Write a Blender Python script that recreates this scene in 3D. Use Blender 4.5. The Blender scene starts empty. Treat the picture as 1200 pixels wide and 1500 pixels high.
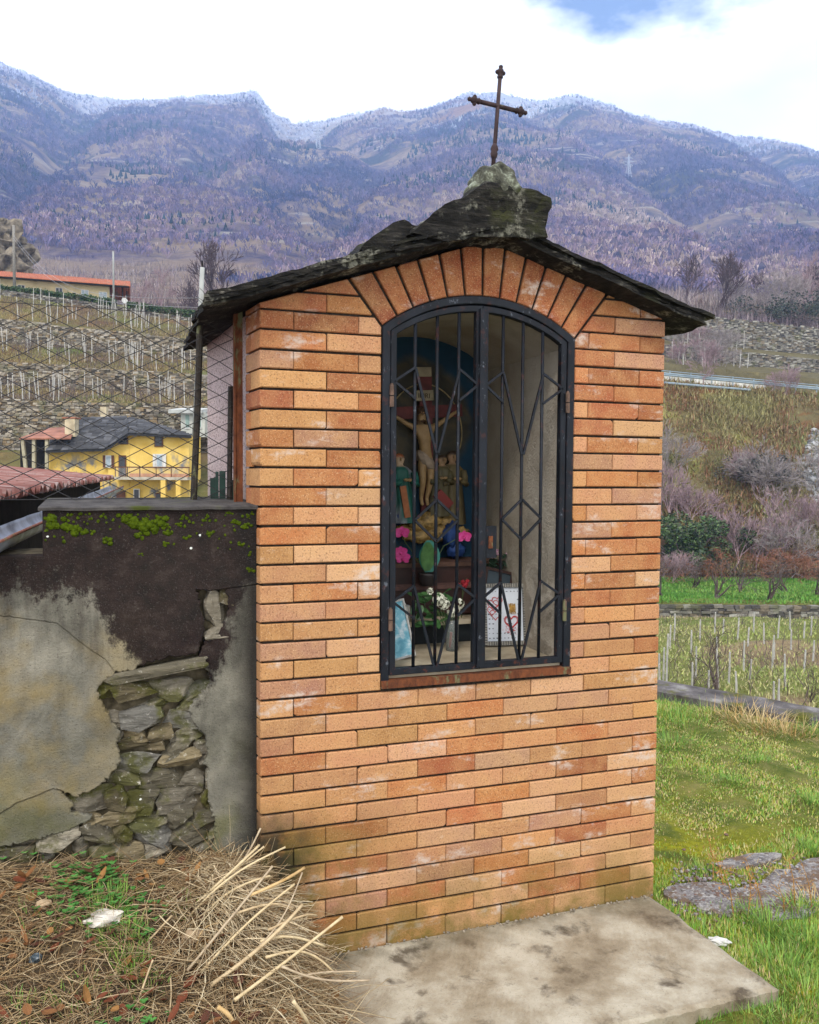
import bpy, bmesh, math, random
import numpy as np
from mathutils import Vector, Matrix, noise as mnoise

# ------------------------------------------------------------------ camera, sky, sun, exposure
scene = bpy.context.scene
COL = scene.collection
YAW, PITCH, ROLL = -0.3306, -0.0445, -0.0067
CAM = Vector((-0.4585, -3.034, 1.8635))
FPX = 1200.0
RM = (Matrix.Rotation(YAW, 3, 'Z') @ Matrix.Rotation(PITCH, 3, 'X') @ Matrix.Rotation(ROLL, 3, 'Y'))
cam_data = bpy.data.cameras.new('camera')
cam = bpy.data.objects.new('camera', cam_data)
COL.objects.link(cam)
cm = Matrix.Identity(4)
for i in range(3):
    cm[i][0] = RM[i][0]; cm[i][1] = RM[i][2]; cm[i][2] = -RM[i][1]; cm[i][3] = CAM[i]
cam.matrix_world = cm
cam_data.sensor_fit = 'VERTICAL'; cam_data.sensor_height = 36.0
cam_data.lens = FPX / 1500.0 * 36.0
cam_data.clip_start = 0.05; cam_data.clip_end = 20000
scene.camera = cam

SUN_EL, SUN_AZ = math.radians(48), math.radians(212)   # azimuth clockwise from +Y
world = bpy.data.worlds.new('World'); scene.world = world
world.use_nodes = True
wn = world.node_tree; wn.nodes.clear()
def wnode(t, **k):
    n = wn.nodes.new(t)
    for a, b in k.items(): setattr(n, a, b)
    return n
sky = wnode('ShaderNodeTexSky', sky_type='NISHITA', sun_disc=False)
sky.sun_elevation = SUN_EL; sky.sun_rotation = SUN_AZ; sky.altitude = 500; sky.air_density = 1.0; sky.dust_density = 0.6
bg_sky = wnode('ShaderNodeBackground'); bg_sky.inputs['Strength'].default_value = 0.15
wn.links.new(sky.outputs[0], bg_sky.inputs[0])
tc = wnode('ShaderNodeTexCoord')
mp = wnode('ShaderNodeMapping'); mp.inputs['Scale'].default_value = (1.0, 1.0, 2.2); mp.inputs['Location'].default_value = (5.3462, 4.7124, 3.2); mp.inputs['Rotation'].default_value = (0, 0, 0.07)
wn.links.new(tc.outputs['Generated'], mp.inputs[0])
cn = wnode('ShaderNodeTexNoise'); cn.inputs['Scale'].default_value = 2.3; cn.inputs['Detail'].default_value = 7; cn.inputs['Roughness'].default_value = 0.55
wn.links.new(mp.outputs[0], cn.inputs['Vector'])
cr = wnode('ShaderNodeValToRGB')
cr.color_ramp.elements[0].position = 0.33; cr.color_ramp.elements[0].color = (0, 0, 0, 1)
cr.color_ramp.elements[1].position = 0.40; cr.color_ramp.elements[1].color = (1, 1, 1, 1)
wn.links.new(cn.outputs['Fac'], cr.inputs[0])
cn2 = wnode('ShaderNodeTexNoise'); cn2.inputs['Scale'].default_value = 3.1; cn2.inputs['Detail'].default_value = 5
wn.links.new(mp.outputs[0], cn2.inputs['Vector'])
cr2 = wnode('ShaderNodeValToRGB')
cr2.color_ramp.elements[0].position = 0.3; cr2.color_ramp.elements[0].color = (0.68, 0.75, 0.84, 1)
cr2.color_ramp.elements[1].position = 0.62; cr2.color_ramp.elements[1].color = (1.0, 1.0, 1.0, 1)
wn.links.new(cn2.outputs['Fac'], cr2.inputs[0])
bg_cloud = wnode('ShaderNodeBackground'); bg_cloud.inputs['Strength'].default_value = 1.55
wn.links.new(cr2.outputs[0], bg_cloud.inputs[0])
wmix = wnode('ShaderNodeMixShader'); wout = wnode('ShaderNodeOutputWorld')
wn.links.new(cr.outputs[0], wmix.inputs[0]); wn.links.new(bg_sky.outputs[0], wmix.inputs[1]); wn.links.new(bg_cloud.outputs[0], wmix.inputs[2])
wn.links.new(wmix.outputs[0], wout.inputs[0])

sun_d = bpy.data.lights.new('sun', 'SUN'); sun_d.energy = 1.4; sun_d.angle = math.radians(10); sun_d.color = (1.0, 0.95, 0.88)
sun = bpy.data.objects.new('sun', sun_d); COL.objects.link(sun)
sd = Vector((math.sin(SUN_AZ) * math.cos(SUN_EL), math.cos(SUN_AZ) * math.cos(SUN_EL), math.sin(SUN_EL)))
sun.rotation_euler = sd.to_track_quat('Z', 'Y').to_euler(); sun.location = (0, -10, 30)

vs = scene.view_settings
vs.view_transform = 'Standard'; vs.look = 'None'; vs.exposure = 0.42; vs.gamma = 1.0; vs.use_curve_mapping = False
scene.cycles.use_denoising = True
scene.cycles.max_bounces = 6; scene.cycles.diffuse_bounces = 3; scene.cycles.glossy_bounces = 2
scene.cycles.transparent_max_bounces = 6; scene.cycles.volume_bounces = 1

# ------------------------------------------------------------------ geometry helpers
RNG = random.Random(7)
NPR = np.random.default_rng(11)
CF = Vector((math.sin(-YAW), math.cos(YAW), 0)); CR = Vector((math.cos(YAW), math.sin(YAW), 0))
def at(px, py, d):                      # photograph pixel + distance along the view axis -> place
    return CAM + RM @ (Vector(((px - 600) / FPX, 1.0, -(py - 750) / FPX)) * d)
def uvz(u, v, z):                       # metres right / ahead of where the photographer stood
    return Vector((CAM.x + CR.x * u + CF.x * v, CAM.y + CR.y * u + CF.y * v, z))
def on_y(px, py, Y):                    # pixel -> point on the plane y = Y
    d = RM @ Vector(((px - 600) / FPX, 1.0, -(py - 750) / FPX))
    return CAM + d * ((Y - CAM.y) / d.y)
def on_z(px, py, Z):
    d = RM @ Vector(((px - 600) / FPX, 1.0, -(py - 750) / FPX))
    return CAM + d * ((Z - CAM.z) / d.z)
def wloc(o):
    v = Vector((0, 0, 0))
    while o is not None:
        v = v + o.location; o = o.parent
    return v
def tag(o, label=None, cat=None, group=None, kind=None):
    if label: o['label'] = label
    if cat: o['category'] = cat
    if group: o['group'] = group
    if kind: o['kind'] = kind
    return o
def thing(name, label, cat, loc=(0, 0, 0), group=None):
    o = bpy.data.objects.new(name, None); COL.objects.link(o)
    o.location = loc; o.empty_display_size = 0.1
    return tag(o, label, cat, group)
def mesh_obj(name, verts, faces, mat, parent=None, smooth=False, cols=None, base=True):
    V = np.asarray(verts, dtype=np.float64).reshape(-1, 3)
    if parent is not None:
        off = np.array(wloc(parent)); loc = (0, 0, 0)
    elif base and len(V):
        mn, mx = V.min(0), V.max(0)
        off = np.array([(mn[0] + mx[0]) / 2, (mn[1] + mx[1]) / 2, mn[2]]); loc = tuple(off)
    else:
        off = np.zeros(3); loc = (0, 0, 0)
    me = bpy.data.meshes.new(name)
    W = V - off
    if isinstance(faces, np.ndarray):
        n, k = faces.shape
        me.vertices.add(len(W)); me.vertices.foreach_set('co', W.astype(np.float32).ravel())
        me.loops.add(n * k); me.loops.foreach_set('vertex_index', faces.astype(np.int32).ravel())
        me.polygons.add(n); me.polygons.foreach_set('loop_start', np.arange(0, n * k, k, dtype=np.int32))
        me.update(calc_edges=True)
    else:
        me.from_pydata([tuple(p) for p in W], [], [tuple(f) for f in faces]); me.update()
    if cols is not None:
        at_ = me.color_attributes.new('col', 'FLOAT_COLOR', 'POINT')
        c = np.ones((len(W), 4), dtype=np.float32); c[:, :3] = cols
        at_.data.foreach_set('color', c.ravel())
    if smooth:
        me.polygons.foreach_set('use_smooth', np.ones(len(me.polygons), dtype=bool))
    if mat is not None: me.materials.append(mat)
    o = bpy.data.objects.new(name, me); COL.objects.link(o)
    o.parent = parent; o.location = loc
    return o
def copy_tree(o, parent=None):
    c = o.copy(); COL.objects.link(c); c.parent = parent
    for ch in o.children: copy_tree(ch, c)
    return c
class MB:
    def __init__(s): s.v = []; s.f = []; s.c = []
    def add(s, vs, fs, col=None):
        b = len(s.v); s.v.extend([tuple(p) for p in vs]); s.f.extend([tuple(i + b for i in f) for f in fs])
        if col is not None: s.c.extend([col] * len(vs))
    def box(s, c, size, rot=None, col=None, jit=0.0, rng=RNG):
        hx, hy, hz = size[0] / 2, size[1] / 2, size[2] / 2
        pts = [Vector((x, y, z)) for x in (-hx, hx) for y in (-hy, hy) for z in (-hz, hz)]
        if jit: pts = [p + Vector((rng.uniform(-jit, jit) * size[0], rng.uniform(-jit, jit) * size[1], rng.uniform(-jit, jit) * size[2])) for p in pts]
        if rot is not None: pts = [rot @ p for p in pts]
        c = Vector(c)
        s.add([p + c for p in pts], [(0, 1, 3, 2), (4, 6, 7, 5), (0, 4, 5, 1), (2, 3, 7, 6), (0, 2, 6, 4), (1, 5, 7, 3)], col)
    def span(s, lo, hi, col=None):
        s.box([(a + b) / 2 for a, b in zip(lo, hi)], [b - a for a, b in zip(lo, hi)], None, col)
    def tube(s, path, rad, n=6, col=None, cap=True):
        path = [Vector(p) for p in path]
        if not isinstance(rad, (list, tuple)): rad = [rad] * len(path)
        vs, fs = [], []
        up = Vector((0.13, 0.31, 0.94))
        for i, p in enumerate(path):
            d = (path[min(i + 1, len(path) - 1)] - path[max(i - 1, 0)])
            d = d.normalized() if d.length > 1e-9 else Vector((0, 0, 1))
            a = d.cross(up)
            if a.length < 0.15: a = d.cross(Vector((1, 0, 0)))
            a.normalize(); b = d.cross(a)
            for k in range(n):
                t = 2 * math.pi * k / n
                vs.append(p + (a * math.cos(t) + b * math.sin(t)) * rad[i])
        for i in range(len(path) - 1):
            for k in range(n):
                k2 = (k + 1) % n
                fs.append((i * n + k, i * n + k2, (i + 1) * n + k2, (i + 1) * n + k))
        if cap:
            fs.append(tuple(range(n - 1, -1, -1))); m = (len(path) - 1) * n
            fs.append(tuple(range(m, m + n)))
        s.add(vs, fs, col)
    def bar(s, a, b, w, t, nrm=(0, 1, 0), col=None):        # rectangular bar from a to b, w across, t along nrm
        a, b, nrm = Vector(a), Vector(b), Vector(nrm).normalized()
        d = (b - a).normalized(); x = d.cross(nrm).normalized(); y = x.cross(d)
        vs = []
        for p in (a, b):
            for i, j in ((-1, -1), (1, -1), (1, 1), (-1, 1)): vs.append(p + x * (i * w / 2) + y * (j * t / 2))
        s.add(vs, [(0, 1, 2, 3), (7, 6, 5, 4), (0, 4, 5, 1), (1, 5, 6, 2), (2, 6, 7, 3), (3, 7, 4, 0)], col)
    def lathe(s, prof, c, n=12, col=None, axis=None):
        vs, fs = [], []
        c = Vector(c)
        for r, z in prof:
            for k in range(n):
                t = 2 * math.pi * k / n
                p = Vector((r * math.cos(t), r * math.sin(t), z))
                if axis is not None: p = axis @ p
                vs.append(c + p)
        for i in range(len(prof) - 1):
            for k in range(n):
                k2 = (k + 1) % n
                fs.append((i * n + k, i * n + k2, (i + 1) * n + k2, (i + 1) * n + k))
        fs.append(tuple(range(n - 1, -1, -1))); m = (len(prof) - 1) * n; fs.append(tuple(range(m, m + n)))
        s.add(vs, fs, col)
    def blob(s, c, r, sub=2, amp=0.15, freq=3.0, sc=(1, 1, 1), col=None, rot=None):
        vs, fs = ico(sub); c = Vector(c); off = Vector((RNG.uniform(0, 50), RNG.uniform(0, 50), RNG.uniform(0, 50)))
        out = []
        for p in vs:
            q = p * (1 + amp * 2 * mnoise.noise(p * freq + off))
            q = Vector((q.x * sc[0], q.y * sc[1], q.z * sc[2])) * r
            if rot is not None: q = rot @ q
            out.append(c + q)
        s.add(out, fs, col)
    def obj(s, name, mat, parent=None, smooth=False, base=True):
        return mesh_obj(name, s.v, s.f, mat, parent, smooth, np.array(s.c) if s.c else None, base)
_ico = {}
def ico(sub):
    if sub not in _ico:
        bm = bmesh.new(); bmesh.ops.create_icosphere(bm, subdivisions=sub, radius=1.0)
        bm.verts.ensure_lookup_table()
        _ico[sub] = ([v.co.copy() for v in bm.verts], [tuple(v.index for v in f.verts) for f in bm.faces]); bm.free()
    return _ico[sub]
def clip_poly(poly, nx, nz, d):          # keep nx*x + nz*z <= d
    out = []
    for i in range(len(poly)):
        a, b = poly[i], poly[(i + 1) % len(poly)]
        da, db = nx * a[0] + nz * a[1] - d, nx * b[0] + nz * b[1] - d
        if da <= 0: out.append(a)
        if (da < 0 < db) or (db < 0 < da):
            t = da / (da - db); out.append((a[0] + (b[0] - a[0]) * t, a[1] + (b[1] - a[1]) * t))
    return out
def inset(poly, d):
    n = len(poly); area = sum(poly[i][0] * poly[(i + 1) % n][1] - poly[(i + 1) % n][0] * poly[i][1] for i in range(n))
    sg = 1 if area > 0 else -1; out = []
    for i in range(n):
        p0, p, p1 = poly[i - 1], poly[i], poly[(i + 1) % n]
        e0 = Vector((p[0] - p0[0], p[1] - p0[1])); e1 = Vector((p1[0] - p[0], p1[1] - p[1]))
        if e0.length < 1e-9 or e1.length < 1e-9: out.append(p); continue
        e0.normalize(); e1.normalize()
        n0 = Vector((-e0.y, e0.x)) * sg; n1 = Vector((-e1.y, e1.x)) * sg
        m = n0 + n1
        m = m / max(0.6, m.dot(n0)) if m.length > 1e-6 else n0
        out.append((p[0] + m.x * d, p[1] + m.y * d))
    return out
def prism_xz(mb, poly, y0, y1, bev=0.003, col=None, wav=0.0):      # polygon in x-z, front at y0 (towards the camera), chamfered front edge
    n = len(poly)
    if n < 3: return
    area = sum(poly[i][0] * poly[(i + 1) % n][1] - poly[(i + 1) % n][0] * poly[i][1] for i in range(n))
    if area < 0: poly = poly[::-1]
    ins = inset(poly, bev)
    vs = [(x, y0 + (RNG.uniform(-wav, wav) if wav else 0), z) for x, z in ins] + [(x, y0 + bev, z) for x, z in poly] + [(x, y1, z) for x, z in poly]
    fs = [tuple(range(n))]
    for r in (0, 1):
        for i in range(n):
            j = (i + 1) % n
            fs.append((r * n + j, r * n + i, (r + 1) * n + i, (r + 1) * n + j))
    fs.append(tuple(range(3 * n - 1, 2 * n - 1, -1)))
    mb.add(vs, fs, col)
def fbm(x, y, z=0.0, oct=4):
    return mnoise.fractal(Vector((x, y, z)), 1.0, 2.0, oct)
def sstep(a, b, x):
    t = np.clip((x - a) / (b - a), 0, 1); return t * t * (3 - 2 * t)

# ------------------------------------------------------------------ material helpers
def lin(r, g, b):
    f = lambda c: (c / 255) / 12.92 if c / 255 <= 0.04045 else ((c / 255 + 0.055) / 1.055) ** 2.4
    return (f(r), f(g), f(b), 1.0)
class Mat:
    def __init__(s, name, rough=0.85, spec=0.25):
        s.m = bpy.data.materials.new(name); s.m.use_nodes = True; s.t = s.m.node_tree
        s.b = s.t.nodes['Principled BSDF']; s.b.inputs['Roughness'].default_value = rough
        s.b.inputs['Specular IOR Level'].default_value = spec
        g = s.t.nodes.new('ShaderNodeNewGeometry'); s.pos = g.outputs['Position']; s.nrm = g.outputs['Normal']; s.isl = g.outputs['Random Per Island']
    def n(s, t, **k):
        n = s.t.nodes.new(t)
        for a, b in k.items(): setattr(n, a, b)
        return n
    def l(s, a, b): s.t.links.new(a, b)
    def _in(s, inp, v):
        if hasattr(v, 'is_linked') or isinstance(v, bpy.types.NodeSocket): s.l(v, inp)
        else: inp.default_value = v
    def noise(s, scale, detail=4, rough=0.55, vec=None, stretch=None, dist=0.0):
        n = s.n('ShaderNodeTexNoise'); n.inputs['Scale'].default_value = scale; n.inputs['Detail'].default_value = detail
        n.inputs['Roughness'].default_value = rough; n.inputs['Distortion'].default_value = dist
        v = vec or s.pos
        if stretch:
            m = s.n('ShaderNodeMapping'); m.inputs['Scale'].default_value = stretch; s.l(v, m.inputs[0]); v = m.outputs[0]
        s.l(v, n.inputs['Vector']); return n.outputs['Fac']
    def voro(s, scale, feature='F1', vec=None, stretch=None, out='Distance'):
        n = s.n('ShaderNodeTexVoronoi', feature=feature); n.inputs['Scale'].default_value = scale
        v = vec or s.pos
        if stretch:
            m = s.n('ShaderNodeMapping'); m.inputs['Scale'].default_value = stretch; s.l(v, m.inputs[0]); v = m.outputs[0]
        s.l(v, n.inputs['Vector']); return n.outputs[out]
    def ramp(s, fac, stops):
        r = s.n('ShaderNodeValToRGB'); e = r.color_ramp.elements
        while len(e) < len(stops): e.new(0.5)
        for i, (p, c) in enumerate(stops):
            e[i].position = p; e[i].color = c if isinstance(c, (tuple, list)) else (c, c, c, 1)
        s.l(fac, r.inputs[0]); return r.outputs[0]
    def step(s, fac, a, b): return s.ramp(fac, [(a, 0.0), (b, 1.0)])
    def mix(s, fac, a, b, mode='MIX'):
        n = s.n('ShaderNodeMix', data_type='RGBA', blend_type=mode)
        s._in(n.inputs[0], fac); s._in(n.inputs[6], a); s._in(n.inputs[7], b); return n.outputs[2]
    def math(s, op, a, b=0.0):
        n = s.n('ShaderNodeMath', operation=op); s._in(n.inputs[0], a); s._in(n.inputs[1], b); return n.outputs[0]
    def xyz(s, v=None):
        n = s.n('ShaderNodeSeparateXYZ'); s.l(v or s.pos, n.inputs[0]); return n.outputs
    def rng(s, v, a, b):
        n = s.n('ShaderNodeMapRange'); n.inputs[1].default_value = a; n.inputs[2].default_value = b; s.l(v, n.inputs[0]); return n.outputs[0]
    def vcol(s):
        n = s.n('ShaderNodeVertexColor'); n.layer_name = 'col'; return n.outputs[0]
    def ocol(s):
        return s.n('ShaderNodeObjectInfo').outputs['Color']
    def orand(s):
        return s.n('ShaderNodeObjectInfo').outputs['Random']
    def color(s, c): s._in(s.b.inputs['Base Color'], c); return s
    def bump(s, h, strength=0.5, dist=0.01):
        n = s.n('ShaderNodeBump'); n.inputs['Strength'].default_value = strength; n.inputs['Distance'].default_value = dist
        s.l(h, n.inputs['Height']); s.l(n.outputs[0], s.b.inputs['Normal']); return s
def plain(name, rgb, rough=0.7, spec=0.3, var=0.25, scale=8.0, metal=0.0, bump=0.0):
    m = Mat(name, rough, spec); c = rgb if len(rgb) == 4 else (*rgb, 1)
    d = tuple(x * (1 - var) for x in c[:3]) + (1,); u = tuple(min(1, x * (1 + var)) for x in c[:3]) + (1,)
    nz = m.noise(scale, 5)
    m.color(m.ramp(nz, [(0.3, d), (0.7, u)])); m.b.inputs['Metallic'].default_value = metal
    if bump: m.bump(nz, bump, 0.01)
    return m.m
def vmat(name, rough=0.8, spec=0.15, trans=0.0, var=0.2, scale=5.0):
    m = Mat(name, rough, spec); c = m.vcol()
    if var: c = m.mix(var, c, m.ramp(m.noise(scale, 4), [(0.3, 0.25), (0.7, 1.0)]), 'MULTIPLY')
    m.color(c)
    if trans:
        m.b.inputs['Transmission Weight'].default_value = 0.0
    return m.m
# ------------------------------------------------------------------ shrine materials
def mk_brick():
    m = Mat('brick_clay', 0.9, 0.15)
    c = m.ocol()
    mott = m.noise(9, 5, 0.6)
    c = m.mix(m.rng(mott, 0.35, 0.75), c, m.mix(0.5, c, (0.62, 0.36, 0.15, 1)))
    # sandy face with dark pits
    pits = m.noise(135, 4, 0.75)
    c = m.mix(m.step(pits, 0.53, 0.64), c, m.mix(0.6, c, (0.07, 0.03, 0.018, 1)))
    grit = m.noise(190, 3, 0.7)
    c = m.mix(m.step(grit, 0.56, 0.66), c, m.mix(0.4, c, (0.8, 0.55, 0.32, 1)))
    # lime bloom
    bl = m.math('MULTIPLY', m.step(m.noise(3.3, 6, 0.62, stretch=(1, 1, 2.6)), 0.565, 0.64), m.step(m.noise(26, 5, 0.7), 0.42, 0.56))
    c = m.mix(m.math('MULTIPLY', bl, 0.75), c, (0.6, 0.5, 0.43, 1))
    # algae low on the wall and at the corner beside the old wall
    x, y, z = m.xyz()
    low = m.rng(z, 0.34, 0.0); corner = m.math('MULTIPLY', m.rng(x, 0.62, 0.1), m.rng(z, 0.66, 0.4))
    al = m.math('MAXIMUM', m.math('MULTIPLY', low, 0.9), corner)
    al = m.math('MULTIPLY', al, m.step(m.noise(5.5, 6, 0.65), 0.36, 0.56))
    c = m.mix(m.math('MULTIPLY', al, 0.9), c, (0.13, 0.11, 0.018, 1))
    blk = m.math('MULTIPLY', m.math('MULTIPLY', m.rng(x, 0.26, 0.08), m.rng(z, 0.62, 0.48)), m.step(m.noise(7, 5), 0.35, 0.55))
    c = m.mix(m.math('MULTIPLY', blk, 0.9), c, (0.022, 0.024, 0.018, 1))
    m.color(c)
    h = m.math('ADD', m.math('MULTIPLY', m.noise(230, 3, 0.7), 0.6), m.noise(40, 4, 0.6))
    m.bump(h, 0.55, 0.004); return m.m
BRICK = mk_brick()
def mk_mortar():
    m = Mat('mortar', 0.95, 0.05); m.color(m.ramp(m.noise(60, 5), [(0.3, (0.015, 0.012, 0.01, 1)), (0.7, (0.06, 0.048, 0.038, 1))])); m.bump(m.noise(150, 3), 0.5, 0.003); return m.m
MORTAR = mk_mortar()
def mk_pink():
    m = Mat('roughcast_plaster', 0.95, 0.1)
    c = m.ramp(m.noise(3.0, 5), [(0.3, (0.5, 0.38, 0.35, 1)), (0.55, (0.62, 0.49, 0.46, 1)), (0.75, (0.55, 0.44, 0.38, 1))])
    c = m.mix(m.step(m.noise(120, 3, 0.7), 0.5, 0.62), c, (0.2, 0.15, 0.13, 1))
    m.color(c); m.bump(m.noise(110, 3, 0.7), 0.9, 0.012); return m.m
PINK = mk_pink()
def mk_schist():
    m = Mat('weathered_schist', 0.92, 0.2)
    lay = m.noise(16, 6, 0.65, stretch=(0.7, 0.7, 5.0), dist=0.4)
    c = m.ramp(lay, [(0.28, (0.004, 0.004, 0.004, 1)), (0.48, (0.013, 0.012, 0.011, 1)), (0.62, (0.035, 0.031, 0.026, 1)), (0.74, (0.26, 0.24, 0.2, 1))])
    up = m.xyz(m.nrm)[2]
    ls = m.math('MULTIPLY', m.step(m.noise(7, 6, 0.7), 0.55, 0.66), m.step(m.noise(70, 3), 0.4, 0.55))
    c = m.mix(m.math('MULTIPLY', ls, 0.8), c, (0.3, 0.29, 0.23, 1))
    ms = m.math('MULTIPLY', m.step(m.noise(4.2, 5, 0.6), 0.5, 0.62), m.rng(up, -0.3, 0.5))
    c = m.mix(m.math('MULTIPLY', ms, 0.5), c, (0.06, 0.065, 0.012, 1))
    m.color(c); m.bump(m.math('ADD', m.noise(16, 6, 0.7, stretch=(0.7, 0.7, 5.0)), m.math('MULTIPLY', m.noise(90, 4), 0.5)), 0.9, 0.02); return m.m
SCHIST = mk_schist()
def mk_lichen():
    m = Mat('lichened_mortar', 0.95, 0.1)
    c = m.ramp(m.noise(22, 6, 0.7), [(0.32, (0.025, 0.025, 0.02, 1)), (0.5, (0.1, 0.1, 0.075, 1)), (0.6, (0.26, 0.28, 0.21, 1)), (0.72, (0.45, 0.49, 0.38, 1))])
    c = m.mix(m.step(m.noise(7, 5), 0.58, 0.66), c, (0.05, 0.06, 0.012, 1))
    m.color(c); m.bump(m.noise(60, 5, 0.7), 0.9, 0.015); return m.m
LICHEN = mk_lichen()
def mk_paint():
    m = Mat('dark_painted_iron', 0.5, 0.22)
    c = m.ramp(m.noise(14, 5, 0.6, stretch=(1, 1, 0.35)), [(0.3, (0.005, 0.006, 0.009, 1)), (0.7, (0.014, 0.017, 0.024, 1))])
    c = m.mix(m.step(m.noise(45, 5, 0.75, stretch=(1, 1, 0.5)), 0.62, 0.66), c, (0.09, 0.1, 0.12, 1))
    x, y, z = m.xyz()
    rs = m.math('MULTIPLY', m.step(m.noise(28, 6, 0.7), 0.57, 0.63), m.math('ADD', m.rng(z, 1.12, 1.04), 0.25))
    c = m.mix(rs, c, (0.13, 0.035, 0.018, 1))
    m.color(c); m.b.inputs['Metallic'].default_value = 0.15; m.bump(m.noise(120, 4, 0.7), 0.35, 0.002); return m.m
IRON = mk_paint()
def mk_rust(name, a, b):
    m = Mat(name, 0.85, 0.25)
    c = m.ramp(m.noise(40, 6, 0.7, stretch=(1, 1, 0.5)), [(0.3, a), (0.65, b)])
    c = m.mix(m.step(m.noise(12, 5, 0.7, stretch=(1, 1, 0.4)), 0.58, 0.64), c, (0.14, 0.14, 0.07, 1))
    m.color(c); m.bump(m.noise(130, 4, 0.7), 0.6, 0.003); return m.m
RUST = mk_rust('rusted_iron', (0.05, 0.017, 0.01, 1), (0.19, 0.06, 0.022, 1))
CROSSIRON = mk_rust('old_wrought_iron', (0.016, 0.009, 0.011, 1), (0.06, 0.038, 0.038, 1))
def mk_niche():
    m = Mat('niche_plaster', 0.95, 0.1)
    c = m.ramp(m.noise(3.5, 6, 0.6), [(0.3, (0.34, 0.29, 0.23, 1)), (0.6, (0.5, 0.455, 0.385, 1)), (0.8, (0.42, 0.35, 0.26, 1))])
    x, y, z = m.xyz()
    peel = m.math('MULTIPLY', m.rng(z, 1.75, 1.3), m.step(m.noise(6.5, 7, 0.65, dist=0.6), 0.44, 0.5))
    c = m.mix(m.math('MULTIPLY', peel, 0.6), c, (0.2, 0.17, 0.13, 1))
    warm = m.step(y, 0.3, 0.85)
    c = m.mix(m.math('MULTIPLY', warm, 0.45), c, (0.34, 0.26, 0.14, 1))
    m.color(c); m.bump(m.math('ADD', m.noise(90, 4), m.math('MULTIPLY', m.noise(6.5, 7, 0.65, dist=0.6), 2)), 0.6, 0.01); return m.m
NICHE = mk_niche()

# ------------------------------------------------------------------ shrine
P = 0.0725; JT = 0.0085; SPL = 0.14; YB = 0.95; LB = 0.25; WF = 1.75
OX0, OX1, OZ0, OSP = 0.468, 1.305, 1.042, 2.435
ACX, ARISE = (OX0 + OX1) / 2, 0.145
AHW = (OX1 - OX0) / 2; AR = (AHW ** 2 + ARISE ** 2) / (2 * ARISE); ACZ = OSP + ARISE - AR
ATH = math.asin(AHW / AR)
APX, APZ = 0.905, 2.80
ML = (APZ - 2.49) / APX; MR = (APZ - 2.505) / (1.887 - APX)
shrine = thing('wayside_shrine', 'small orange brick wayside shrine with stone slab roof, iron cross and barred arched gate', 'shrine', (0.875, 0.0, 0.0))
def roof_clip(poly, up=0.0):
    poly = clip_poly(poly, -ML, 1, APZ - ML * APX + up)
    return clip_poly(poly, MR, 1, APZ + MR * APX + up) if len(poly) > 2 else poly
# core of the walls, recessed behind the brick face (seen only in the joints)
def body_poly(g):
    arch = [(ACX + AR * math.sin(t), ACZ + AR * math.cos(t)) for t in np.linspace(-ATH, ATH, 17)]
    return roof_clip([(0.013, 0.0), (0.013, 3.0), (1.737, 3.0), (1.737, 0.0)]), arch
def u_poly(x0, x1):
    arch = [(ACX + AR * math.sin(t), ACZ + AR * math.cos(t)) for t in np.linspace(-ATH, ATH, 17)]
    zl = APZ - ML * (APX - x0) - 0.004; zr = APZ - MR * (x1 - APX) - 0.004
    return [(x0, -0.05), (OX0, -0.05)] + arch + [(OX1, -0.05), (x1, -0.05), (x1, zr), (APX, APZ - 0.004), (x0, zl)]
def splay(mb, lim):                       # the left flank runs slightly outwards towards the back
    mb.v = [(p[0] - SPL * max(0, p[1]), p[1], p[2]) if p[0] < lim else p for p in mb.v]
mb = MB(); prism_xz(mb, u_poly(0.013, 1.744), 0.013, 0.187, 0.001)
mb.span((OX0, 0.0135, -0.05), (OX1, 0.186, OZ0 - 0.006)); splay(mb, .02)
front = mb.obj('front_wall', MORTAR, shrine)
mb = MB(); prism_xz(mb, u_poly(0.03, 1.72), 0.189, YB, 0.001); mb.span((OX0, 0.19, -0.05), (OX1, YB - .01, OZ0 - 0.01)); mb.span((OX0 - .001, 0.88, OZ0 - 0.02), (OX1 + .001, YB - .01, 2.6)); splay(mb, .04)
side = mb.obj('plastered_body', PINK, shrine)
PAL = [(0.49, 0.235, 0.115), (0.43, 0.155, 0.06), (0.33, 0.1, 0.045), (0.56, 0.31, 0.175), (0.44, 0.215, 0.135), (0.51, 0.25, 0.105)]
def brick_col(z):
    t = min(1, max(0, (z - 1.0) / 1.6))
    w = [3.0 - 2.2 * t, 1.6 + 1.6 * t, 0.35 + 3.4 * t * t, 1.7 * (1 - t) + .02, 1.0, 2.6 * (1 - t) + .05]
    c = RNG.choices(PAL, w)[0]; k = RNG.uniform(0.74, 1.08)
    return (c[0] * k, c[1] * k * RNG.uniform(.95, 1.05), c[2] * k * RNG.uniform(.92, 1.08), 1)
NB = 0
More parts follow.
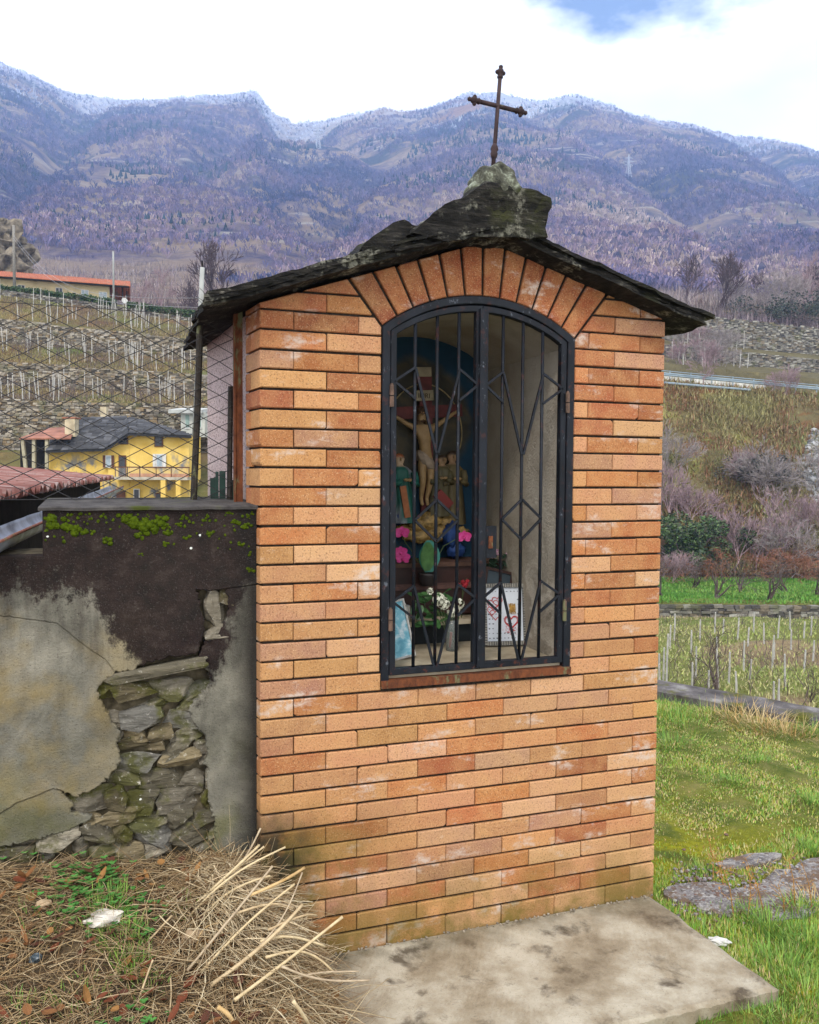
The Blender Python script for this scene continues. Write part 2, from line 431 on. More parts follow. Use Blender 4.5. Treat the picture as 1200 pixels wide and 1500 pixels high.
def put_brick(poly, y0, y1, col):
    global NB
    if len(poly) < 3: return
    xs = [p[0] for p in poly]; zs = [p[1] for p in poly]
    if max(xs) - min(xs) < 0.012 or max(zs) - min(zs) < 0.01: return
    if len(poly) == 4 and RNG.random() < .38:            # chipped arris
        k = RNG.randrange(4); p, a, b_ = Vector(poly[k]), Vector(poly[k - 1]), Vector(poly[(k + 1) % 4])
        u_, v_ = (a - p), (b_ - p); la, lb = RNG.uniform(.004, .016), RNG.uniform(.003, .012)
        if u_.length > .03 and v_.length > .03: poly = poly[:k] + [tuple(p + u_.normalized() * la), tuple(p + u_.normalized() * la * .4 + v_.normalized() * lb * .45), tuple(p + v_.normalized() * lb)] + poly[k + 1:]
    b = MB(); prism_xz(b, poly, y0, y1, 0.0035)
    if min(xs) < .004: splay(b, .006)
    o = b.obj('brick', BRICK, front); o.color = col; NB += 1
dl = (-math.sin(ATH), math.cos(ATH)); nl = (dl[1], -dl[0]); cl = nl[0] * ACX + nl[1] * ACZ
dr = (math.sin(ATH), math.cos(ATH)); nr = (-dr[1], dr[0]); cr_ = nr[0] * ACX + nr[1] * ACZ
for k in range(0, 39):
    z0 = k * P + (JT if k else -0.03); z1 = (k + 1) * P
    edges = [0.0] + ([LB * i for i in range(1, 7)] if k % 2 == 0 else [LB * (i + .5) for i in range(7)]) + [WF]
    for i in range(len(edges) - 1):
        gx = 0.0013
        a = edges[i] + (gx if i else 0) + RNG.uniform(-.0015, .0015) * (i > 0); b = edges[i + 1] - (gx if i < len(edges) - 2 else 0)
        y0 = RNG.uniform(-0.0015, 0.0015); depth = 0.118 if not (k % 2 and i in (0, len(edges) - 2)) else 0.186
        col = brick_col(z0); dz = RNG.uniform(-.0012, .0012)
        rect = [(a, z0 + dz), (b, z0 + dz), (b, z1 + dz), (a, z1 + dz)]
        if z1 < OZ0: put_brick(roof_clip(rect), y0, y0 + depth, col); continue
        if z0 < OZ0:                                   # course cut by the foot of the gate
            if b <= OX0 or a >= OX1: put_brick(rect, y0, y0 + depth, col)
            else:
                if a < OX0: put_brick([(a, z0), (OX0, z0), (OX0, z1), (a, z1)], y0, y0 + depth, col)
                lo, hi = max(a, OX0), min(b, OX1)
                put_brick([(lo + .001, z0), (hi - .001, z0), (hi - .001, OZ0 - .012), (lo + .001, OZ0 - .012)], y0 + .004, y0 + depth, col)
                if b > OX1: put_brick([(OX1, z0), (b, z0), (b, z1), (OX1, z1)], y0, y0 + depth, col)
            continue
        L = clip_poly(rect, 1, 0, OX0 - .004)
        if L: L = clip_poly(L, nl[0], nl[1], cl - .006)
        if L: L = roof_clip(L)
        put_brick(L, y0, y0 + depth, col)
        R = clip_poly(rect, -1, 0, -(OX1 + .004))
        if R: R = clip_poly(R, nr[0], nr[1], cr_ - .006)
        if R: R = roof_clip(R)
        put_brick(R, y0, y0 + depth, col)
# arch of standing bricks
NV = 12
for i in range(NV):
    t0 = -ATH + 2 * ATH * i / NV + 0.0075; t1 = -ATH + 2 * ATH * (i + 1) / NV - 0.0075
    ro = AR + 0.45
    poly = [(ACX + r * math.sin(t), ACZ + r * math.cos(t)) for r, t in ((AR + .004, t0), (AR + .004, t1), (ro, t1), (ro, t0))]
    c = RNG.choice([(0.27, 0.066, 0.027), (0.235, 0.054, 0.024), (0.3, 0.085, 0.036), (0.22, 0.058, 0.03)]); kk = RNG.uniform(.85, 1.1)  # smooth red brick, with some of the roof's shade put into the colour
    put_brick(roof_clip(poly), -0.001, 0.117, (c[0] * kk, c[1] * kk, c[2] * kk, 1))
# brick return on the left flank
for k in range(23, 35):
    z0 = k * P + JT; z1 = min((k + 1) * P, 2.49)
    ya, yb = (0.1195, 0.186)
    if k % 2: continue
    b = MB(); c0 = ((0.06), (ya + yb) / 2, (z0 + z1) / 2); b.box(c0, (0.12, yb - ya, z1 - z0)); splay(b, .01)
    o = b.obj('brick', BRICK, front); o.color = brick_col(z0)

# ---- niche
prof = [(OX0 + .03, 1.072), (OX0 + .03, 2.40)]
N_R = ((AHW - .03) ** 2 + .145 ** 2) / (2 * .145); N_T = math.asin((AHW - .03) / N_R); N_Z = 2.40 + .145 - N_R
prof += [(ACX + N_R * math.sin(t), N_Z + N_R * math.cos(t)) for t in np.linspace(-N_T, N_T, 13)][1:-1]
prof += [(OX1 - .03, 2.40), (OX1 - .03, 1.072)]
n = len(prof); mb = MB()
vs_ = [(x, 0.03, z) for x, z in prof] + [(x, 0.86, z) for x, z in prof]
mb.add(vs_, [(i, (i + 1), n + i + 1, n + i) for i in range(n - 1)] + [tuple(range(n, 2 * n))])
mb.obj('niche_lining', NICHE, shrine)
m_ = Mat('niche_floor_stone', 0.8, 0.2); m_.color(m_.ramp(m_.noise(9, 6), [(0.3, (0.3, 0.24, 0.16, 1)), (0.7, (0.55, 0.47, 0.34, 1))])); m_.bump(m_.noise(60), 0.3, 0.005)
STONE_SHELF = m_.m
mb = MB(); mb.span((OX0 + .028, 0.028, 1.05), (OX1 - .028, 0.87, 1.078)); mb.obj('niche_floor', STONE_SHELF, shrine)

# ---- gate
def arch_path(x0, x1, z0, zs, rise, nseg=20):
    hw = (x1 - x0) / 2; cx = (x0 + x1) / 2; R = (hw * hw + rise * rise) / (2 * rise); cz = zs + rise - R; th = math.asin(hw / R)
    return [(x0, z0), (x0, zs)] + [(cx + R * math.sin(t), cz + R * math.cos(t)) for t in np.linspace(-th, th, nseg + 1)][1:-1] + [(x1, zs), (x1, z0)]
def sweep_xz(mb, path, w, y0, y1, closed=False):       # flat bar of width w (inwards, right of travel) along an x-z path
    ins = inset(path + ([] if closed else []), w) if closed else None
    pts = path; n = len(pts); inn = []
    for i in range(n):
        if closed: p0, p1 = pts[i - 1], pts[(i + 1) % n]
        else: p0, p1 = pts[max(0, i - 1)], pts[min(n - 1, i + 1)]
        p = pts[i]; ns = []
        for a, b in ((p0, p), (p, p1)):
            d = Vector((b[0] - a[0], b[1] - a[1]))
            if d.length > 1e-9: d.normalize(); ns.append(Vector((d.y, -d.x)))
        m = sum(ns, Vector((0, 0))); m = m / max(.5, m.dot(ns[0]))
        inn.append((p[0] + m.x * w, p[1] + m.y * w))
    e = min(0.003, w * .2)
    vs, fs = [], []
    for i in range(n):
        o, q = pts[i], inn[i]
        u = Vector((q[0] - o[0], q[1] - o[1])).normalized() * e
        vs += [(o[0], y1, o[1]), (o[0], y0 + e, o[1]), (o[0] + u.x, y0, o[1] + u.y), (q[0] - u.x, y0, q[1] - u.y), (q[0], y0 + e, q[1]), (q[0], y1, q[1])]
    rg = range(n) if closed else range(n - 1)
    for i in rg:
        j = (i + 1) % n
        for k in range(6):
            l = (k + 1) % 6; fs.append((i * 6 + k, i * 6 + l, j * 6 + l, j * 6 + k))
    if not closed:
        fs.append(tuple(range(5, -1, -1))); fs.append(tuple(range((n - 1) * 6, n * 6)))
    mb.add(vs, fs)
mb = MB(); outer = arch_path(OX0, OX1, OZ0, OSP, ARISE)
sweep_xz(mb, outer, 0.032, -0.006, 0.04, closed=False); gf = mb.obj('gate_frame', IRON, shrine)
mb = MB(); mb.bar((OX0, 0.012, OZ0 + .004), (OX1, 0.012, OZ0 + .004), 0.03, 0.05); mb.obj('sill_bar', RUST, gf)
GM = 0.8875
def arch_z(x, g):            # height of the inner edge of the frame at x, g below it
    return ACZ + math.sqrt(max(0, AR * AR - (x - ACX) ** 2)) - g
def gate_leaf(xa, xb, bars, hinge_x, lock):
    zb = OZ0 + 0.036
    left = xa < ACX - .1 and xb < ACX + .1
    root = bpy.data.objects.new('gate_leaf', None); COL.objects.link(root); root.parent = shrine
    root.location = Vector(((xa + xb) / 2, 0.0, zb)) - shrine.location
    w = 0.026
    tops = [(x, arch_z(x, 0.036)) for x in np.linspace(xa, xb, 9)]
    path = [(xa, zb)] + tops + [(xb, zb)]
    mb = MB(); sweep_xz(mb, path, w, 0.000, 0.03, closed=True); mb.obj('leaf_frame', IRON, root)
    y = 0.012; r = 0.0068
    for bx in bars:
        b = MB(); b.tube([(bx, y, zb + .006), (bx, y, arch_z(bx, 0.05))], r, 8); b.obj('bar', IRON, root, smooth=True)
    s0, b1, b2, b3, s1 = xa + w * .6, bars[0], bars[1], bars[2], xb - w * .6
    yy = 0.004
    def rod(p, q, nm='ornament_rod'):
        b = MB(); b.bar((p[0], yy, p[1]), (q[0], yy, q[1]), 0.0095, 0.009); b.obj(nm, IRON, root)
    for zt, zc, zl, zv in ((2.287, 2.228, 2.163, 1.953), (1.429, 1.369, 1.299, zb + .012)):
        rod((s0, zc), (b1, zt)); rod((s0, zc), (b1, zl)); rod((s1, zc), (b3, zt)); rod((s1, zc), (b3, zl))
        rod((b1, zt - .005), (b2 - .004, zv)); rod((b3, zt - .005), (b2 + .004, zv))
    for p, q in (((b2, 1.769), (b3, 1.688)), ((b3, 1.688), (b2, 1.602)), ((b2, 1.602), (b1, 1.688)), ((b1, 1.688), (b2, 1.769))): rod(p, q)
    for zh in (1.30, 2.17):
        b = MB(); b.tube([(hinge_x, -0.011, zh - .042), (hinge_x, -0.011, zh - .002)], 0.0085, 10); b.tube([(hinge_x, -0.011, zh + .002), (hinge_x, -0.011, zh + .042)], 0.0085, 10)
        b.tube([(hinge_x, -0.011, zh + .042), (hinge_x, -0.011, zh + .048)], 0.005, 8)
        b.obj('hinge', mk_h, root, smooth=False)
    if lock:
        b = MB(); b.span((lock, 0.002, 1.53), (lock + .045, 0.035, 1.66)); b.obj('lock_box', IRON, root)
        b = MB(); b.span((lock + .008, -0.004, 1.57), (lock + .026, 0.003, 1.62)); b.obj('keyhole_plate', RUST, root)
    return root
mk_h = mk_rust('worn_hinge_iron', (0.04, 0.03, 0.025, 1), (0.2, 0.12, 0.085, 1))
gate_leaf(OX0 + .034, GM - .001, [0.606, 0.698, 0.790], OX0 + .036, None)
gate_leaf(GM + .001, OX1 - .034, [0.983, 1.073, 1.163], OX1 - .034, GM + .027)
mb = MB(); mb.bar((GM, -0.006, OZ0 + .045), (GM, -0.006, arch_z(GM, .05)), 0.03, 0.014); mb.obj('meeting_bar', IRON, gf)

# ---- roof: lapped schist slabs
def slab(x0, x1, prof_b, y0, y1, thick, plates, nx=44, ny=36, jag=0.014, seed=0, front_jag=0.012):
    mb = MB(); off = seed * 7.31
    xs_ = np.linspace(0, 1, nx); ys_ = np.linspace(0, 1, ny)
    tb = 0.0
    for pl in range(plates):
        th = thick / plates * RNG.uniform(.8, 1.25); z_lo, z_hi = tb, tb + th; tb += th * 0.96
        dj = [RNG.uniform(-jag, jag) for _ in range(4)]
        grid = {}
        for side in (0, 1):
            for i, a in enumerate(xs_):
                for j, b in enumerate(ys_):
                    x = x0 + (x1 - x0) * a; y = y0 + (y1 - y0) * b
                    ex = (1 - 2 * a); ey = (1 - 2 * b)
                    if i in (0, nx - 1):
                        x += (dj[0 if i == 0 else 1] + jag * 1.6 * fbm(y * 5 + off, pl * 3.1, 1.7)) + 0.006 * fbm(y * 22, pl + off, 2.2)
                    if j in (0, ny - 1):
                        y += (dj[2 if j == 0 else 3] * (front_jag / jag) + front_jag * 1.7 * fbm(x * 6 + off, pl * 2.3, 5.1)) + 0.006 * fbm(x * 28, pl + off, 3.2)
                    zb_ = np.interp(x, [p[0] for p in prof_b], [p[1] for p in prof_b])
                    z = zb_ + (z_lo if side == 0 else z_hi) + 0.007 * fbm(x * 4 + off, y * 4, pl * .3) + .004 * fbm(x * 16 + off, y * 16, pl * 2.0 + side)
                    grid[(side, i, j)] = len(mb.v); mb.v.append((x, y, z))
        g = grid
        for i in range(nx - 1):
            for j in range(ny - 1):
                mb.f.append((g[1, i, j], g[1, i + 1, j], g[1, i + 1, j + 1], g[1, i, j + 1]))
                mb.f.append((g[0, i, j + 1], g[0, i + 1, j + 1], g[0, i + 1, j], g[0, i, j]))
        for i in range(nx - 1):
            mb.f.append((g[0, i, 0], g[0, i + 1, 0], g[1, i + 1, 0], g[1, i, 0]))
            mb.f.append((g[1, i, ny - 1], g[1, i + 1, ny - 1], g[0, i + 1, ny - 1], g[0, i, ny - 1]))
        for j in range(ny - 1):
            mb.f.append((g[1, 0, j], g[1, 0, j + 1], g[0, 0, j + 1], g[0, 0, j]))
            mb.f.append((g[0, nx - 1, j], g[0, nx - 1, j + 1], g[1, nx - 1, j + 1], g[1, nx - 1, j]))
    return mb
PL = [(-0.24, 2.432), (-0.06, 2.482), (0.2, 2.575), (0.43, 2.648), (0.96, 2.815)]
PLb = [(-.24, 2.40), (0.36, 2.662), (0.96, 2.838)]
PR_ = [(0.86, 2.812), (1.92, 2.492)]
slab(-0.205, 0.60, PL, -0.125, 0.97, 0.05, 4, ny=20, seed=1, jag=.01).obj('roof_slab', SCHIST, shrine)
slab(0.47, 0.955, [(0.4, 2.655), (0.96, 2.828)], -0.145, 0.98, 0.045, 3, ny=20, seed=2).obj('roof_slab', SCHIST, shrine)
slab(0.865, 1.878, PR_, -0.12, 0.98, 0.05, 4, ny=20, seed=3, jag=.02).obj('roof_slab', SCHIST, shrine)
def rough_solid(poly, y0, y1, cuts, amp, freq, seed):
    bm = bmesh.new(); n = len(poly)
    a = [bm.verts.new((x, y0, z)) for x, z in poly]; b = [bm.verts.new((x, y1, z)) for x, z in poly]
    bm.faces.new(a); bm.faces.new(b[::-1])
    for i in range(n):
        j = (i + 1) % n; bm.faces.new((a[j], a[i], b[i], b[j]))
    bmesh.ops.recalc_face_normals(bm, faces=bm.faces)
    bmesh.ops.triangulate(bm, faces=bm.faces)
    for _ in range(cuts):
        long = [e for e in bm.edges if e.calc_length() > 0.035]
        if not long: break
        bmesh.ops.subdivide_edges(bm, edges=long, cuts=1); bmesh.ops.triangulate(bm, faces=[f for f in bm.faces if len(f.verts) > 3])
    bm.normal_update()
    o = Vector((seed * 3.3, seed * 1.7, seed))
    for v in bm.verts:
        d = mnoise.fractal(v.co * freq + o, 1.0, 2.0, 4)
        v.co += v.normal * amp * d
    bm.verts.ensure_lookup_table()
    vs = [v.co.copy() for v in bm.verts]; fs = [tuple(v.index for v in f.verts) for f in bm.faces]; bm.free()
    mb = MB(); mb.add(vs, fs); return mb
def px_poly(pts, Y): return [(on_y(a, b, Y).x, on_y(a, b, Y).z) for a, b in pts]
rough_solid(px_poly([(526, 366), (548, 344), (574, 327), (591, 322), (603, 330), (655, 322), (720, 330), (640, 362), (556, 386)], -0.07), -0.085, 0.8, 6, 0.02, 9, 3).obj('ridge_stone', SCHIST, shrine)
rough_solid(px_poly([(596, 345), (640, 309), (690, 282), (712, 272), (760, 279), (800, 294), (797, 352), (768, 352), (735, 350), (650, 356)], -0.11), -0.15, 0.42, 6, 0.02, 10, 5).obj('ridge_stone', SCHIST, shrine)
rough_solid(px_poly([(640, 309), (690, 290), (712, 284), (760, 286), (790, 296), (790, 352), (650, 356)], -0.11), 0.43, 0.93, 6, 0.016, 10, 8).obj('ridge_stone', SCHIST, shrine)
dc = on_y(723, 284, -0.05)
mb = MB(); mb.blob(dc, 0.108, 5, 0.12, 2.2, (1.0, 0.95, 0.98)); dome = mb.obj('mortar_dome', LICHEN, shrine, smooth=False)
# iron cross with three-lobed ends
cb = on_y(722, 250, -0.02); ct = on_y(734, 96, -0.02)
cross = bpy.data.objects.new('iron_cross', None); COL.objects.link(cross); cross.parent = shrine; cross.location = Vector(cb) - shrine.location
H = (ct - cb).length; upv = (ct - cb).normalized(); sv = Vector((upv.z, 0, -upv.x)).normalized()
mb = MB(); mb.tube([cb - upv * .03, cb + upv * (H - .02)], [0.0085, 0.0078], 8); mb.obj('upright', CROSSIRON, cross, True)
cc = cb + upv * (H * .615); hw = 0.128
mb = MB(); mb.tube([cc - sv * (hw - .02), cc + sv * (hw - .02)], 0.0085, 8); mb.obj('arm', CROSSIRON, cross, True)
def finial(p, d):
    mb = MB(); q = d.to_track_quat('Z', 'Y').to_matrix()
    mb.lathe([(0.008, -.022), (0.012, -.018), (0.012, -.013), (0.009, -.01), (0.0135, -.002), (0.015, .005), (0.012, .013), (0.007, .018), (0.0085, .022), (0.0085, .027), (0.004, .031), (.001, .032)], p, 10, axis=q)
    side = d.cross(Vector((0, 1, 0)))
    for s in (-1, 1): mb.blob(p + side * (0.0135 * s) + d * .002, 0.0085, 2, 0.02)
    mb.obj('finial', CROSSIRON, cross, True)
finial(ct - upv * .03, upv); finial(cc + sv * (hw - .03), sv); finial(cc - sv * (hw - .03), -sv)
mb = MB(); mb.lathe([(0.008, -.03), (0.0125, -.02), (0.015, -.008), (0.012, 0.0), (0.016, .008), (0.013, .02), (0.008, .03)], cb + upv * .075, 10, axis=upv.to_track_quat('Z', 'Y').to_matrix()); mb.obj('knop', CROSSIRON, cross, True)
# ------------------------------------------------------------------ near ground
def mk_ground():
    m = Mat('grassy_soil', 0.95, 0.1)
    x, y, z = m.xyz()
    soil = m.ramp(m.noise(11, 6, 0.7), [(0.3, (0.05, 0.035, 0.022, 1)), (0.55, (0.12, 0.085, 0.05, 1)), (0.75, (0.24, 0.17, 0.09, 1))])
    turf = m.ramp(m.noise(6, 6, 0.7), [(0.3, (0.06, 0.09, 0.015, 1)), (0.5, (0.13, 0.15, 0.03, 1)), (0.7, (0.25, 0.21, 0.08, 1))])
    moss = m.ramp(m.noise(40, 4), [(0.3, (0.17, 0.17, 0.01, 1)), (0.7, (0.36, 0.34, 0.02, 1))])
    f = m.math('ADD', m.rng(x, 0.4, 1.2), m.math('MULTIPLY', m.math('SUBTRACT', m.noise(2.5, 5), 0.5), 0.8))
    c = m.mix(m.step(f, 0.4, 0.6), soil, turf)
    near = m.math('MULTIPLY', m.rng(y, 1.6, 0.5), m.math('MULTIPLY', m.rng(x, 1.5, 1.8), m.rng(x, 3.2, 2.2)))
    c = m.mix(m.math('MULTIPLY', near, m.step(m.noise(3.5, 5), 0.42, 0.52)), c, moss)
    m.color(c); m.bump(m.math('ADD', m.noise(30, 5, .7), m.noise(90, 3, .7)), 0.9, 0.02); return m.m
GROUND = mk_ground()
K1 = on_z(962, 1012, 0.0); K2 = on_z(1200, 1056, 0.0)
KT = (K2 - K1).normalized(); KN = Vector((KT.y, -KT.x, 0))
if (CAM - K1).dot(KN) < 0: KN = -KN
def ground_z(x, y):
    x = np.asarray(x, float); y = np.asarray(y, float)
    m = 0.50 * sstep(0.34, -0.2, x) * (0.62 + 0.38 * sstep(-0.75, -0.05, y)) + 0.07 * sstep(-0.2, -1.0, x)
    lawn = -0.055 + 0.03 * np.sin(x * 2.1 + .4) * np.sin(y * 1.7) * sstep(1.9, 2.6, x)
    return np.where(x < 0.34, lawn + m, lawn)
ga, gb = np.meshgrid(np.linspace(-9, 9, 260), np.linspace(0.0, 13, 190), indexing='ij')
gx = K1.x + KT.x * ga + KN.x * gb; gy = K1.y + KT.y * ga + KN.y * gb
gz = ground_z(gx, gy)
gn = np.array([[0.018 * fbm(a * 5, b * 5, 3) + .012 * fbm(a * 1.3, b * 1.3, 8) for a, b in zip(r1, r2)] for r1, r2 in zip(gx, gy)])
gz = gz + gn * np.where((gx > -0.1) & (gx < 1.8) & (gy > -0.75), 0.3, 1.0)
na, nb = ga.shape
idx = np.arange(na * nb).reshape(na, nb)
gf_ = np.stack([idx[:-1, :-1], idx[1:, :-1], idx[1:, 1:], idx[:-1, 1:]], -1).reshape(-1, 4)
tag(mesh_obj('ground', np.stack([gx, gy, gz], -1), gf_, GROUND, smooth=True), kind='structure')

# concrete slab before the shrine
def mk_conc():
    m = Mat('worn_concrete', 0.9, 0.2)
    x, y, z = m.xyz()
    c = m.ramp(m.noise(2.9, 8, 0.66), [(0.3, (0.12, 0.085, 0.05, 1)), (0.46, (0.31, 0.255, 0.175, 1)), (0.62, (0.5, 0.45, 0.35, 1))])
    st = m.math('MULTIPLY', m.step(m.noise(5.2, 7, 0.62, dist=0.3), 0.565, 0.66), 0.85)
    c = m.mix(st, c, (0.075, 0.055, 0.035, 1))
    edge = m.math('MULTIPLY', m.rng(y, -0.18, -0.02), m.step(m.noise(9, 5), 0.35, 0.6))
    c = m.mix(m.math('MULTIPLY', edge, 0.55), c, (0.08, 0.07, 0.04, 1))
    c = m.mix(m.step(m.noise(160, 3, 0.7), 0.6, 0.7), c, m.mix(0.5, c, (0.02, 0.02, 0.02, 1)))
    m.color(c)
    w = m.n('ShaderNodeTexWave', wave_type='BANDS', bands_direction='X'); w.inputs['Scale'].default_value = 16; w.inputs['Distortion'].default_value = 5; w.inputs['Detail'].default_value = 2
    mp_ = m.n('ShaderNodeMapping'); mp_.inputs['Rotation'].default_value = (0, 0, 0.5); m.l(m.pos, mp_.inputs[0]); m.l(mp_.outputs[0], w.inputs['Vector'])
    h = m.math('ADD', m.math('MULTIPLY', m.math('MULTIPLY', w.outputs['Fac'], 0.3), m.step(m.noise(1.8, 3), 0.45, 0.6)), m.math('MULTIPLY', m.noise(130, 4, .7), 1.6))
    m.bump(h, 0.5, 0.006); return m.m
CONC = mk_conc()
nxs, nys = 90, 44
vs_, fs_ = [], []
for i in range(nxs):
    for j in range(nys):
        a, b = i / (nxs - 1), j / (nys - 1)
        y = -0.715 + 0.71 * b; x = -0.15 + (1.88 + .045 * (1 - b)) * a
        if i == nxs - 1: x += 0.006 * fbm(y * 9, 3.3)
        if j == 0: y += 0.008 * fbm(x * 8, 1.1) - 0.006 * (fbm(x * 31, 7) > .3)
        z = 0.004 * fbm(x * 2, y * 2, 5) + 0.0015 * fbm(x * 14, y * 14) - (0.008 if i == nxs - 1 or j == 0 else 0)
        vs_.append((x, y, z))
for i in range(nxs - 1):
    for j in range(nys - 1):
        k = i * nys + j; fs_.append((k, k + nys, k + nys + 1, k + 1))
b0 = len(vs_); rim = [i * nys for i in range(nxs)] + [(nxs - 1) * nys + j for j in range(1, nys)]
for k in rim: vs_.append((vs_[k][0], vs_[k][1], -0.16))
for q in range(len(rim) - 1): fs_.append((rim[q], b0 + q, b0 + q + 1, rim[q + 1]))
tag(mesh_obj('concrete_slab', vs_, fs_, CONC, smooth=False), 'stained pale concrete slab laid in front of the brick shrine', 'slab')
# gritty mortar fillet where wall meets slab
mb = MB()
for i in range(150):
    x = RNG.uniform(0.05, 1.74); mb.blob((x, RNG.uniform(-0.022, -0.001), RNG.uniform(-.002, .006)), RNG.uniform(.002, .007), 1, .3, 4)
gm = mb.obj('mortar_crumbs', plain('pale_grit', (0.26, 0.22, 0.17), 0.95, 0.1, 0.5, 60)); tag(gm, 'pale mortar crumbs along the foot of the brick front', 'grit', kind='stuff')

# kerb / head of the retaining wall at the far edge of the lawn
def mk_oldconc():
    m = Mat('old_kerb_concrete', 0.95, 0.1)
    c = m.ramp(m.noise(5, 6, .65), [(0.3, (0.045, 0.04, 0.04, 1)), (0.55, (0.14, 0.125, 0.12, 1)), (0.75, (0.33, 0.31, 0.29, 1))])
    c = m.mix(m.step(m.noise(3, 5), 0.52, 0.62), c, (0.1, 0.1, 0.02, 1))
    m.color(c); m.bump(m.noise(50, 5, .7), 0.8, 0.01); return m.m
OLDC = mk_oldconc()
mb = MB(); nseg = 50
prv = None
for i in range(nseg + 1):
    a = -9 + 18 * i / nseg; p = K1 + KT * a; e = 0.012 * fbm(a * 2, 0.3); ring = []
    for dn, z in ((0.02, -0.3), (0.015 + e, 0.0 + e), (-0.02, 0.018 + e), (-0.27, 0.03 - e), (-0.29, 0.0), (-0.34, -3.7)):
        ring.append(p + KN * dn + Vector((0, 0, z)))
    b = len(mb.v); mb.v.extend([tuple(q) for q in ring])
    if prv is not None:
        for k in range(5): mb.f.append((prv + k, prv + k + 1, b + k + 1, b + k))
    prv = b
tag(mb.obj('retaining_wall', OLDC), 'low mossy concrete kerb edging the far side of the lawn above the vineyard', 'kerb')

# ------------------------------------------------------------------ old rendered wall left of the shrine
WY = 0.045
def mk_render():
    m = Mat('weathered_render', 0.95, 0.1)
    x, y, z = m.xyz()
    n1 = m.noise(3.2, 6, 0.65, dist=0.4); n2 = m.noise(1.7, 5, .6)
    c = m.ramp(n1, [(0.28, (0.07, 0.065, 0.052, 1)), (0.48, (0.19, 0.178, 0.142, 1)), (0.72, (0.36, 0.33, 0.26, 1))])
    och = m.math('MULTIPLY', m.step(n2, 0.48, 0.6), m.rng(x, -0.3, -0.7))
    c = m.mix(m.math('MULTIPLY', och, 0.75), c, (0.33, 0.23, 0.07, 1))
    grn = m.math('MULTIPLY', m.rng(z, 0.95, 0.6), m.step(m.noise(4, 5), .45, .6))
    c = m.mix(m.math('MULTIPLY', grn, 0.55), c, (0.12, 0.12, 0.03, 1))
    # black crust creeping down from the coping, uneven lower limit
    lim = m.math('ADD', z, m.math('MULTIPLY', m.math('SUBTRACT', m.noise(2.6, 9, .72, stretch=(1.6, 1.6, .7)), 0.5), 0.75))
    dxc = m.math('SUBTRACT', x, -0.31); g_ = m.math('POWER', 2.718, m.math('MULTIPLY', m.math('MULTIPLY', dxc, dxc), -22.0))
    lim = m.math('ADD', lim, m.math('MULTIPLY', g_, 0.5))
    blk = m.rng(m.math('ADD', lim, m.math('MULTIPLY', m.math('SUBTRACT', m.noise(38, 8, .8), .5), .34)), 1.45, 1.53)
    strk = m.math('MULTIPLY', m.step(m.noise(9, 6, .65, stretch=(1, 1, .16)), .5, .66), m.rng(lim, 0.9, 1.45))
    blk = m.math('MAXIMUM', blk, m.math('MULTIPLY', strk, .6))
    c = m.mix(m.math('MULTIPLY', blk, 0.96), c, m.ramp(m.noise(16, 6, .7), [(.3, (0.011, 0.009, 0.009, 1)), (.55, (0.026, 0.016, 0.015, 1)), (.75, (0.06, 0.045, 0.038, 1))]))
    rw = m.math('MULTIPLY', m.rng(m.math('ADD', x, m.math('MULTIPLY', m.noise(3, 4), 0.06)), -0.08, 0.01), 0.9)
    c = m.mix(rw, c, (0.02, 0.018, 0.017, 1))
    c = m.mix(m.step(m.noise(210, 3, .75), .6, .7), c, m.mix(0.18, c, (0.5, 0.47, 0.42, 1)))
    c = m.mix(m.step(m.noise(170, 3, .75), .58, .7), c, m.mix(0.6, c, (0.01, 0.01, 0.01, 1)))
    m.color(c); m.bump(m.math('ADD', m.noise(140, 4, .75), m.math('MULTIPLY', m.noise(9, 5), 2.0)), 0.8, 0.008); return m.m
RENDER = mk_render()
def mk_rubble():
    m = Mat('rubble_stone', 0.92, 0.2)
    c = m.ocol()
    lay = m.noise(24, 6, .7, stretch=(.6, .6, 2.6), dist=.5)
    c = m.mix(m.ramp(lay, [(0.3, 0.75), (0.62, 0.0)]), c, m.mix(0.8, c, (0.02, 0.018, 0.013, 1)))
    c = m.mix(m.math('MULTIPLY', m.step(m.noise(6.5, 6, .65), .48, .58), .8), c, (0.075, 0.075, 0.012, 1))
    c = m.mix(m.step(m.noise(60, 4, .7), .6, .7), c, m.mix(.6, c, (0.6, 0.56, 0.48, 1)))
    m.color(c); m.bump(m.math('ADD', lay, m.math('MULTIPLY', m.noise(110, 4, .7), .4)), 0.9, 0.012); return m.m
RUBBLE = mk_rubble()
wall = thing('old_garden_wall', 'old rendered wall with mossy black top and broken hole showing rubble stones', 'wall', (-0.6, WY, 0.0))
xL = on_y(62, 760, WY).x
ztop = 1.748
XW0 = -3.2
DARKC = plain('rubble_bedding', (0.085, 0.07, 0.045), 0.95, 0.1, 0.6, 30, bump=.8)
mb = MB(); mb.span((xL, WY + .05, -0.1), (-0.003, 0.40, ztop - .012)); mb.span((XW0, WY + .05, -0.1), (xL, 0.39, 1.575)); mb.obj('wall_core', DARKC, wall)
def w2(pts): return [(on_y(p[0], p[1] , WY).x, on_y(p[0], p[1], WY).z) for p in pts]
def jitter(pts, step=5.0, amp=1.6, seed=0):
    r = random.Random(seed); out = []
    for a, b in zip(pts[:-1], pts[1:]):
        d = math.hypot(b[0] - a[0], b[1] - a[1]); n = max(1, int(d / step))
        for i in range(n):
            t = i / n; k = 0 if i == 0 else 1
            out.append((a[0] + (b[0] - a[0]) * t + k * r.uniform(-amp, amp), a[1] + (b[1] - a[1]) * t + k * r.uniform(-amp, amp)))
    out.append(pts[-1]); return out
def cp(l): return [(x / 2.7275, 730 + y / 2.7275) for x, y in l]
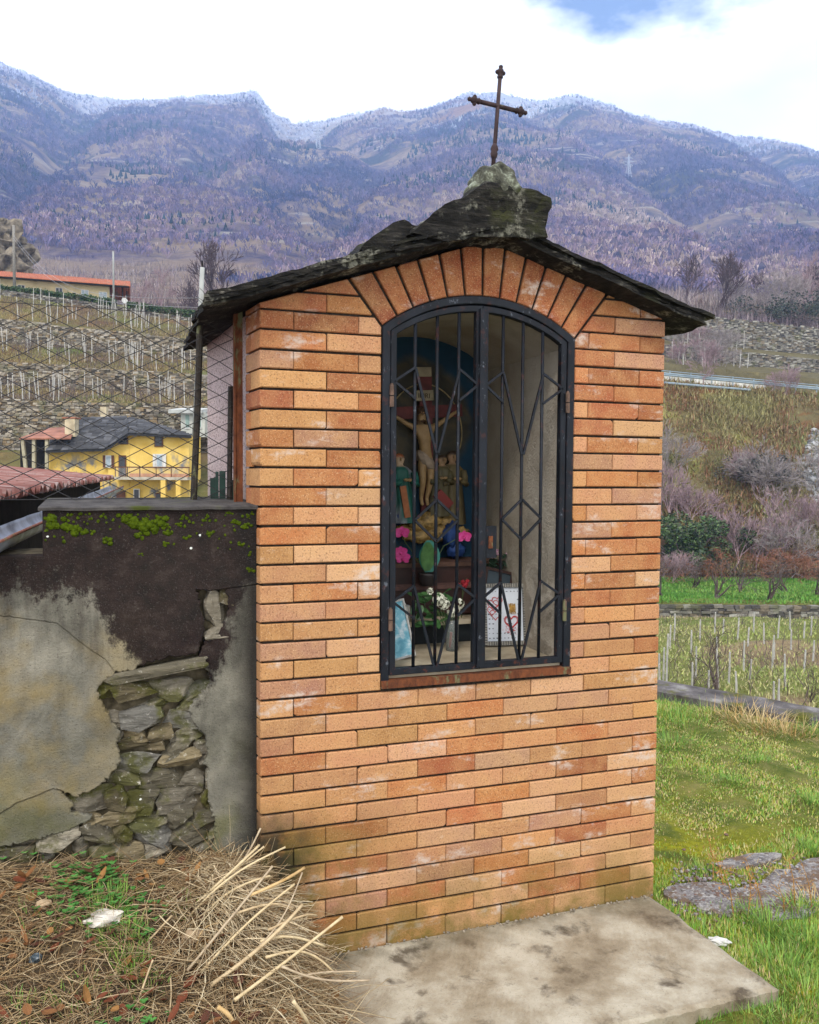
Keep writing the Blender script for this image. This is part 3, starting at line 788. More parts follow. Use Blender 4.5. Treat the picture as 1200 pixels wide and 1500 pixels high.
crackA = jitter(cp([(-120, 440), (0, 470), (110, 485), (230, 502), (300, 560), (360, 605), (420, 645), (458, 697)]), 6, 1.2, 1)
holeT = jitter(cp([(458, 697), (520, 690), (600, 655), (680, 632), (780, 625), (800, 590), (815, 540), (820, 490), (802, 425), (786, 365)]), 3.5, 2.3, 2)
holeTop = jitter(cp([(786, 365), (840, 372), (905, 362)]), 5, 1.2, 3)
rightE = jitter(cp([(905, 362), (916, 440), (892, 515), (850, 545), (815, 580), (795, 640), (832, 690), (842, 740), (752, 850), (782, 905), (822, 960), (832, 1020), (812, 1065), (835, 1090), (822, 1130), (832, 1200), (862, 1300), (850, 1460), (850, 1700)]), 3.5, 2.4, 4)
leftE = jitter(cp([(458, 697), (395, 752), (386, 775), (410, 820), (440, 880), (476, 930), (470, 1000), (486, 1050), (440, 1110), (400, 1150), (300, 1195), (268, 1178), (213, 1162)]), 3.5, 2.4, 5)
crackB = jitter(cp([(213, 1162), (140, 1192), (70, 1217), (0, 1262), (-120, 1290)]), 6, 1.0, 6)
lowE = jitter(cp([(213, 1162), (247, 1176), (292, 1226), (282, 1258), (368, 1272), (358, 1292), (230, 1345), (90, 1382), (0, 1396), (-120, 1420)]), 3.5, 2.3, 7)
def wx(pts): return w2(pts)
XR = -0.003
upper = wx(crackA) + wx(holeT)[1:] + wx(holeTop)[1:] + wx(rightE)[1:] + [(XR, wx(rightE)[-1][1]), (XR, ztop - .012), (xL, ztop - .012), (xL, 1.575), (XW0, 1.575), (XW0, wx(crackA)[0][1])]
upper = wx(crackA) + wx(holeT)[1:] + wx(holeTop)[1:]
tr = wx(holeTop)[-1]
upper += [(XR, tr[1] + 0.012), (XR, ztop - .012), (xL, ztop - .012), (xL, 1.578), (XW0, 1.578), (XW0, wx(crackA)[0][1])]
rightp = [tr] + wx(rightE)[1:] + [(XR, wx(rightE)[-1][1]), (XR, tr[1] + 0.012)]
leftp = wx(crackA)[::-1] + [(XW0, wx(crackA)[0][1]), (XW0, wx(crackB)[-1][1])] + wx(crackB)[::-1][:-1] + wx(leftE)[::-1][:-1]
lowp = wx(crackB) + [(XW0, wx(crackB)[-1][1]), (XW0, wx(lowE)[-1][1])] + wx(lowE)[::-1][:-1]
for nm, pl, dy in (('render_coat', upper, 0.0), ('render_coat', rightp, 0.003), ('render_coat', leftp, 0.001), ('render_coat', lowp, 0.006)):
    mb = MB(); prism_xz(mb, pl, WY + dy, WY + .08, 0.0042); mb.obj(nm, RENDER, wall)
mb = MB()
cpx = np.linspace(xL - .012, -0.003, 26)
top = []
for i, x in enumerate(cpx):
    e = .004 * fbm(x * 9, 2)
    top.append([(x, WY - .012 + e * 2, ztop - .014 + e), (x, WY - .014 + e * 2, ztop - .004 + e), (x, WY - .004, ztop + e), (x, 0.41, ztop + .02), (x, 0.42, ztop - .03)])
for i in range(len(top)):
    mb.v.extend(top[i])
    if i:
        for k in range(4): mb.f.append(((i - 1) * 5 + k, i * 5 + k, i * 5 + k + 1, (i - 1) * 5 + k + 1))
mb.f.append((0, 1, 2, 3, 4)); mb.f.append(tuple(range(len(mb.v) - 1, len(mb.v) - 6, -1)))
def mk_cop():
    m = Mat('coping_concrete', 0.9, .15); c = m.ramp(m.noise(12, 6, .7), [(0.3, (0.03, 0.027, 0.027, 1)), (0.7, (0.13, 0.118, 0.11, 1))])
    m.color(m.mix(m.step(m.noise(6, 5), .55, .65), c, (0.06, 0.07, 0.015, 1))); m.bump(m.noise(90, 4, .7), .7, .006); return m.m
mb.obj('coping', mk_cop(), wall)
# rubble stones in the broken places
def stone(mb, c, s, rot):
    bm = bmesh.new()
    for i in range(17):
        p = Vector((RNG.uniform(-1, 1), RNG.uniform(-1, .6), RNG.uniform(-1, 1))); k = max(abs(p.x), abs(p.z)); p = p * (RNG.uniform(.86, 1.05) / max(k, .3)) if RNG.random() < .75 else p
        p.y = max(-1, min(1, p.y)); bm.verts.new(p)
    h = bmesh.ops.convex_hull(bm, input=bm.verts); bmesh.ops.delete(bm, geom=[v for v in bm.verts if not v.link_faces], context='VERTS')
    for _ in range(2): bmesh.ops.subdivide_edges(bm, edges=[e for e in bm.edges if e.calc_length() > .4], cuts=1); bmesh.ops.triangulate(bm, faces=bm.faces[:])
    off = Vector((RNG.uniform(0, 99), RNG.uniform(0, 99), RNG.uniform(0, 99))); bm.normal_update()
    for v in bm.verts: v.co += v.normal * (.16 * mnoise.fractal(Vector((v.co.x * 1.1, v.co.y, v.co.z * 2.4)) + off, 1, 2, 4))
    bm.verts.ensure_lookup_table()
    mb.add([Vector(c) + rot @ Vector((v.co.x * s[0], v.co.y * s[1], v.co.z * s[2])) for v in bm.verts], [tuple(v.index for v in f.verts) for f in bm.faces]); bm.free()
SC = [(0.23, 0.2, 0.15), (0.33, 0.29, 0.22), (0.15, 0.13, 0.09), (0.24, 0.19, 0.11), (0.24, 0.225, 0.195), (0.13, 0.105, 0.06)]
def put_stone(px, py, w, h, tilt=0.0, dy=0.0):
    c = on_y(px, py, WY + .066 + dy); s = 2.9 / 1200
    mb = MB(); stone(mb, c, (w * s / 2 * 1.12, .06, h * s / 2 * 1.2), Matrix.Rotation(tilt + RNG.uniform(-.1, .1), 3, 'Y') @ Matrix.Rotation(RNG.uniform(-.2, .2), 3, 'Z'))
    o = mb.obj('stone', RUBBLE, wall); k = RNG.uniform(.8, 1.2); c = RNG.choice(SC); o.color = (c[0] * k, c[1] * k, c[2] * k, 1)
put_stone(225, 979, 158, 15, -0.22, -.03)                              # ledge of broken render
put_stone(312, 890, 34, 58, 0.1, .01); put_stone(318, 926, 42, 20, -0.5, -.01); put_stone(333, 868, 20, 30, 0, .0)
RE_ = sorted((b, a) for a, b in rightE); LE_ = sorted((b, a) for a, b in leftE)
def xr_(y): return float(np.interp(y, [p[0] for p in RE_], [p[1] for p in RE_]))
def xl_(y): return float(np.interp(y, [p[0] for p in LE_], [p[1] for p in LE_])) if y < 1160 else float(np.interp(y, [1160, 1185, 1198, 1205, 1225, 1240, 1250], [80, 105, 120, 60, -5, -40, -60]))
y = 992.0
while y < 1275:
    h = RNG.uniform(15, 36); ym = y + h / 2; x0_, x1_ = xl_(ym) - 6, xr_(ym) + 8; x = x0_ - RNG.uniform(0, 12)
    while x < x1_ - 8:
        w = min(RNG.uniform(24, 72), x1_ - x + 4); edge = x < x0_ + 6 or x + w > x1_ - 12
        put_stone(x + w / 2, ym + RNG.uniform(-3, 3), w, h, RNG.uniform(-.35, .2), .012 if edge else RNG.uniform(-.01, .012)); x += w * .9
    y += h * .86
# moss cushions on the crown
def mk_moss(name, a, b):
    m = Mat(name, 1.0, .05); m.color(m.ramp(m.noise(70, 5, .7), [(0.3, a), (0.7, b)])); m.bump(m.noise(260, 3, .8), 1.0, .006); return m.m
MOSS = mk_moss('moss_green', (0.025, 0.045, 0.004, 1), (0.12, 0.17, 0.01, 1))
def cushion(px, py, r, n=7):
    mb = MB()
    for i in range(n):
        a = RNG.uniform(0, 6.28); d = r * RNG.uniform(0, 1) ** .7
        c = on_y(px + d * math.cos(a) * 1.25, py + d * math.sin(a) * .8, WY)
        q = r * RNG.uniform(.2, .55) * 2.9 / 1200
        mb.blob(c, q, 3, .3, 4.5, (1, .4, .9))
    mb.obj('moss_cushion', MOSS, wall, smooth=True)
for px, py, r, n in ((85, 766, 14, 9), (108, 775, 12, 8), (74, 760, 9, 6), (122, 778, 7, 5), (158, 792, 8, 6), (196, 765, 15, 11), (218, 770, 17, 12), (236, 766, 13, 9), (205, 784, 9, 6), (246, 782, 8, 6), (244, 796, 6, 4), (275, 786, 6, 4), (262, 768, 5, 3), (307, 781, 7, 5), (300, 762, 5, 3), (345, 766, 8, 5), (362, 771, 8, 5), (352, 797, 6, 4), (367, 812, 6, 4), (366, 836, 6, 4), (206, 812, 4, 3), (336, 752, 5, 3), (367, 753, 5, 3), (138, 779, 5, 3), (180, 758, 8, 5), (152, 757, 5, 3), (268, 757, 6, 4)): cushion(px, py, r * .85, n + 3)
mb = MB()
for i in range(70):
    px, py = RNG.uniform(64, 372), 752 + abs(RNG.gauss(0, 22)); c = on_y(px, py, WY - .001); mb.blob(c, RNG.uniform(.0025, .007), 1, .3, 4, (1, .6, 1))
tag(mb.obj('moss_specks', MOSS, wall), kind='stuff')
LICH = plain('white_lichen', (0.7, 0.72, 0.66), .95, .1, .2, 80)
for px, py, r in ((280, 803, 1.9), (293, 784, 1.6), (70, 786, 1.6), (206, 1171, 1.6)):
    mb = MB(); mb.blob(on_y(px, py, WY - .001), r * 2.9 / 1200, 2, .3, 3, (1, .4, 1)); mb.obj('lichen_spot', LICH, wall)

# ------------------------------------------------------------------ fence on the wall
FY = 0.31
fence = thing('wire_fence', 'rusty diamond mesh fence on thin posts standing on the old wall', 'fence', (-0.6, FY, 1.77))
WOODP = mk_rust('blackened_post', (0.012, 0.01, 0.009, 1), (0.05, 0.04, 0.032, 1))
a_, b_ = on_y(283, 737, FY), on_y(294, 452, FY)
mb = MB(); mb.tube([a_ - Vector((0, 0, .03)), a_ + (b_ - a_) * .5 + Vector((.003, 0, 0)), b_], [0.0135, 0.013, 0.0135], 8); mb.obj('post', WOODP, fence)
a_, b_ = on_y(336, 740, FY), on_y(338, 566, FY)
mb = MB(); mb.tube([a_, b_], 0.011, 6); mb.obj('post', WOODP, fence)
a_, b_ = on_y(357, 745, 0.24), on_y(353, 455, 0.24)
a_.x = b_.x = -0.05
mb = MB(); mb.box(((a_.x, 0.215, (a_.z + b_.z) / 2)), (0.028, 0.03, b_.z - a_.z)); mb.box((a_.x - .017, 0.21, (a_.z + b_.z) / 2), (0.006, 0.035, b_.z - a_.z)); mb.obj('post', RUST, fence)
WIRE = plain('dark_fence_wire', (0.03, 0.028, 0.028), .7, .4, .4, 30)
mb = MB()
fx0, fx1 = -2.3, a_.x
cw, ch = 0.118, 0.0635
def ftop(x): return np.interp(x, [-2.3, on_y(0, 430, FY).x, on_y(290, 460, FY).x, fx1], [on_y(0, 432, FY).z, on_y(0, 432, FY).z, on_y(290, 462, FY).z, on_y(345, 470, FY).z])
nzr = 14
for sgn in (1, -1):
    for k in range(-16, 40):
        pts = []
        for j in range(nzr * 2 + 1):
            x = fx0 + k * cw + sgn * j * cw / 2; z = 1.765 + j * ch / 2
            if x < fx0 or x > fx1 or z > ftop(x): 
                if len(pts) > 1: break
                pts = [] if x < fx0 or x > fx1 else pts
                if z > ftop(x): break
                continue
            e = .006
            pts.append((x + e * fbm(x * 6, z * 6, 1), FY - .014 + (.004 if (j + k) % 2 else -.004) + .012 * fbm(x * 2, z * 2, 4), z + e * fbm(x * 6, z * 6, 9)))
        if len(pts) > 1: mb.tube(pts, 0.0017, 4, cap=False)
for (xa, za, xb, zb) in ((fx0, ftop(fx0), on_y(290, 470, FY).x, ftop(on_y(290, 470, FY).x)), (on_y(290, 470, FY).x, ftop(on_y(290, 470, FY).x), fx1, ftop(fx1)), (fx0, 1.775, fx1, 1.775)):
    pts = [(xa + (xb - xa) * t, FY - .012, za + (zb - za) * t - .012 * math.sin(t * math.pi)) for t in np.linspace(0, 1, 14)]
    mb.tube(pts, 0.0015, 4, cap=False)
for i in range(9):       # loose snipped ends at the top
    p = on_y(RNG.uniform(292, 332), RNG.uniform(440, 470), FY - .02); q = p + Vector((RNG.uniform(-.05, .05), 0, RNG.uniform(-.01, .05))); mb.tube([p, (p + q) / 2 + Vector((0, 0, .01)), q], .0012, 3, cap=False)
tag(mb.obj('wire_mesh', WIRE, fence), kind='stuff')
GREENP = plain('dark_green_paint', (0.018, 0.045, 0.035), .6, .3, .4, 20)
for px, py in ((313, 702), (326, 690), (319, 690)):
    pass
for px, top, w in ((312, 700, 7), (318, 691, 4), (326, 690, 8), (341, 703, 8)):
    p0 = on_y(px, 738, .36); p1 = on_y(px, top, .36); mb = MB(); mb.box((p0 + p1) / 2, (w * .0029, .018, (p1 - p0).length)); 
    tag(mb.obj('picket', GREENP), 'dark green stub of a picket standing behind the fence post beside the pink plaster', 'picket', 'green picket stubs behind the fence')

# ------------------------------------------------------------------ lean-to roof and gutter beyond the wall
def mk_sheet():
    m = Mat('red_corrugated_sheet', .6, .35)
    c = m.ramp(m.noise(2.2, 6, .65, stretch=(.5, 3, 1)), [(0.3, (0.14, 0.045, 0.035, 1)), (0.5, (0.26, 0.095, 0.07, 1)), (0.66, (0.48, 0.38, 0.34, 1))])
    m.color(m.mix(m.step(m.noise(30, 5, .7), .58, .66), c, (0.1, 0.05, 0.035, 1))); m.bump(m.noise(40, 4), .3, .004); return m.m
shed = thing('lean_to_roof', 'faded red corrugated lean-to roof with dented zinc gutter behind the old wall', 'roof', at(60, 760, 4.0) - Vector((0, 0, 1.6)))
g0, g1 = at(-60, 806, 2.45), at(172, 712, 8.2)
def at_y(p, q, y): return p + (q - p) * ((y - p.y) / (q.y - p.y))
g0 = at_y(g0, g1, -0.1)
gd = (g1 - g0).normalized(); gn_ = Vector((-gd.y, gd.x, 0)).normalized()
if gn_.x > 0: gn_ = -gn_
e0 = g0 + gn_ * 0.03 + Vector((0, 0, .135)); e1 = g1 + gn_ * .03 + Vector((0, 0, .085))
mb = MB(); ncor = 72; nlen = 12; Lr = 1.9; rise = 0.16
for i in range(ncor * 4 + 1):
    t = i / (ncor * 4); base = e0 + (e1 - e0) * t; cz = 0.02 * math.sin(i * math.pi / 2)
    for k in range(nlen + 1):
        s = k / nlen; jag = (.02 * fbm(t * 60, 1) if k == 0 else 0)
        mb.v.append(tuple(base + gn_ * (s * Lr + jag) + Vector((0, 0, s * rise + cz + .008 * fbm(t * 9, s * 3)))))
for i in range(ncor * 4):
    for k in range(nlen):
        a = i * (nlen + 1) + k; mb.f.append((a, a + 1, a + nlen + 2, a + nlen + 1))
sh = mb.obj('roof_sheet', mk_sheet(), shed, smooth=True)
sm_ = sh.modifiers.new('thick', 'SOLIDIFY'); sm_.thickness = .004
DARKW = plain('sooty_timber', (0.018, 0.015, 0.013), .9, .1, .5, 12)
mb = MB(); q0 = e0 + gn_ * .16 - Vector((0, 0, .10)); q1 = e1 + gn_ * .16 - Vector((0, 0, .08))
q0 = at_y(q0, q1, .5); mb.bar(q0, q1, 0.16, 0.06, (gn_.x, gn_.y, 0)); mb.obj('eaves_board', DARKW, shed)
mb = MB(); q0 = e0 + gn_ * .4 - Vector((0, 0, 1.0)); q1 = e1 + gn_ * .4 - Vector((0, 0, 1.0)); q0 = at_y(q0, q1, .5); mb.bar(q0, q1, 2.0, 0.12, (gn_.x, gn_.y, 0)); mb.obj('shed_wall', DARKW, shed)
ZINC = plain('weathered_zinc', (0.36, 0.38, 0.42), .45, .5, .5, 9, metal=.55, bump=.3)
mb = MB(); nl = 40; na_ = 12
for i in range(nl + 1):
    c = g0 + (g1 - g0) * (i / nl) + Vector((0, 0, .004 * fbm(i * .5, 3)))
    for k in range(na_ + 1):
        a = math.pi * (1.06 * k / na_ - .03); R = 0.058 * (1 + .05 * fbm(i * .6, k * .6)); d = gn_ * (math.cos(a) * R) - Vector((0, 0, math.sin(a) * R))
        mb.v.append(tuple(c + d))
for i in range(nl):
    for k in range(na_):
        a = i * (na_ + 1) + k; mb.f.append((a, a + 1, a + na_ + 2, a + na_ + 1))
gt = mb.obj('gutter', ZINC, shed, smooth=True); s_ = gt.modifiers.new('thick', 'SOLIDIFY'); s_.thickness = .0025
mb = MB(); mb.tube([g0 - gn_ * .059, g1 - gn_ * .059], 0.006, 8); mb.obj('gutter_bead', mk_rust('red_oxide_bead', (.12, .04, .03, 1), (.3, .13, .09, 1)), shed, True)
# ------------------------------------------------------------------ inside the niche
def skin_figure(name, joints, edges, mat, parent, root=0, sub=2):
    me = bpy.data.meshes.new(name); off = wloc(parent) if parent else Vector((0, 0, 0))
    me.from_pydata([tuple(Vector(j[0]) - off) for j in joints], edges, []); me.update()
    o = bpy.data.objects.new(name, me); COL.objects.link(o); o.parent = parent
    md = o.modifiers.new('skin', 'SKIN'); md.use_smooth_shade = True
    for i, v in enumerate(me.skin_vertices[0].data):
        r = joints[i][1]; v.radius = (r, r) if not isinstance(r, tuple) else r; v.use_root = (i == root)
    s = o.modifiers.new('sub', 'SUBSURF'); s.levels = sub; s.render_levels = sub
    me.materials.append(mat); return o
FLESH = plain('painted_flesh', (0.3, 0.19, 0.085), .55, .35, .2, 30)
PAINTC = vmat('painted_statuary', .55, .35, var=.25, scale=30)
RY = 0.80
def mk_panel():
    m = Mat('painted_sky_panel', .7, .25); x, y, z = m.xyz()
    dx = m.math('SUBTRACT', x, 0.875); dz = m.math('SUBTRACT', z, 2.12)
    r = m.math('SQRT', m.math('ADD', m.math('MULTIPLY', dx, dx), m.math('MULTIPLY', dz, dz)))
    blue = m.ramp(m.noise(5, 5), [(0.3, (0.006, 0.03, 0.055, 1)), (0.7, (0.012, 0.055, 0.1, 1))])
    cl = m.ramp(m.noise(7, 5, .6, dist=.8), [(0.3, (0.02, 0.022, 0.02, 1)), (0.5, (0.05, 0.045, 0.032, 1)), (0.7, (0.11, 0.08, 0.04, 1))])
    f = m.rng(m.math('ADD', r, m.math('MULTIPLY', m.math('SUBTRACT', m.noise(4, 4), .5), .12)), .33, .29)
    c = m.mix(f, blue, cl)
    c = m.mix(m.math('MULTIPLY', m.step(m.noise(3.3, 5, .6, dist=.5), .56, .62), m.rng(z, 2.5, 2.3)), c, (0.06, 0.06, 0.05, 1))
    m.color(c); m.bump(m.noise(14, 5), .4, .01); return m.m
ret = thing('crucifixion_altarpiece', 'painted crucifixion relief with blue arched sky panel inside the shrine niche', 'altarpiece', (0.875, RY, 1.45))
hw_ = 0.372; zs_ = on_y(690, 528, RY).z; ri = on_y(602, 487, RY).z - zs_
pan = [(0.875 - hw_, 1.45), (0.875 - hw_, zs_)] + [(0.875 + hw_ * math.sin(t), zs_ + ri * math.cos(t)) for t in np.linspace(-math.pi / 2, math.pi / 2, 19)][1:-1] + [(0.875 + hw_, zs_), (0.875 + hw_, 1.45)]
mb = MB(); prism_xz(mb, pan, RY, RY + .03, .004); mb.obj('sky_panel', mk_panel(), ret)
RIM = plain('faded_gold', (0.3, 0.22, 0.1), .5, .4, .4, 40)
mb = MB(); c0 = on_y(622, 640, RY - .01)
mb.tube([(c0.x + .2 * math.sin(t), RY - .008, c0.z + .02 + .24 * math.cos(t)) for t in np.linspace(-1.9, 1.9, 40)], .0035, 5); mb.obj('gilt_rim', RIM, ret, True)
CRW = plain('dark_red_cross_paint', (0.11, 0.022, 0.02), .6, .3, .4, 25)
def beam(a, b, w, Y, nm, mat):
    p, q = on_y(*a, Y), on_y(*b, Y); mb = MB(); mb.bar(p, q, w, .022); return mb.obj(nm, mat, ret)
beam((622, 541), (626, 760), .066, RY - .025, 'cross_upright', CRW); beam((572, 606), (676, 601), .06, RY - .028, 'cross_arm', CRW)
CREAM = plain('cream_scroll', (0.3, 0.25, 0.16), .7, .3, .25, 30)
beam((607, 545), (631, 545), .045, RY - .04, 'cross_cap', CREAM)
pq = beam((609, 580), (634, 579), .05, RY - .042, 'title_scroll', CREAM)
cu = bpy.data.curves.new('inscription', 'FONT'); cu.body = 'INRI'; cu.size = .034; cu.align_x = 'CENTER'; cu.align_y = 'CENTER'; cu.extrude = .001
to = bpy.data.objects.new('inscription', cu); COL.objects.link(to); 
tp = on_y(621.5, 580, RY - .056); 
dg = bpy.context.evaluated_depsgraph_get(); im = bpy.data.meshes.new_from_object(to.evaluated_get(dg)); bpy.data.objects.remove(to); bpy.data.curves.remove(cu)
im.transform(Matrix.Rotation(math.pi / 2, 4, 'X')); im.materials.clear(); im.materials.append(plain('scroll_ink', (.06, .035, .02), .8, .1))
to = bpy.data.objects.new('inscription', im); COL.objects.link(to); to.location = tp - wloc(pq); to.parent = pq
J = lambda px, py, dy=0.0: on_y(px, py, RY - .062 + dy)
jt = [(J(624, 674), .031), (J(623, 660), .029), (J(622, 645), .031), (J(621, 633), .036), (J(620, 624), .017), (J(618, 614, -.012), .021), (J(618, 604, -.014), .022),
      (J(609, 627), .017), (J(596, 621), .0125), (J(584, 613), .0095), (J(578, 609), .008),
      (J(633, 627), .017), (J(649, 617), .0125), (J(664, 606), .0095), (J(671, 602), .008),
      (J(618, 682), .023), (J(620, 703, -.03), .018), (J(618, 717, -.01), .015), (J(617, 731), .0105), (J(619, 741, -.02), .009),
      (J(631, 682), .023), (J(631, 702, -.03), .018), (J(628, 717, -.01), .015), (J(625, 730), .0105), (J(627, 741, -.02), .009)]
eg = [(0, 1), (1, 2), (2, 3), (3, 4), (4, 5), (5, 6), (3, 7), (7, 8), (8, 9), (9, 10), (3, 11), (11, 12), (12, 13), (13, 14), (0, 15), (15, 16), (16, 17), (17, 18), (18, 19), (0, 20), (20, 21), (21, 22), (22, 23), (23, 24)]
corpus = skin_figure('crucified_figure', jt, eg, FLESH, ret)
HAIR = plain('brown_hair_paint', (0.06, 0.03, 0.015), .7, .2, .4, 60)
mb = MB(); h = J(617.5, 606, -.006); mb.blob(h + Vector((0, .012, .008)), .028, 3, .12, 5, (1, .9, 1.05)); mb.blob(h + Vector((-.022, .008, -.03)), .013, 2, .2, 5, (.8, .8, 2)); mb.blob(h + Vector((.02, .01, -.028)), .012, 2, .2, 5, (.8, .8, 1.9)); mb.blob(h + Vector((0, -.02, -.032)), .011, 2, .15, 5, (1.1, .6, 1.2))
mb.obj('hair', HAIR, corpus, True)
def face(parent, c, s, mat):
    mb = MB(); mb.blob(c + Vector((0, -.024 * s, 0)), .0055 * s, 2, .05, 3, (.7, 1, 1.5))
    for d in (-1, 1): mb.blob(c + Vector((.0085 * d * s, -.0205 * s, .006 * s)), .0034 * s, 1, 0, 1, (1.3, .6, .7))
    mb.obj('face_features', mat, parent, True)
face(corpus, J(618, 606, -.014), 1.0, plain('face_shadow_paint', (.3, .17, .09), .6, .3))
CLOTH = plain('rose_white_cloth', (0.3, 0.23, 0.17), .8, .2, .35, 25)
mb = MB(); cl_ = J(624, 676, 0); vs, fs = ico(3)
out = []
for p in vs:
    a = math.atan2(p.y, p.x); k = 1 + .12 * math.sin(9 * a + p.z * 4) + .1 * mnoise.noise(p * 3)
    out.append(cl_ + Vector((p.x * .052 * k, p.y * .04 * k, p.z * .038 * k - .004 * p.x * 10)))
mb.add(out, fs); mb.obj('loincloth', CLOTH, corpus, True)
def robed(px, ytop, ybot, wpx, robe, mantle, headc, lean=0.0, dy=0.0, nm='robed_figure', veil=None):
    t, b = on_y(px, ytop, RY - .06 + dy), on_y(px + lean, ybot, RY - .06 + dy); Hh = t.z - b.z; w = wpx * .0034 / 2
    prof = [(1.05, 0), (1.0, .12), (.9, .3), (.8, .5), (.86, .66), (.9, .74), (.62, .8), (.3, .825), (.27, .85), (.36, .875), (.43, .92), (.4, .96), (.22, .992), (.02, 1.0)]
    vs, fs, cols = [], [], []; N = 28; s = RNG.uniform(0, 9)
    for r, z in prof:
        for k in range(N):
            a = 2 * math.pi * k / N; f = 1 + (.13 * math.sin(7 * a + s + z * 3) + .07 * math.sin(13 * a + s * 2)) * (z < .78)
            x0 = b.x + (t.x - b.x) * z
            vs.append((x0 + r * w * f * math.cos(a), RY - .055 + dy + r * w * .72 * f * math.sin(a), b.z + z * Hh))
            front = -math.sin(a)
            if z >= .825: cols.append(headc if front > -.15 and z < .96 else (veil or (.05, .03, .018)))
            else: cols.append(mantle if math.cos(a + z * 3.1) > .1 else robe)
    for i in range(len(prof) - 1):
        for k in range(N): k2 = (k + 1) % N; fs.append((i * N + k, i * N + k2, (i + 1) * N + k2, (i + 1) * N + k))
    o = mesh_obj(nm, vs, fs, PAINTC, ret, True, np.array(cols))
    hc = Vector((b.x + (t.x - b.x) * .92, RY - .055 + dy - .0, b.z + .915 * Hh)); face(o, hc, w / .05 * .9, FLESH)
    for d in (-1, 1):      # folded forearms with hands
        sh = Vector((b.x + d * w * .8, RY - .07 + dy, b.z + .72 * Hh)); el = sh + Vector((d * w * .1, -w * .5, -.17 * Hh)); hd = el + Vector((-d * w * .75, -w * .35, .07 * Hh))
        mbb = MB(); mbb.tube([sh, sh.lerp(el, .5), el, el.lerp(hd, .7)], [w * .3, w * .27, w * .25, w * .2], 8); mbb.obj('sleeve', plain('sleeve_paint', mantle, .6, .3), o, True)
        mbb = MB(); mbb.blob(hd, w * .17, 2, .1, 3, (1.2, .8, .8)); mbb.obj('hand', FLESH, o, True)
    return o
robed(585, 664, 766, 36, (.2, .22, .24), (.012, .1, .075), (.5, .36, .24), 6, -.03, 'robed_figure', (.3, .1, .04))
mb = MB(); mb.bar(on_y(590, 712, RY - .13), on_y(597, 758, RY - .13), .03, .012); mb.obj('orange_sash', plain('orange_drapery', (.32, .11, .04), .6, .3, .3, 30), ret)
robed(649, 666, 756, 34, (.12, .1, .05), (.1, .085, .04), (.35, .22, .12), -6, 0.0)
robed(663, 660, 768, 36, (.2, .13, .035), (.13, .1, .045), (.33, .2, .11), 0, .012)
ROCK = plain('ochre_ground_paint', (0.3, 0.19, 0.06), .5, .4, .75, 45, bump=.5)
mb = MB()
for px, py, r in ((612, 768, 16), (630, 764, 20), (640, 782, 18), (618, 786, 15), (603, 784, 13), (655, 768, 14), (672, 782, 16), (590, 776, 12)): mb.blob(on_y(px, py, RY - .06), r * .0034, 3, .22, 3, (1, .6, .7))
mb.obj('modelled_ground', ROCK, ret, True)
BLUEP = plain('ultramarine_drapery', (0.015, 0.045, 0.16), .6, .3, .4, 25)
mb = MB(); mb.blob(on_y(662, 785, RY - .1), .055, 3, .25, 4, (.75, .5, 1.2)); mb.blob(on_y(668, 806, RY - .1), .045, 3, .25, 4, (1, .5, .8)); mb.obj('blue_drapery', BLUEP, ret, True)
mb = MB(); mb.blob(on_y(585, 757, RY - .1), .035, 3, .2, 4, (.9, .5, 1)); mb.obj('blue_drapery', BLUEP, ret, True)
mb = MB(); mb.bar(on_y(640, 722, RY - .1), on_y(659, 742, RY - .1), .05, .02); mb.obj('red_drapery', plain('crimson_drapery', (.2, .03, .025), .6, .3), ret)

# altar block below
DWOOD = plain('dark_stained_wood', (0.035, 0.013, 0.01), .55, .35, .5, 14)
altar = thing('altar_block', 'dark red brown wooden altar step below the crucifixion relief', 'altar', (0.885, .7, 1.078))
mb = MB(); mb.span((0.502, 0.60, 1.2), (1.272, 0.858, 1.43)); mb.obj('base', DWOOD, altar)
mb = MB(); mb.span((0.502, 0.585, 1.432), (1.272, 0.857, 1.452)); mb.obj('shelf', plain('shelf_wood', (.09, .045, .03), .6, .3, .4, 20), altar)
mb = MB(); mb.span((0.502, 0.588, 1.325), (1.272, 0.599, 1.345)); mb.span((0.502, 0.592, 1.346), (1.272, 0.5995, 1.352)); mb.obj('moulding', plain('moulding_wood', (.11, .055, .045), .6, .3, .4, 20), altar)
mb = MB(); mb.span((0.502, 0.5, 1.168), (1.272, 0.856, 1.19)); mb.obj('step', STONE_SHELF, altar)
mb = MB(); mb.span((0.53, 0.53, 1.0785), (1.25, 0.85, 1.167)); mb.obj('plinth', plain('black_recess_board', (.012, .016, .018), .7, .3, .4, 12), altar)

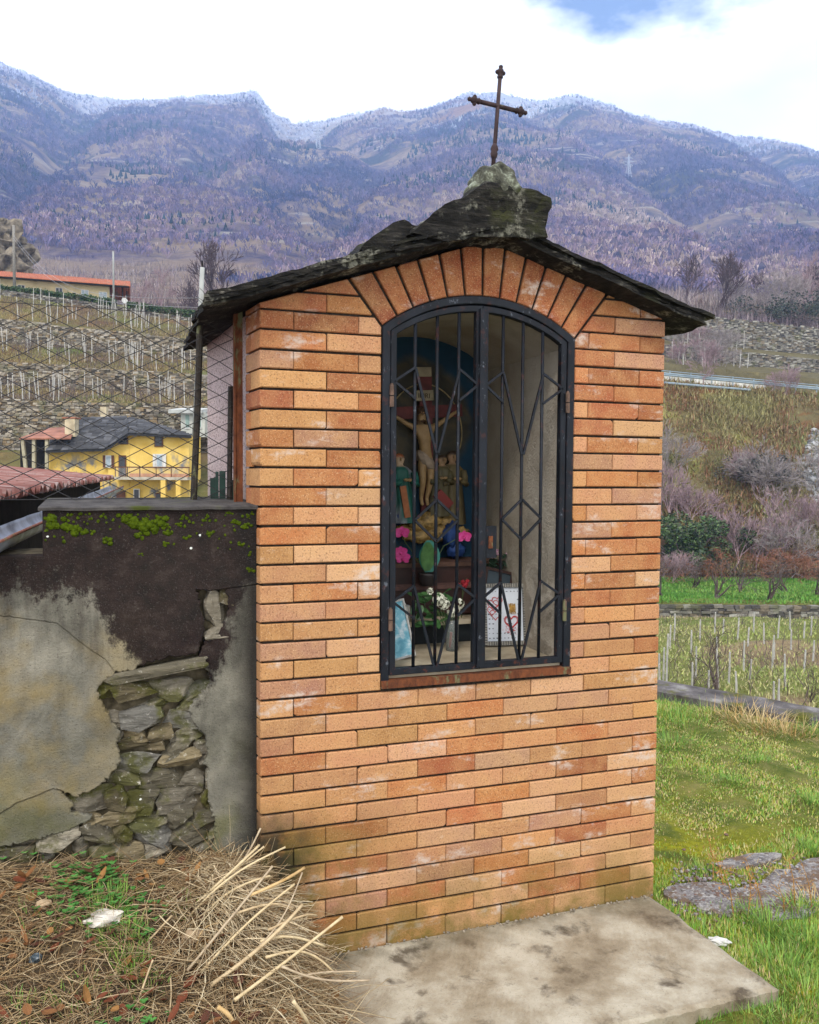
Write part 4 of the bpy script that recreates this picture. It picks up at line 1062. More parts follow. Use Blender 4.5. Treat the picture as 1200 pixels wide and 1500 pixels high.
# flowers
PINK_P = Mat('orchid_petal', .5, .3); PINK_P.color(PINK_P.ramp(PINK_P.noise(60, 3), [(.3, (.45, .02, .15, 1)), (.7, (.62, .06, .28, 1))])); PINK_P = PINK_P.m
STEM = plain('stem_green', (.06, .09, .03), .6, .3, .3, 40)
LEAF = Mat('glossy_leaf', .35, .5); LEAF.color(LEAF.ramp(LEAF.noise(25, 4), [(.3, (.02, .07, .02, 1)), (.7, (.07, .17, .05, 1))])); LEAF = LEAF.m
def petal_mesh(mb, c, d, up, L, Wd, cup=.25, n=6):
    d = d.normalized(); s = d.cross(up).normalized(); u = s.cross(d)
    rows = []
    for i in range(n + 1):
        t = i / n; w = Wd * math.sin(math.pi * (0.08 + .86 * t)) ** .8
        p = c + d * (L * t) + u * (cup * L * t * t)
        rows.append([p - s * w / 2 + u * (.12 * w), p, p + s * w / 2 + u * (.12 * w)])
    vs = [q for r in rows for q in r]; fs = []
    for i in range(n):
        for k in range(2): a = i * 3 + k; fs.append((a, a + 1, a + 4, a + 3))
    mb.add(vs, fs)
def orchid(c, r, parent):
    mb = MB(); f = Vector((-.25, -.95, .1)).normalized(); s = f.cross(Vector((0, 0, 1))).normalized(); u = s.cross(f)
    for a, L, w in ((90, 1, .75), (210, 1, .7), (330, 1, .7), (160, 1.15, 1.15), (20, 1.15, 1.15)):
        t = math.radians(a); petal_mesh(mb, c, s * math.cos(t) + u * math.sin(t), f, r * L, r * w, .12)
    mb.blob(c + f * (r * .18) - u * r * .15, r * .22, 2, .2, 3)
    return mb.obj('flower', PINK_P, parent, True)
op = thing('orchid_plant', 'magenta orchid blooms on an arching stem before the painted relief', 'orchid', on_y(612, 835, .5))
for px, py, r in ((589, 781, 10), (587, 809, 9), (590, 818, 10), (680, 787, 10)): orchid(on_y(px, py, .5), r * .0031, op)
mb = MB(); mb.tube([on_y(624, 835, .52), on_y(612, 822, .51), on_y(602, 805, .51), on_y(594, 795, .51), on_y(589, 783, .51)], .0022, 5); mb.tube([on_y(606, 813, .51), on_y(597, 815, .51), on_y(589, 817, .51)], .0018, 5); mb.tube([on_y(632, 835, .52), on_y(650, 800, .51), on_y(668, 790, .51), on_y(680, 788, .51)], .002, 5); mb.obj('stem', STEM, op, True)
mb = MB(); petal_mesh(mb, on_y(626, 836, .5), Vector((-.05, -.1, 1)), Vector((0, -1, 0)), .135, .075, .05, 10); mb.obj('leaf', LEAF, op, True)
TURQ = plain('turquoise_leaf_rim', (.04, .2, .17), .5, .4, .3, 30)
mb = MB(); petal_mesh(mb, on_y(628, 838, .515), Vector((-.02, 0, 1)), Vector((0, -1, 0)), .148, .105, .05, 10); mb.obj('leaf_edge', TURQ, op, True)
mb = MB(); mb.lathe([(.03, 0), (.036, .01), (.042, .05), (.044, .06), (.038, .06), (.03, .03)], on_y(626, 858, .53) - Vector((0, 0, .0)), 16); mb.obj('pot', plain('dark_pot', (.02, .015, .015), .5, .4), op, True)
WHITEF = plain('white_petals', (.75, .75, .62), .7, .2, .15, 60)
bq = thing('white_bouquet', 'bunch of white hydrangeas and leaves in a glass vase behind the bars', 'bouquet', on_y(660, 957, .36))
for px, py, R, nn in ((643, 878, 9, 34), (650, 884, 9, 30), (664, 894, 10, 30), (672, 884, 8, 22), (630, 866, 4, 8)):
    mb = MB(); c = on_y(px, py, .36)
    for i in range(nn):
        v = Vector((RNG.gauss(0, 1), RNG.gauss(0, 1), RNG.gauss(0, 1))).normalized(); p = c + v * (R * .0029)
        for k in range(4):
            a = k * math.pi / 2 + RNG.uniform(0, .5); s = v.cross(Vector((.3, .5, .8))).normalized(); w = v.cross(s); petal_mesh(mb, p, s * math.cos(a) + w * math.sin(a), v, .0095, .009, .2, 2)
    mb.obj('flower_head', WHITEF, bq, False)
mb = MB()
for i in range(46):
    c = on_y(RNG.uniform(605, 668), RNG.uniform(868, 915), RNG.uniform(.36, .44)); d = Vector((RNG.uniform(-1, 1), RNG.uniform(-1, .3), RNG.uniform(-.6, .6)))
    petal_mesh(mb, c, d, Vector((0, -.5, .8)), RNG.uniform(.035, .07), RNG.uniform(.02, .035), RNG.uniform(-.2, .2), 4)
mb.obj('foliage', LEAF, bq, True)
mb = MB()
for i in range(8):
    a = on_y(RNG.uniform(657, 668), RNG.uniform(915, 945), .36); mb.tube([a, on_y(RNG.uniform(635, 675), RNG.uniform(885, 900), .37)], .0022, 4)
mb.obj('stem', STEM, bq)
GL = Mat('vase_glass', .08, .5); GL.b.inputs['Base Color'].default_value = (.75, .8, .78, 1); GL.b.inputs['Transmission Weight'].default_value = .85; GL.b.inputs['IOR'].default_value = 1.3
vb = on_y(662, 958, .36); vb.z = 1.079
mb = MB(); mb.lathe([(.026, 0), (.029, .004), (.029, .1), (.031, .14), (.029, .14), (.027, .1), (.026, .01), (.002, .008)], vb, 20); mb.obj('vase', GL.m, bq, True)
mb = MB(); mb.tube([vb + Vector((-.012, -.004, .012)), vb + Vector((-.008, -.01, .085))], .006, 6); mb.obj('red_stem_foil', plain('red_foil', (.45, .06, .04), .4, .5), bq)
rf = thing('red_flower_sprig', 'small sprig of dark red flowers beside the white bouquet', 'flowers', on_y(678, 885, .46))
mb = MB()
for i in range(14): mb.blob(on_y(678 + RNG.gauss(0, 4), 858 + RNG.gauss(0, 7), .46), RNG.uniform(.006, .011), 2, .3, 4)
mb.obj('flower_head', plain('dark_red_petals', (.3, .02, .03), .7, .2, .4, 60), rf, True)
mb = MB(); mb.tube([on_y(676, 905, .47), on_y(678, 858, .46)], .002, 4); mb.tube([on_y(677, 880, .47), on_y(684, 847, .46)], .0015, 4); mb.obj('stem', STEM, rf)
mb = MB(); p = on_y(603, 915, .44); p.z = 1.191; mb.lathe([(.022, 0), (.023, .07), (.0225, .073), (.021, .07), (.004, .066), (.003, .08), (.001, .082)], Vector((p.x, .53, 1.1905)), 18)
tag(mb.obj('votive_candle', plain('white_wax', (.72, .7, .66), .5, .3, .08, 20), smooth=True), 'short white votive candle standing on the stone step behind the leaves', 'candle')
# potted cyclamen
cy = thing('cyclamen_plant', 'small potted plant with pale pink blooms behind the hearts picture', 'plant', on_y(727, 880, .6))
mb = MB()
for i in range(22): petal_mesh(mb, on_y(727 + RNG.gauss(0, 6), 812 + RNG.gauss(0, 3.5), .56), Vector((RNG.uniform(-1, 1), RNG.uniform(-1, 0), RNG.uniform(0, 1))), Vector((0, -.7, .7)), .02, .012, .1, 3)
mb.obj('flower_head', plain('pale_pink_petals', (.6, .36, .45), .7, .2, .2, 60), cy)
mb = MB()
for i in range(26): petal_mesh(mb, on_y(722 + RNG.gauss(0, 8), 832 + RNG.gauss(0, 8), .57), Vector((RNG.uniform(-1, 1), RNG.uniform(-1, .2), RNG.uniform(-.3, .6))), Vector((0, -.6, .8)), .04, .03, .1, 3)
mb.obj('foliage', plain('dark_leaf', (.03, .06, .035), .5, .4, .5, 30), cy, True)
mb = MB(); q = on_y(722, 870, .57); mb.lathe([(.03, 0), (.042, .075), (.045, .08), (.04, .08), (.03, .05)], Vector((q.x, .57, 1.20)), 16); mb.obj('pot', plain('brown_pot', (.05, .03, .025), .6, .3), cy, True)
def framed(name, label, c, w, h, rot, framemat, facemat, fw=.014, th=.016):
    t = thing(name, label, 'picture', c); R = rot
    mb = MB(); mb.box(c, (w - fw, th * .5, h - fw), R); pic = mb.obj('picture_face', facemat, t)
    for ax, sg in (('x', -1), ('x', 1), ('z', -1), ('z', 1)):
        mb = MB()
        if ax == 'x': mb.box(c + R @ Vector((sg * (w - fw) / 2, -.003, 0)), (fw, th, h), R)
        else: mb.box(c + R @ Vector((0, -.0025, sg * (h - fw) / 2)), (w - 2 * fw, th, fw), R)
        mb.obj('frame_rail', framemat, t)
    return t, pic
# hearts picture in a beaded frame
hc_ = on_y(739, 910, .39); w_, h_ = .212, .285; Rh = Matrix.Rotation(math.radians(-10), 3, 'Z') @ Matrix.Rotation(math.radians(-9), 3, 'X')
hc_.z = 1.082 + h_ / 2
PAPER = plain('white_print_paper', (.72, .76, .82), .5, .3, .06, 12)
BEAD = plain('pewter_beading', (.1, .095, .085), .45, .5, .5, 60, metal=.4)
hp, pic = framed('hearts_picture', 'white framed picture of red hearts and gold figures standing in the niche', hc_, w_, h_, Rh, BEAD, PAPER, .02)
mb = MB()
for sx in (-1, 1):
    for k in range(24): mb.box(hc_ + Rh @ Vector((sx * (w_ - .02) / 2, -.0125, -h_ / 2 + .008 + k * .0117)), (.018, .006, .006), Rh)
for sz in (-1, 1):
    for k in range(16): mb.box(hc_ + Rh @ Vector((-w_ / 2 + .022 + k * .0112, -.0125, sz * (h_ - .02) / 2)), (.006, .006, .017), Rh)
tag(mb.obj('frame_beads', plain('bead_highlight', (.3, .28, .24), .4, .5, .3, 60), hp), kind='stuff')
RED = plain('red_print', (.6, .05, .05), .6, .3, .1); GOLDP = plain('ochre_print', (.5, .3, .08), .6, .3, .3, 80); INK = plain('grey_print', (.16, .17, .2), .7, .2)
def ploc(a, b, d=-.0072): return hc_ + Rh @ Vector((a, d, b))
mb = MB()
def heart(cx, cz, s, dbl=False):
    pts = [ploc(cx + s * .062 * math.sin(t) ** 3 * 16 / 16, cz + s * (.0625 * (13 * math.cos(t) - 5 * math.cos(2 * t) - 2 * math.cos(3 * t) - math.cos(4 * t)) / 16)) for t in np.linspace(0, 2 * math.pi, 36)]
    mb.tube(pts, .0016, 4)
heart(-.055, .045, .42); heart(-.045, .0, .42); heart(.03, -.035, .55); heart(.03, -.035, .47); heart(-.035, .06, .4); heart(-.06, .018, .36)
for i in range(60): q = ploc(.03 + RNG.gauss(0, .018), -.075 + RNG.gauss(0, .01)); mb.box(q, (.004, .0006, .002), Rh)
tag(mb.obj('heart_drawing', RED, pic), kind='stuff')
mb = MB()
for i in range(44): mb.tube([ploc(.036 + RNG.uniform(-.018, .018), .0 + RNG.uniform(0, .05)) for _ in range(3)], .0013, 3)
tag(mb.obj('gold_drawing', GOLDP, pic), kind='stuff')
mb = MB()
for r_ in range(10):
    for k in range(9):
        z = .105 - (0 if r_ == 0 else .016 + .022 * r_); xx = -.075 + k * .0175
        if r_ > 0 and -.08 < z < .08 and abs(xx) < .055 and RNG.random() < .75: continue
        mb.box(ploc(xx + RNG.uniform(-.002, .002), z), (RNG.uniform(.003, .008), .0005, RNG.uniform(.002, .006)), Rh)
tag(mb.obj('faint_marks', INK, pic), kind='stuff')
# small tilted dark frame and the blue-white picture at the left
DF = plain('dark_frame_wood', (.05, .025, .02), .5, .4, .4, 40)
DPIC = plain('slate_blue_print', (.05, .07, .085), .35, .5, .4, 10)
framed('tilted_photo_frame', 'small dark photo frame leaning askew behind the hearts picture', on_y(728, 860, .5), .15, .17, Matrix.Rotation(math.radians(14), 3, 'Y') @ Matrix.Rotation(-.2, 3, 'X'), DF, DPIC, .013)
m_ = Mat('sea_blue_print', .4, .4); x_, y_, z_ = m_.xyz()
cc_ = m_.ramp(m_.noise(22, 5, .65, dist=.5), [(.3, (.04, .25, .38, 1)), (.5, (.2, .5, .62, 1)), (.66, (.7, .8, .85, 1))]); m_.color(cc_)
lc = on_y(576, 924, .27)
framed('blue_white_picture', 'blue and white print in a pale frame leaning behind the left hinge', lc, .15, .25, Matrix.Rotation(math.radians(-11), 3, 'Y') @ Matrix.Rotation(-.12, 3, 'X'), plain('pale_frame', (.5, .48, .45), .6, .3, .3, 60), m_.m, .008, .012)
# ------------------------------------------------------------------ terrain beyond the wall and the kerb
def zpix(py, v): return CAM.z + (697 - py) / 1200 * v
LV = [0, 4, 48, 56, 60.0, 60.25, 70.0, 70.25, 79.0, 79.25, 90.0, 93, 106, 128]
LZ = [-1.4, -1.4, -0.9, zpix(668, 56), zpix(665, 60), zpix(596, 60.2), zpix(577, 70), zpix(546, 70.2), zpix(520, 79), zpix(490, 79.2), zpix(455, 90), zpix(448, 93), zpix(448, 93) + .3, 28]
RV = [0, 5, 22, 45.5, 46.6, 47.2, 58, 62, 88.5, 90, 95.5, 96.2, 103, 103.5, 110, 110.6, 118, 128]
RZ = [-3.6, -3.6, -3.9, zpix(903, 45.5), zpix(904, 46.5), zpix(884, 47), zpix(852, 58), zpix(838, 62), zpix(572, 88.5), zpix(566, 90), zpix(566, 90), zpix(541, 96), zpix(533, 103), zpix(518, 103.5), zpix(508, 110), zpix(474, 110.6), zpix(466, 118), 28]
def tilt_l(z): return -0.0085 * np.clip(z - 4, 0, 18)
def terr(u, v):
    u = np.asarray(u, float); v = np.asarray(v, float)
    s = u / np.maximum(v, 1e-3)
    zl = np.interp(v, LV, LZ); zl = zl + tilt_l(zl) * np.clip(u + .38 * v, -40, 30)
    zr = np.interp(v, RV, RZ); zr = zr - 0.095 * sstep(6, 13, zr) * np.clip(u - .4 * v, -25, 40) * sstep(128, 112, v)
    w = sstep(-0.16, 0.24, s)
    z = zl * (1 - w) + zr * w
    z = np.where(v > 120, z + (28 - z) * sstep(116, 128, v), z)
    return z
def wave_noise(x, y, seed, octs=5, base=1.0):
    r = np.random.default_rng(seed); out = np.zeros_like(x); amp = 1.0; f = base
    for o in range(octs):
        for k in range(3):
            a = r.uniform(0, 2 * np.pi); p = r.uniform(0, 2 * np.pi)
            out += amp * np.sin((x * np.cos(a) + y * np.sin(a)) * f + p + 1.3 * np.sin((x * np.sin(a) - y * np.cos(a)) * f * .7 + p * 2)) / 3
        amp *= .5; f *= 2.05
    return out
def perlin(x, y, seed):
    rg = np.random.default_rng(seed); tab = rg.permutation(1024); ga = rg.uniform(0, 2 * np.pi, 1024)
    xi = np.floor(x).astype(int); yi = np.floor(y).astype(int); xf = x - xi; yf = y - yi
    fu = xf ** 3 * (xf * (xf * 6 - 15) + 10); fv = yf ** 3 * (yf * (yf * 6 - 15) + 10)
    def g(a, b):
        h = tab[(tab[(xi + a) & 1023] + yi + b) & 1023]; return np.cos(ga[h]) * (xf - a) + np.sin(ga[h]) * (yf - b)
    n0 = g(0, 0) * (1 - fu) + g(1, 0) * fu; n1 = g(0, 1) * (1 - fu) + g(1, 1) * fu
    return (n0 * (1 - fv) + n1 * fv) * 1.5
def pfbm(x, y, seed, octs=5, base=1.0, ridged=False, gain=.5):
    out = 0; amp = 1.0; f = base; tot = 0
    for o in range(octs):
        n = perlin(x * f + 17.3 * o, y * f - 9.1 * o, seed + o); out = out + amp * ((1 - 2 * np.abs(n)) if ridged else n); tot += amp; amp *= gain; f *= 2.03
    return out / tot
def to_world(u, v, z):
    return np.stack([CAM.x + CR.x * u + CF.x * v, CAM.y + CR.y * u + CF.y * v, z], -1)
def grid_faces(n, m):
    idx = np.arange(n * m).reshape(n, m)
    return np.stack([idx[:-1, :-1], idx[1:, :-1], idx[1:, 1:], idx[:-1, 1:]], -1).reshape(-1, 4)
vs_rows = np.unique(np.concatenate([np.linspace(3.2, 45, 50), np.linspace(45, 128, 180), LV[1:], RV[1:], np.array(LV[1:]) + .12]))
vs_rows = vs_rows[(vs_rows >= 3.2) & (vs_rows <= 128)]
ss = np.linspace(-1.7, 1.7, 260)
SS, VV = np.meshgrid(ss, vs_rows, indexing='ij')
TZ = terr(SS * VV, VV)
TZ += 0.10 * wave_noise(SS * VV, VV, 3, 4, .6) * sstep(10, 40, VV) + .35 * wave_noise(SS * VV, VV, 5, 4, .35) * sstep(.2, .3, SS) * sstep(58, 66, VV) * sstep(89, 84, VV)
def mk_terrain():
    m = Mat('valley_turf', .95, .1)
    c = m.vcol()
    c = m.mix(.55, c, m.ramp(m.noise(1.3, 6, .75), [(.3, .2), (.5, .75), (.7, 1.0)]), 'MULTIPLY')
    c = m.mix(m.step(m.noise(.55, 6, .7, stretch=(1, 1, 2)), .55, .66), c, m.mix(.55, c, (.3, .24, .1, 1)))
    m.color(c); m.bump(m.noise(2.2, 6, .8), 1.0, .5); return m.m
def terr_col(u, v):
    u = np.asarray(u); v = np.asarray(v); s = u / np.maximum(v, 1e-3)
    n1 = wave_noise(u, v, 21, 4, .35); n2 = wave_noise(u, v, 22, 4, .8)
    c = np.zeros(u.shape + (3,)); c[...] = (.2, .2, .06)
    left = s < 0.03
    grass_l = np.stack([.24 + .07 * n1, .19 + .05 * n2, .075 + .01 * n1], -1)
    c = np.where(left[..., None], grass_l, c)
    R = ~left
    def put(mask, col, amp=.2):
        nonlocal c
        col = np.array(col)[None, None] * (1 + amp * n2[..., None]) if u.ndim == 2 else np.array(col)[None] * (1 + amp * n2[..., None])
        c = np.where(mask[..., None], col, c)
    put(R & (v < 46), (.31, .33, .09)); put(R & (v < 40) & (n1 > .3), (.42, .30, .17)); put(R & (v > 40) & (v < 46), (.25, .3, .07))
    put(R & (v >= 46.8) & (v < 60), (.10, .25, .03), .15); put(R & (v >= 46.8) & (v < 49.5), (.24, .24, .06), .2)
    put(R & (v >= 60) & (v < 66), (.16, .1, .06))
    put(R & (v >= 66) & (v < 89), (.24, .19, .085)); put(R & (v >= 66) & (v < 89) & (n1 > .35), (.28, .13, .05)); put(R & (v >= 72) & (v < 89) & (n2 > .55), (.36, .33, .1))
    put(R & (v >= 89) & (v < 96), (.26, .23, .1)); put(R & (v >= 96), (.2, .17, .09)); put(R & (v >= 112), (.16, .12, .1)); put(left & (v >= 107), (.15, .11, .1))
    return np.clip(c, .01, .8)
tcol = terr_col(SS * VV, VV)
tag(mesh_obj('terrain', to_world(SS * VV, VV, TZ), grid_faces(*SS.shape), mk_terrain(), smooth=True, cols=tcol.reshape(-1, 3), base=False), kind='structure')

# ------------------------------------------------------------------ mountain
RIDGE = [(-900, 60), (-300, 70), (-100, 95), (0, 108), (50, 128), (100, 150), (160, 160), (230, 163), (300, 158), (340, 156), (362, 151), (373, 148), (385, 160), (400, 178), (430, 193), (470, 190), (520, 179), (560, 176), (600, 178), (640, 166), (680, 151), (720, 147), (770, 160), (800, 158), (840, 154), (880, 168), (920, 180), (960, 189), (1000, 193), (1050, 204), (1100, 211), (1150, 221), (1200, 236), (1400, 268), (2000, 330)]
RS = np.array([(p[0] - 600) / 1200 for p in RIDGE]); RE = np.array([(697 - p[1]) / 1200 for p in RIDGE])
def ridge_e(s): return np.interp(s, RS, RE)
MVv = np.array([126, 200, 300, 500, 800, 1100, 1500, 1900]); MFr = np.array([0, .07, .17, .38, .62, .80, .94, 1.0])
def gully(s, v):
    d = 0
    for pts, dep, wid in (([(300, .025), (600, -.20), (900, -.25), (1500, -.15)], 55, .035), ([(200, -.12), (500, -.10), (1000, -.03), (1700, -.14)], 45, .03), ([(300, .40), (700, .33), (1200, .20), (1700, .10)], 50, .035), ([(300, -.52), (900, -.42), (1700, -.38)], 50, .03), ([(300, .62), (900, .5), (1700, .38)], 55, .03)):
        c = np.interp(v, [p[0] for p in pts], [p[1] for p in pts]); d = d - dep * np.exp(-((s - c) / wid) ** 2)
    return d
def mtn(s, v):
    b = (28 - CAM.z) / 128.0
    e = b + (ridge_e(s) - b) * np.interp(v, MVv, MFr)
    z = CAM.z + e * v
    u = s * v
    fade = sstep(140, 500, v) * sstep(1900, 1650, v)
    z = z + fade * (gully(s, v) * .55 * np.clip(v / 1000, 0, 1.2) + 19 * pfbm(u + .35 * v, v * .8, 31, 6, .0034, True, .55) + 9 * pfbm(u, v, 35, 4, .02, False))
    z = z + sstep(1500, 1900, v) * 9 * pfbm(u, v, 33, 4, .02) * sstep(2000, 1900, v)
    return np.where(v > 1900, z - (v - 1900) * .5, z)
mv = np.concatenate([np.geomspace(126, 1900, 260), [1960, 2150, 2350]])
ms = np.linspace(-1.15, 1.15, 520)
MS, MV2 = np.meshgrid(ms, mv, indexing='ij')
MZ = mtn(MS, MV2)
def mk_mtn():
    m = Mat('mountain_side', 1.0, .0)
    x, y, z = m.xyz()
    wood = m.ramp(m.noise(.045, 8, .75), [(.3, (.05, .055, .115, 1)), (.5, (.12, .105, .175, 1)), (.68, (.23, .18, .23, 1))])  # bare wood's grey purple, made bluer to paint in some haze
    grass = m.ramp(m.noise(.06, 7, .7), [(.3, (.28, .2, .15, 1)), (.7, (.46, .35, .26, 1))])
    f = m.step(m.noise(.0062, 8, .66, stretch=(1, 1, 1.6)), .45, .54)
    c = m.mix(m.math('MULTIPLY', f, .9), wood, grass)
    ter = m.math('MULTIPLY', m.step(m.noise(.05, 5, .6, stretch=(.3, .3, 3.2), dist=.4), .55, .62), m.step(m.noise(.008, 4), .42, .55))
    c = m.mix(m.math('MULTIPLY', ter, .7), c, (.52, .47, .4, 1))
    con = m.math('MULTIPLY', m.step(m.noise(.0085, 6, .6), .52, .6), m.rng(z, 120, 330))
    c = m.mix(m.math('MULTIPLY', con, .85), c, (.035, .06, .09, 1))
    red = m.math('MULTIPLY', m.step(m.noise(.006, 5, .5), .56, .64), m.rng(z, 520, 640))
    c = m.mix(m.math('MULTIPLY', red, .7), c, (.36, .19, .13, 1))
    sl = m.math('ADD', z, m.math('MULTIPLY', m.math('SUBTRACT', m.noise(.011, 8, .7), .5), 420))
    c = m.mix(m.math('MULTIPLY', m.rng(sl, 640, 800), .6), c, (.8, .82, .86, 1))
    m.color(c); m.bump(m.noise(.06, 8, .75), 1.0, 9.0); return m.m
tag(mesh_obj('mountain', to_world(MS * MV2, MV2, MZ), grid_faces(*MS.shape), mk_mtn(), smooth=True, base=False), kind='structure')
# woods on the mountain: many small crowns
def crowns(n, smin, smax, seed, conif):
    r = np.random.default_rng(seed)
    s = r.uniform(smin, smax, n); fr = r.uniform(0, 1, n) ** .9
    v = np.interp(fr, [0, .12, .3, .55, .8, 1], [210, 300, 500, 860, 1350, 1880])
    u = s * v; dens = pfbm(u, v, 41 if conif else 42, 5, .006 if conif else .005) * 2.6
    z = mtn(s, v)
    keep = dens > (r.uniform(.1, 1.4, n) if conif else np.where(v < 520, r.uniform(-1.2, .9, n), r.uniform(-.75, 1.2, n)))
    if conif: keep &= (z > 150 + r.uniform(-60, 60, n))
    s, v, z = s[keep], v[keep], z[keep]; n = len(s); u = s * v
    if conif: h = r.uniform(3, 8, n); w = h * r.uniform(.2, .34, n)
    else: h = r.uniform(2.6, 6.5, n); w = h * r.uniform(.05, .13, n)
    sc = np.clip(v / 800, .55, 1.15); h = h * sc; w = w * sc
    c = to_world(u, v, z); ang = r.uniform(0, 6.28, n)
    if conif:
        base = np.stack([c + np.stack([w * np.cos(ang + k * np.pi / 2), w * np.sin(ang + k * np.pi / 2), np.zeros(n)], -1) for k in range(4)], 1)
        top = (c + np.stack([np.zeros(n), np.zeros(n), h], -1))[:, None]
        V = np.concatenate([base, top], 1); nv = 5
        F = np.array([(0, 1, 4), (1, 2, 4), (2, 3, 4), (3, 0, 4)])
        col = np.array([.03, .05, .065]) * r.uniform(.6, 1.5, (n, 1))
    else:                                   # a fan of bare twigs
        K = 6; V = []
        for k in range(K):
            a = ang + k * 1.05; sp = r.uniform(.15, .55, n) * h; hh = h * r.uniform(.55, 1.05, n)
            p0 = c + np.stack([w * r.normal(0, .5, n), w * r.normal(0, .5, n), np.full(n, -.2)], -1)
            tip = c + np.stack([np.cos(a) * sp, np.sin(a) * sp, hh], -1); side = np.stack([-np.sin(a + .9), np.cos(a + .9), np.zeros(n)], -1) * w[:, None]
            V += [p0, tip - side, tip + side]
        V = np.stack(V, 1); nv = 3 * K; F = np.arange(nv).reshape(K, 3)
        pal = np.array([(.06, .07, .145), (.1, .095, .18), (.16, .13, .21), (.25, .18, .22), (.4, .31, .28)]); zn = pfbm(u, v, 47, 5, .004) * 2.4; ci = np.clip(np.round((zn + 1) * 2 + r.normal(0, .6, n)).astype(int), 0, 4); col = pal[ci] * r.uniform(.65, 1.4, (n, 1))  # twig colours pushed towards blue violet, carrying part of the haze tint
    snow = np.clip((z + r.normal(0, 50, n) + 90 * wave_noise(u, v, 77, 3, .01) - 640) / 150, 0, 1)[:, None] * (r.random(n) < .7)[:, None]
    col = col * (1 - snow * .85) + np.array([.8, .83, .9]) * snow * .85
    return V.reshape(-1, 3), (F[None] + (np.arange(n) * nv)[:, None, None]).reshape(-1, 3), np.repeat(col, nv, 0)
FARC = vmat('far_crowns', 1.0, 0.0, var=0)
V_, F_, C_ = crowns(175000, -.62, .62, 5, False)
tag(mesh_obj('mountain_woods', V_, F_, FARC, cols=C_, base=False), 'bare purple grey woods covering the mountain side', 'woods', kind='stuff')
V_, F_, C_ = crowns(60000, -.62, .62, 6, True)
tag(mesh_obj('mountain_conifers', V_, F_, FARC, cols=C_, base=False), 'dark blue green conifers scattered over the upper mountain', 'woods', kind='stuff')
# pylons
GALV = plain('galvanised_lattice', (.5, .52, .55), .6, .4, .1, .2)
def pylon(px, pyb, hpx, v, label):
    s = (px - 600) / 1200; z = float(mtn(np.array(s), np.array(v))); b = uvz(s * v, v, z); H = hpx / 1200 * v; w = H * .1
    t = thing('pylon', label, 'pylon', b); mb = MB(); r = H * .012
    for sx in (-1, 1):
        for sy in (-1, 1): mb.tube([b + Vector((sx * w, sy * w, 0)), b + Vector((sx * w * .3, sy * w * .3, H * .62)), b + Vector((0, 0, H))], r, 4)
    for k in range(7):
        z0, z1 = H * .62 * k / 7, H * .62 * (k + 1) / 7; wa, wb = w * (1 - .7 * k / 7), w * (1 - .7 * (k + 1) / 7)
        mb.tube([b + Vector((-wa, -wa, z0)), b + Vector((wb, -wb, z1))], r * .6, 3); mb.tube([b + Vector((wa, -wa, z0)), b + Vector((-wb, -wb, z1))], r * .6, 3)
    mb.obj('lattice_mast', GALV, t)
    for k, L in ((.62, .16), (.74, .2), (.86, .15)):
        m2 = MB(); m2.tube([b + CR * (-L * H) + Vector((0, 0, k * H)), b + Vector((0, 0, k * H + .05 * H)), b + CR * (L * H) + Vector((0, 0, k * H))], r * .9, 3); m2.tube([b + CR * (-L * H) + Vector((0, 0, k * H)), b + CR * (L * H) + Vector((0, 0, k * H))], r * .7, 3); m2.obj('cross_arm', GALV, t)
pylon(465, 250, 36, 1150, 'pale lattice pylon on the slope left of the iron cross')
pylon(912, 268, 40, 1000, 'pale lattice pylon on the slope right of the iron cross')
pylon(58, 208, 26, 1400, 'small pale pylon high on the slope above the red tiled house')

# ------------------------------------------------------------------ dry stone terrace walls
DRY = Mat('dry_stone', .95, .15); c_ = DRY.vcol(); c_ = DRY.mix(.5, c_, DRY.ramp(DRY.noise(6, 6, .75), [(.3, .25), (.7, 1.0)]), 'MULTIPLY'); c_ = DRY.mix(DRY.step(DRY.noise(.8, 5), .55, .65), c_, DRY.mix(.4, c_, (.12, .13, .04, 1))); DRY.color(c_); DRY.bump(DRY.noise(9, 5, .7), .7, .05); DRY = DRY.m
GAP = plain('wall_core_earth', (.035, .03, .022), .95, .05, .4, 2)
def terrace_wall(label, u0, u1, v, zb, zt, pal, sw=(.16, .5), sh=(.09, .2), hollow=0.0, cap=True):
    n = 24; us = np.linspace(u0, u1, n)
    ZB = [float(zb(u)) for u in us]; ZT = [float(zt(u)) for u in us]
    t = thing('terrace_wall', label, 'stone wall', uvz((u0 + u1) / 2, v, min(ZB)))
    mb = MB()
    for i in range(n):
        for vv in (v, v + .55):
            mb.v.append(tuple(uvz(us[i], vv, ZB[i] - .5))); mb.v.append(tuple(uvz(us[i], vv, ZT[i] - .05)))
        if i:
            a, b = (i - 1) * 4, i * 4; mb.f += [(a, b, b + 1, a + 1), (a + 1, b + 1, b + 3, a + 3), (a + 3, b + 3, b + 2, a + 2)]
    mb.obj('wall_core', GAP, t)
    mb = MB(); rot = Matrix.Rotation(YAW, 3, 'Z'); r = RNG
    Hm = max(a - b for a, b in zip(ZT, ZB)); y = -.1
    while y < Hm:
        h = r.uniform(*sh); u = u0
        while u < u1:
            w = r.uniform(*sw); uc = u + w / 2; b, tp = np.interp(uc, us, ZB), np.interp(uc, us, ZT)
            zc = b + y + h / 2 + r.uniform(-.02, .02)
            if zc < tp:
                c = r.choice(pal); k = r.uniform(.55, 1.3); mb.box(uvz(uc, v - r.uniform(-.02, .1), zc), (w * .96, .3, h * .92), rot @ Matrix.Rotation(r.uniform(-.07, .07), 3, 'Y'), (c[0] * k, c[1] * k, c[2] * k), .1)
            u += w
        y += h
    tag(mb.obj('stones', DRY, t), kind='stuff')
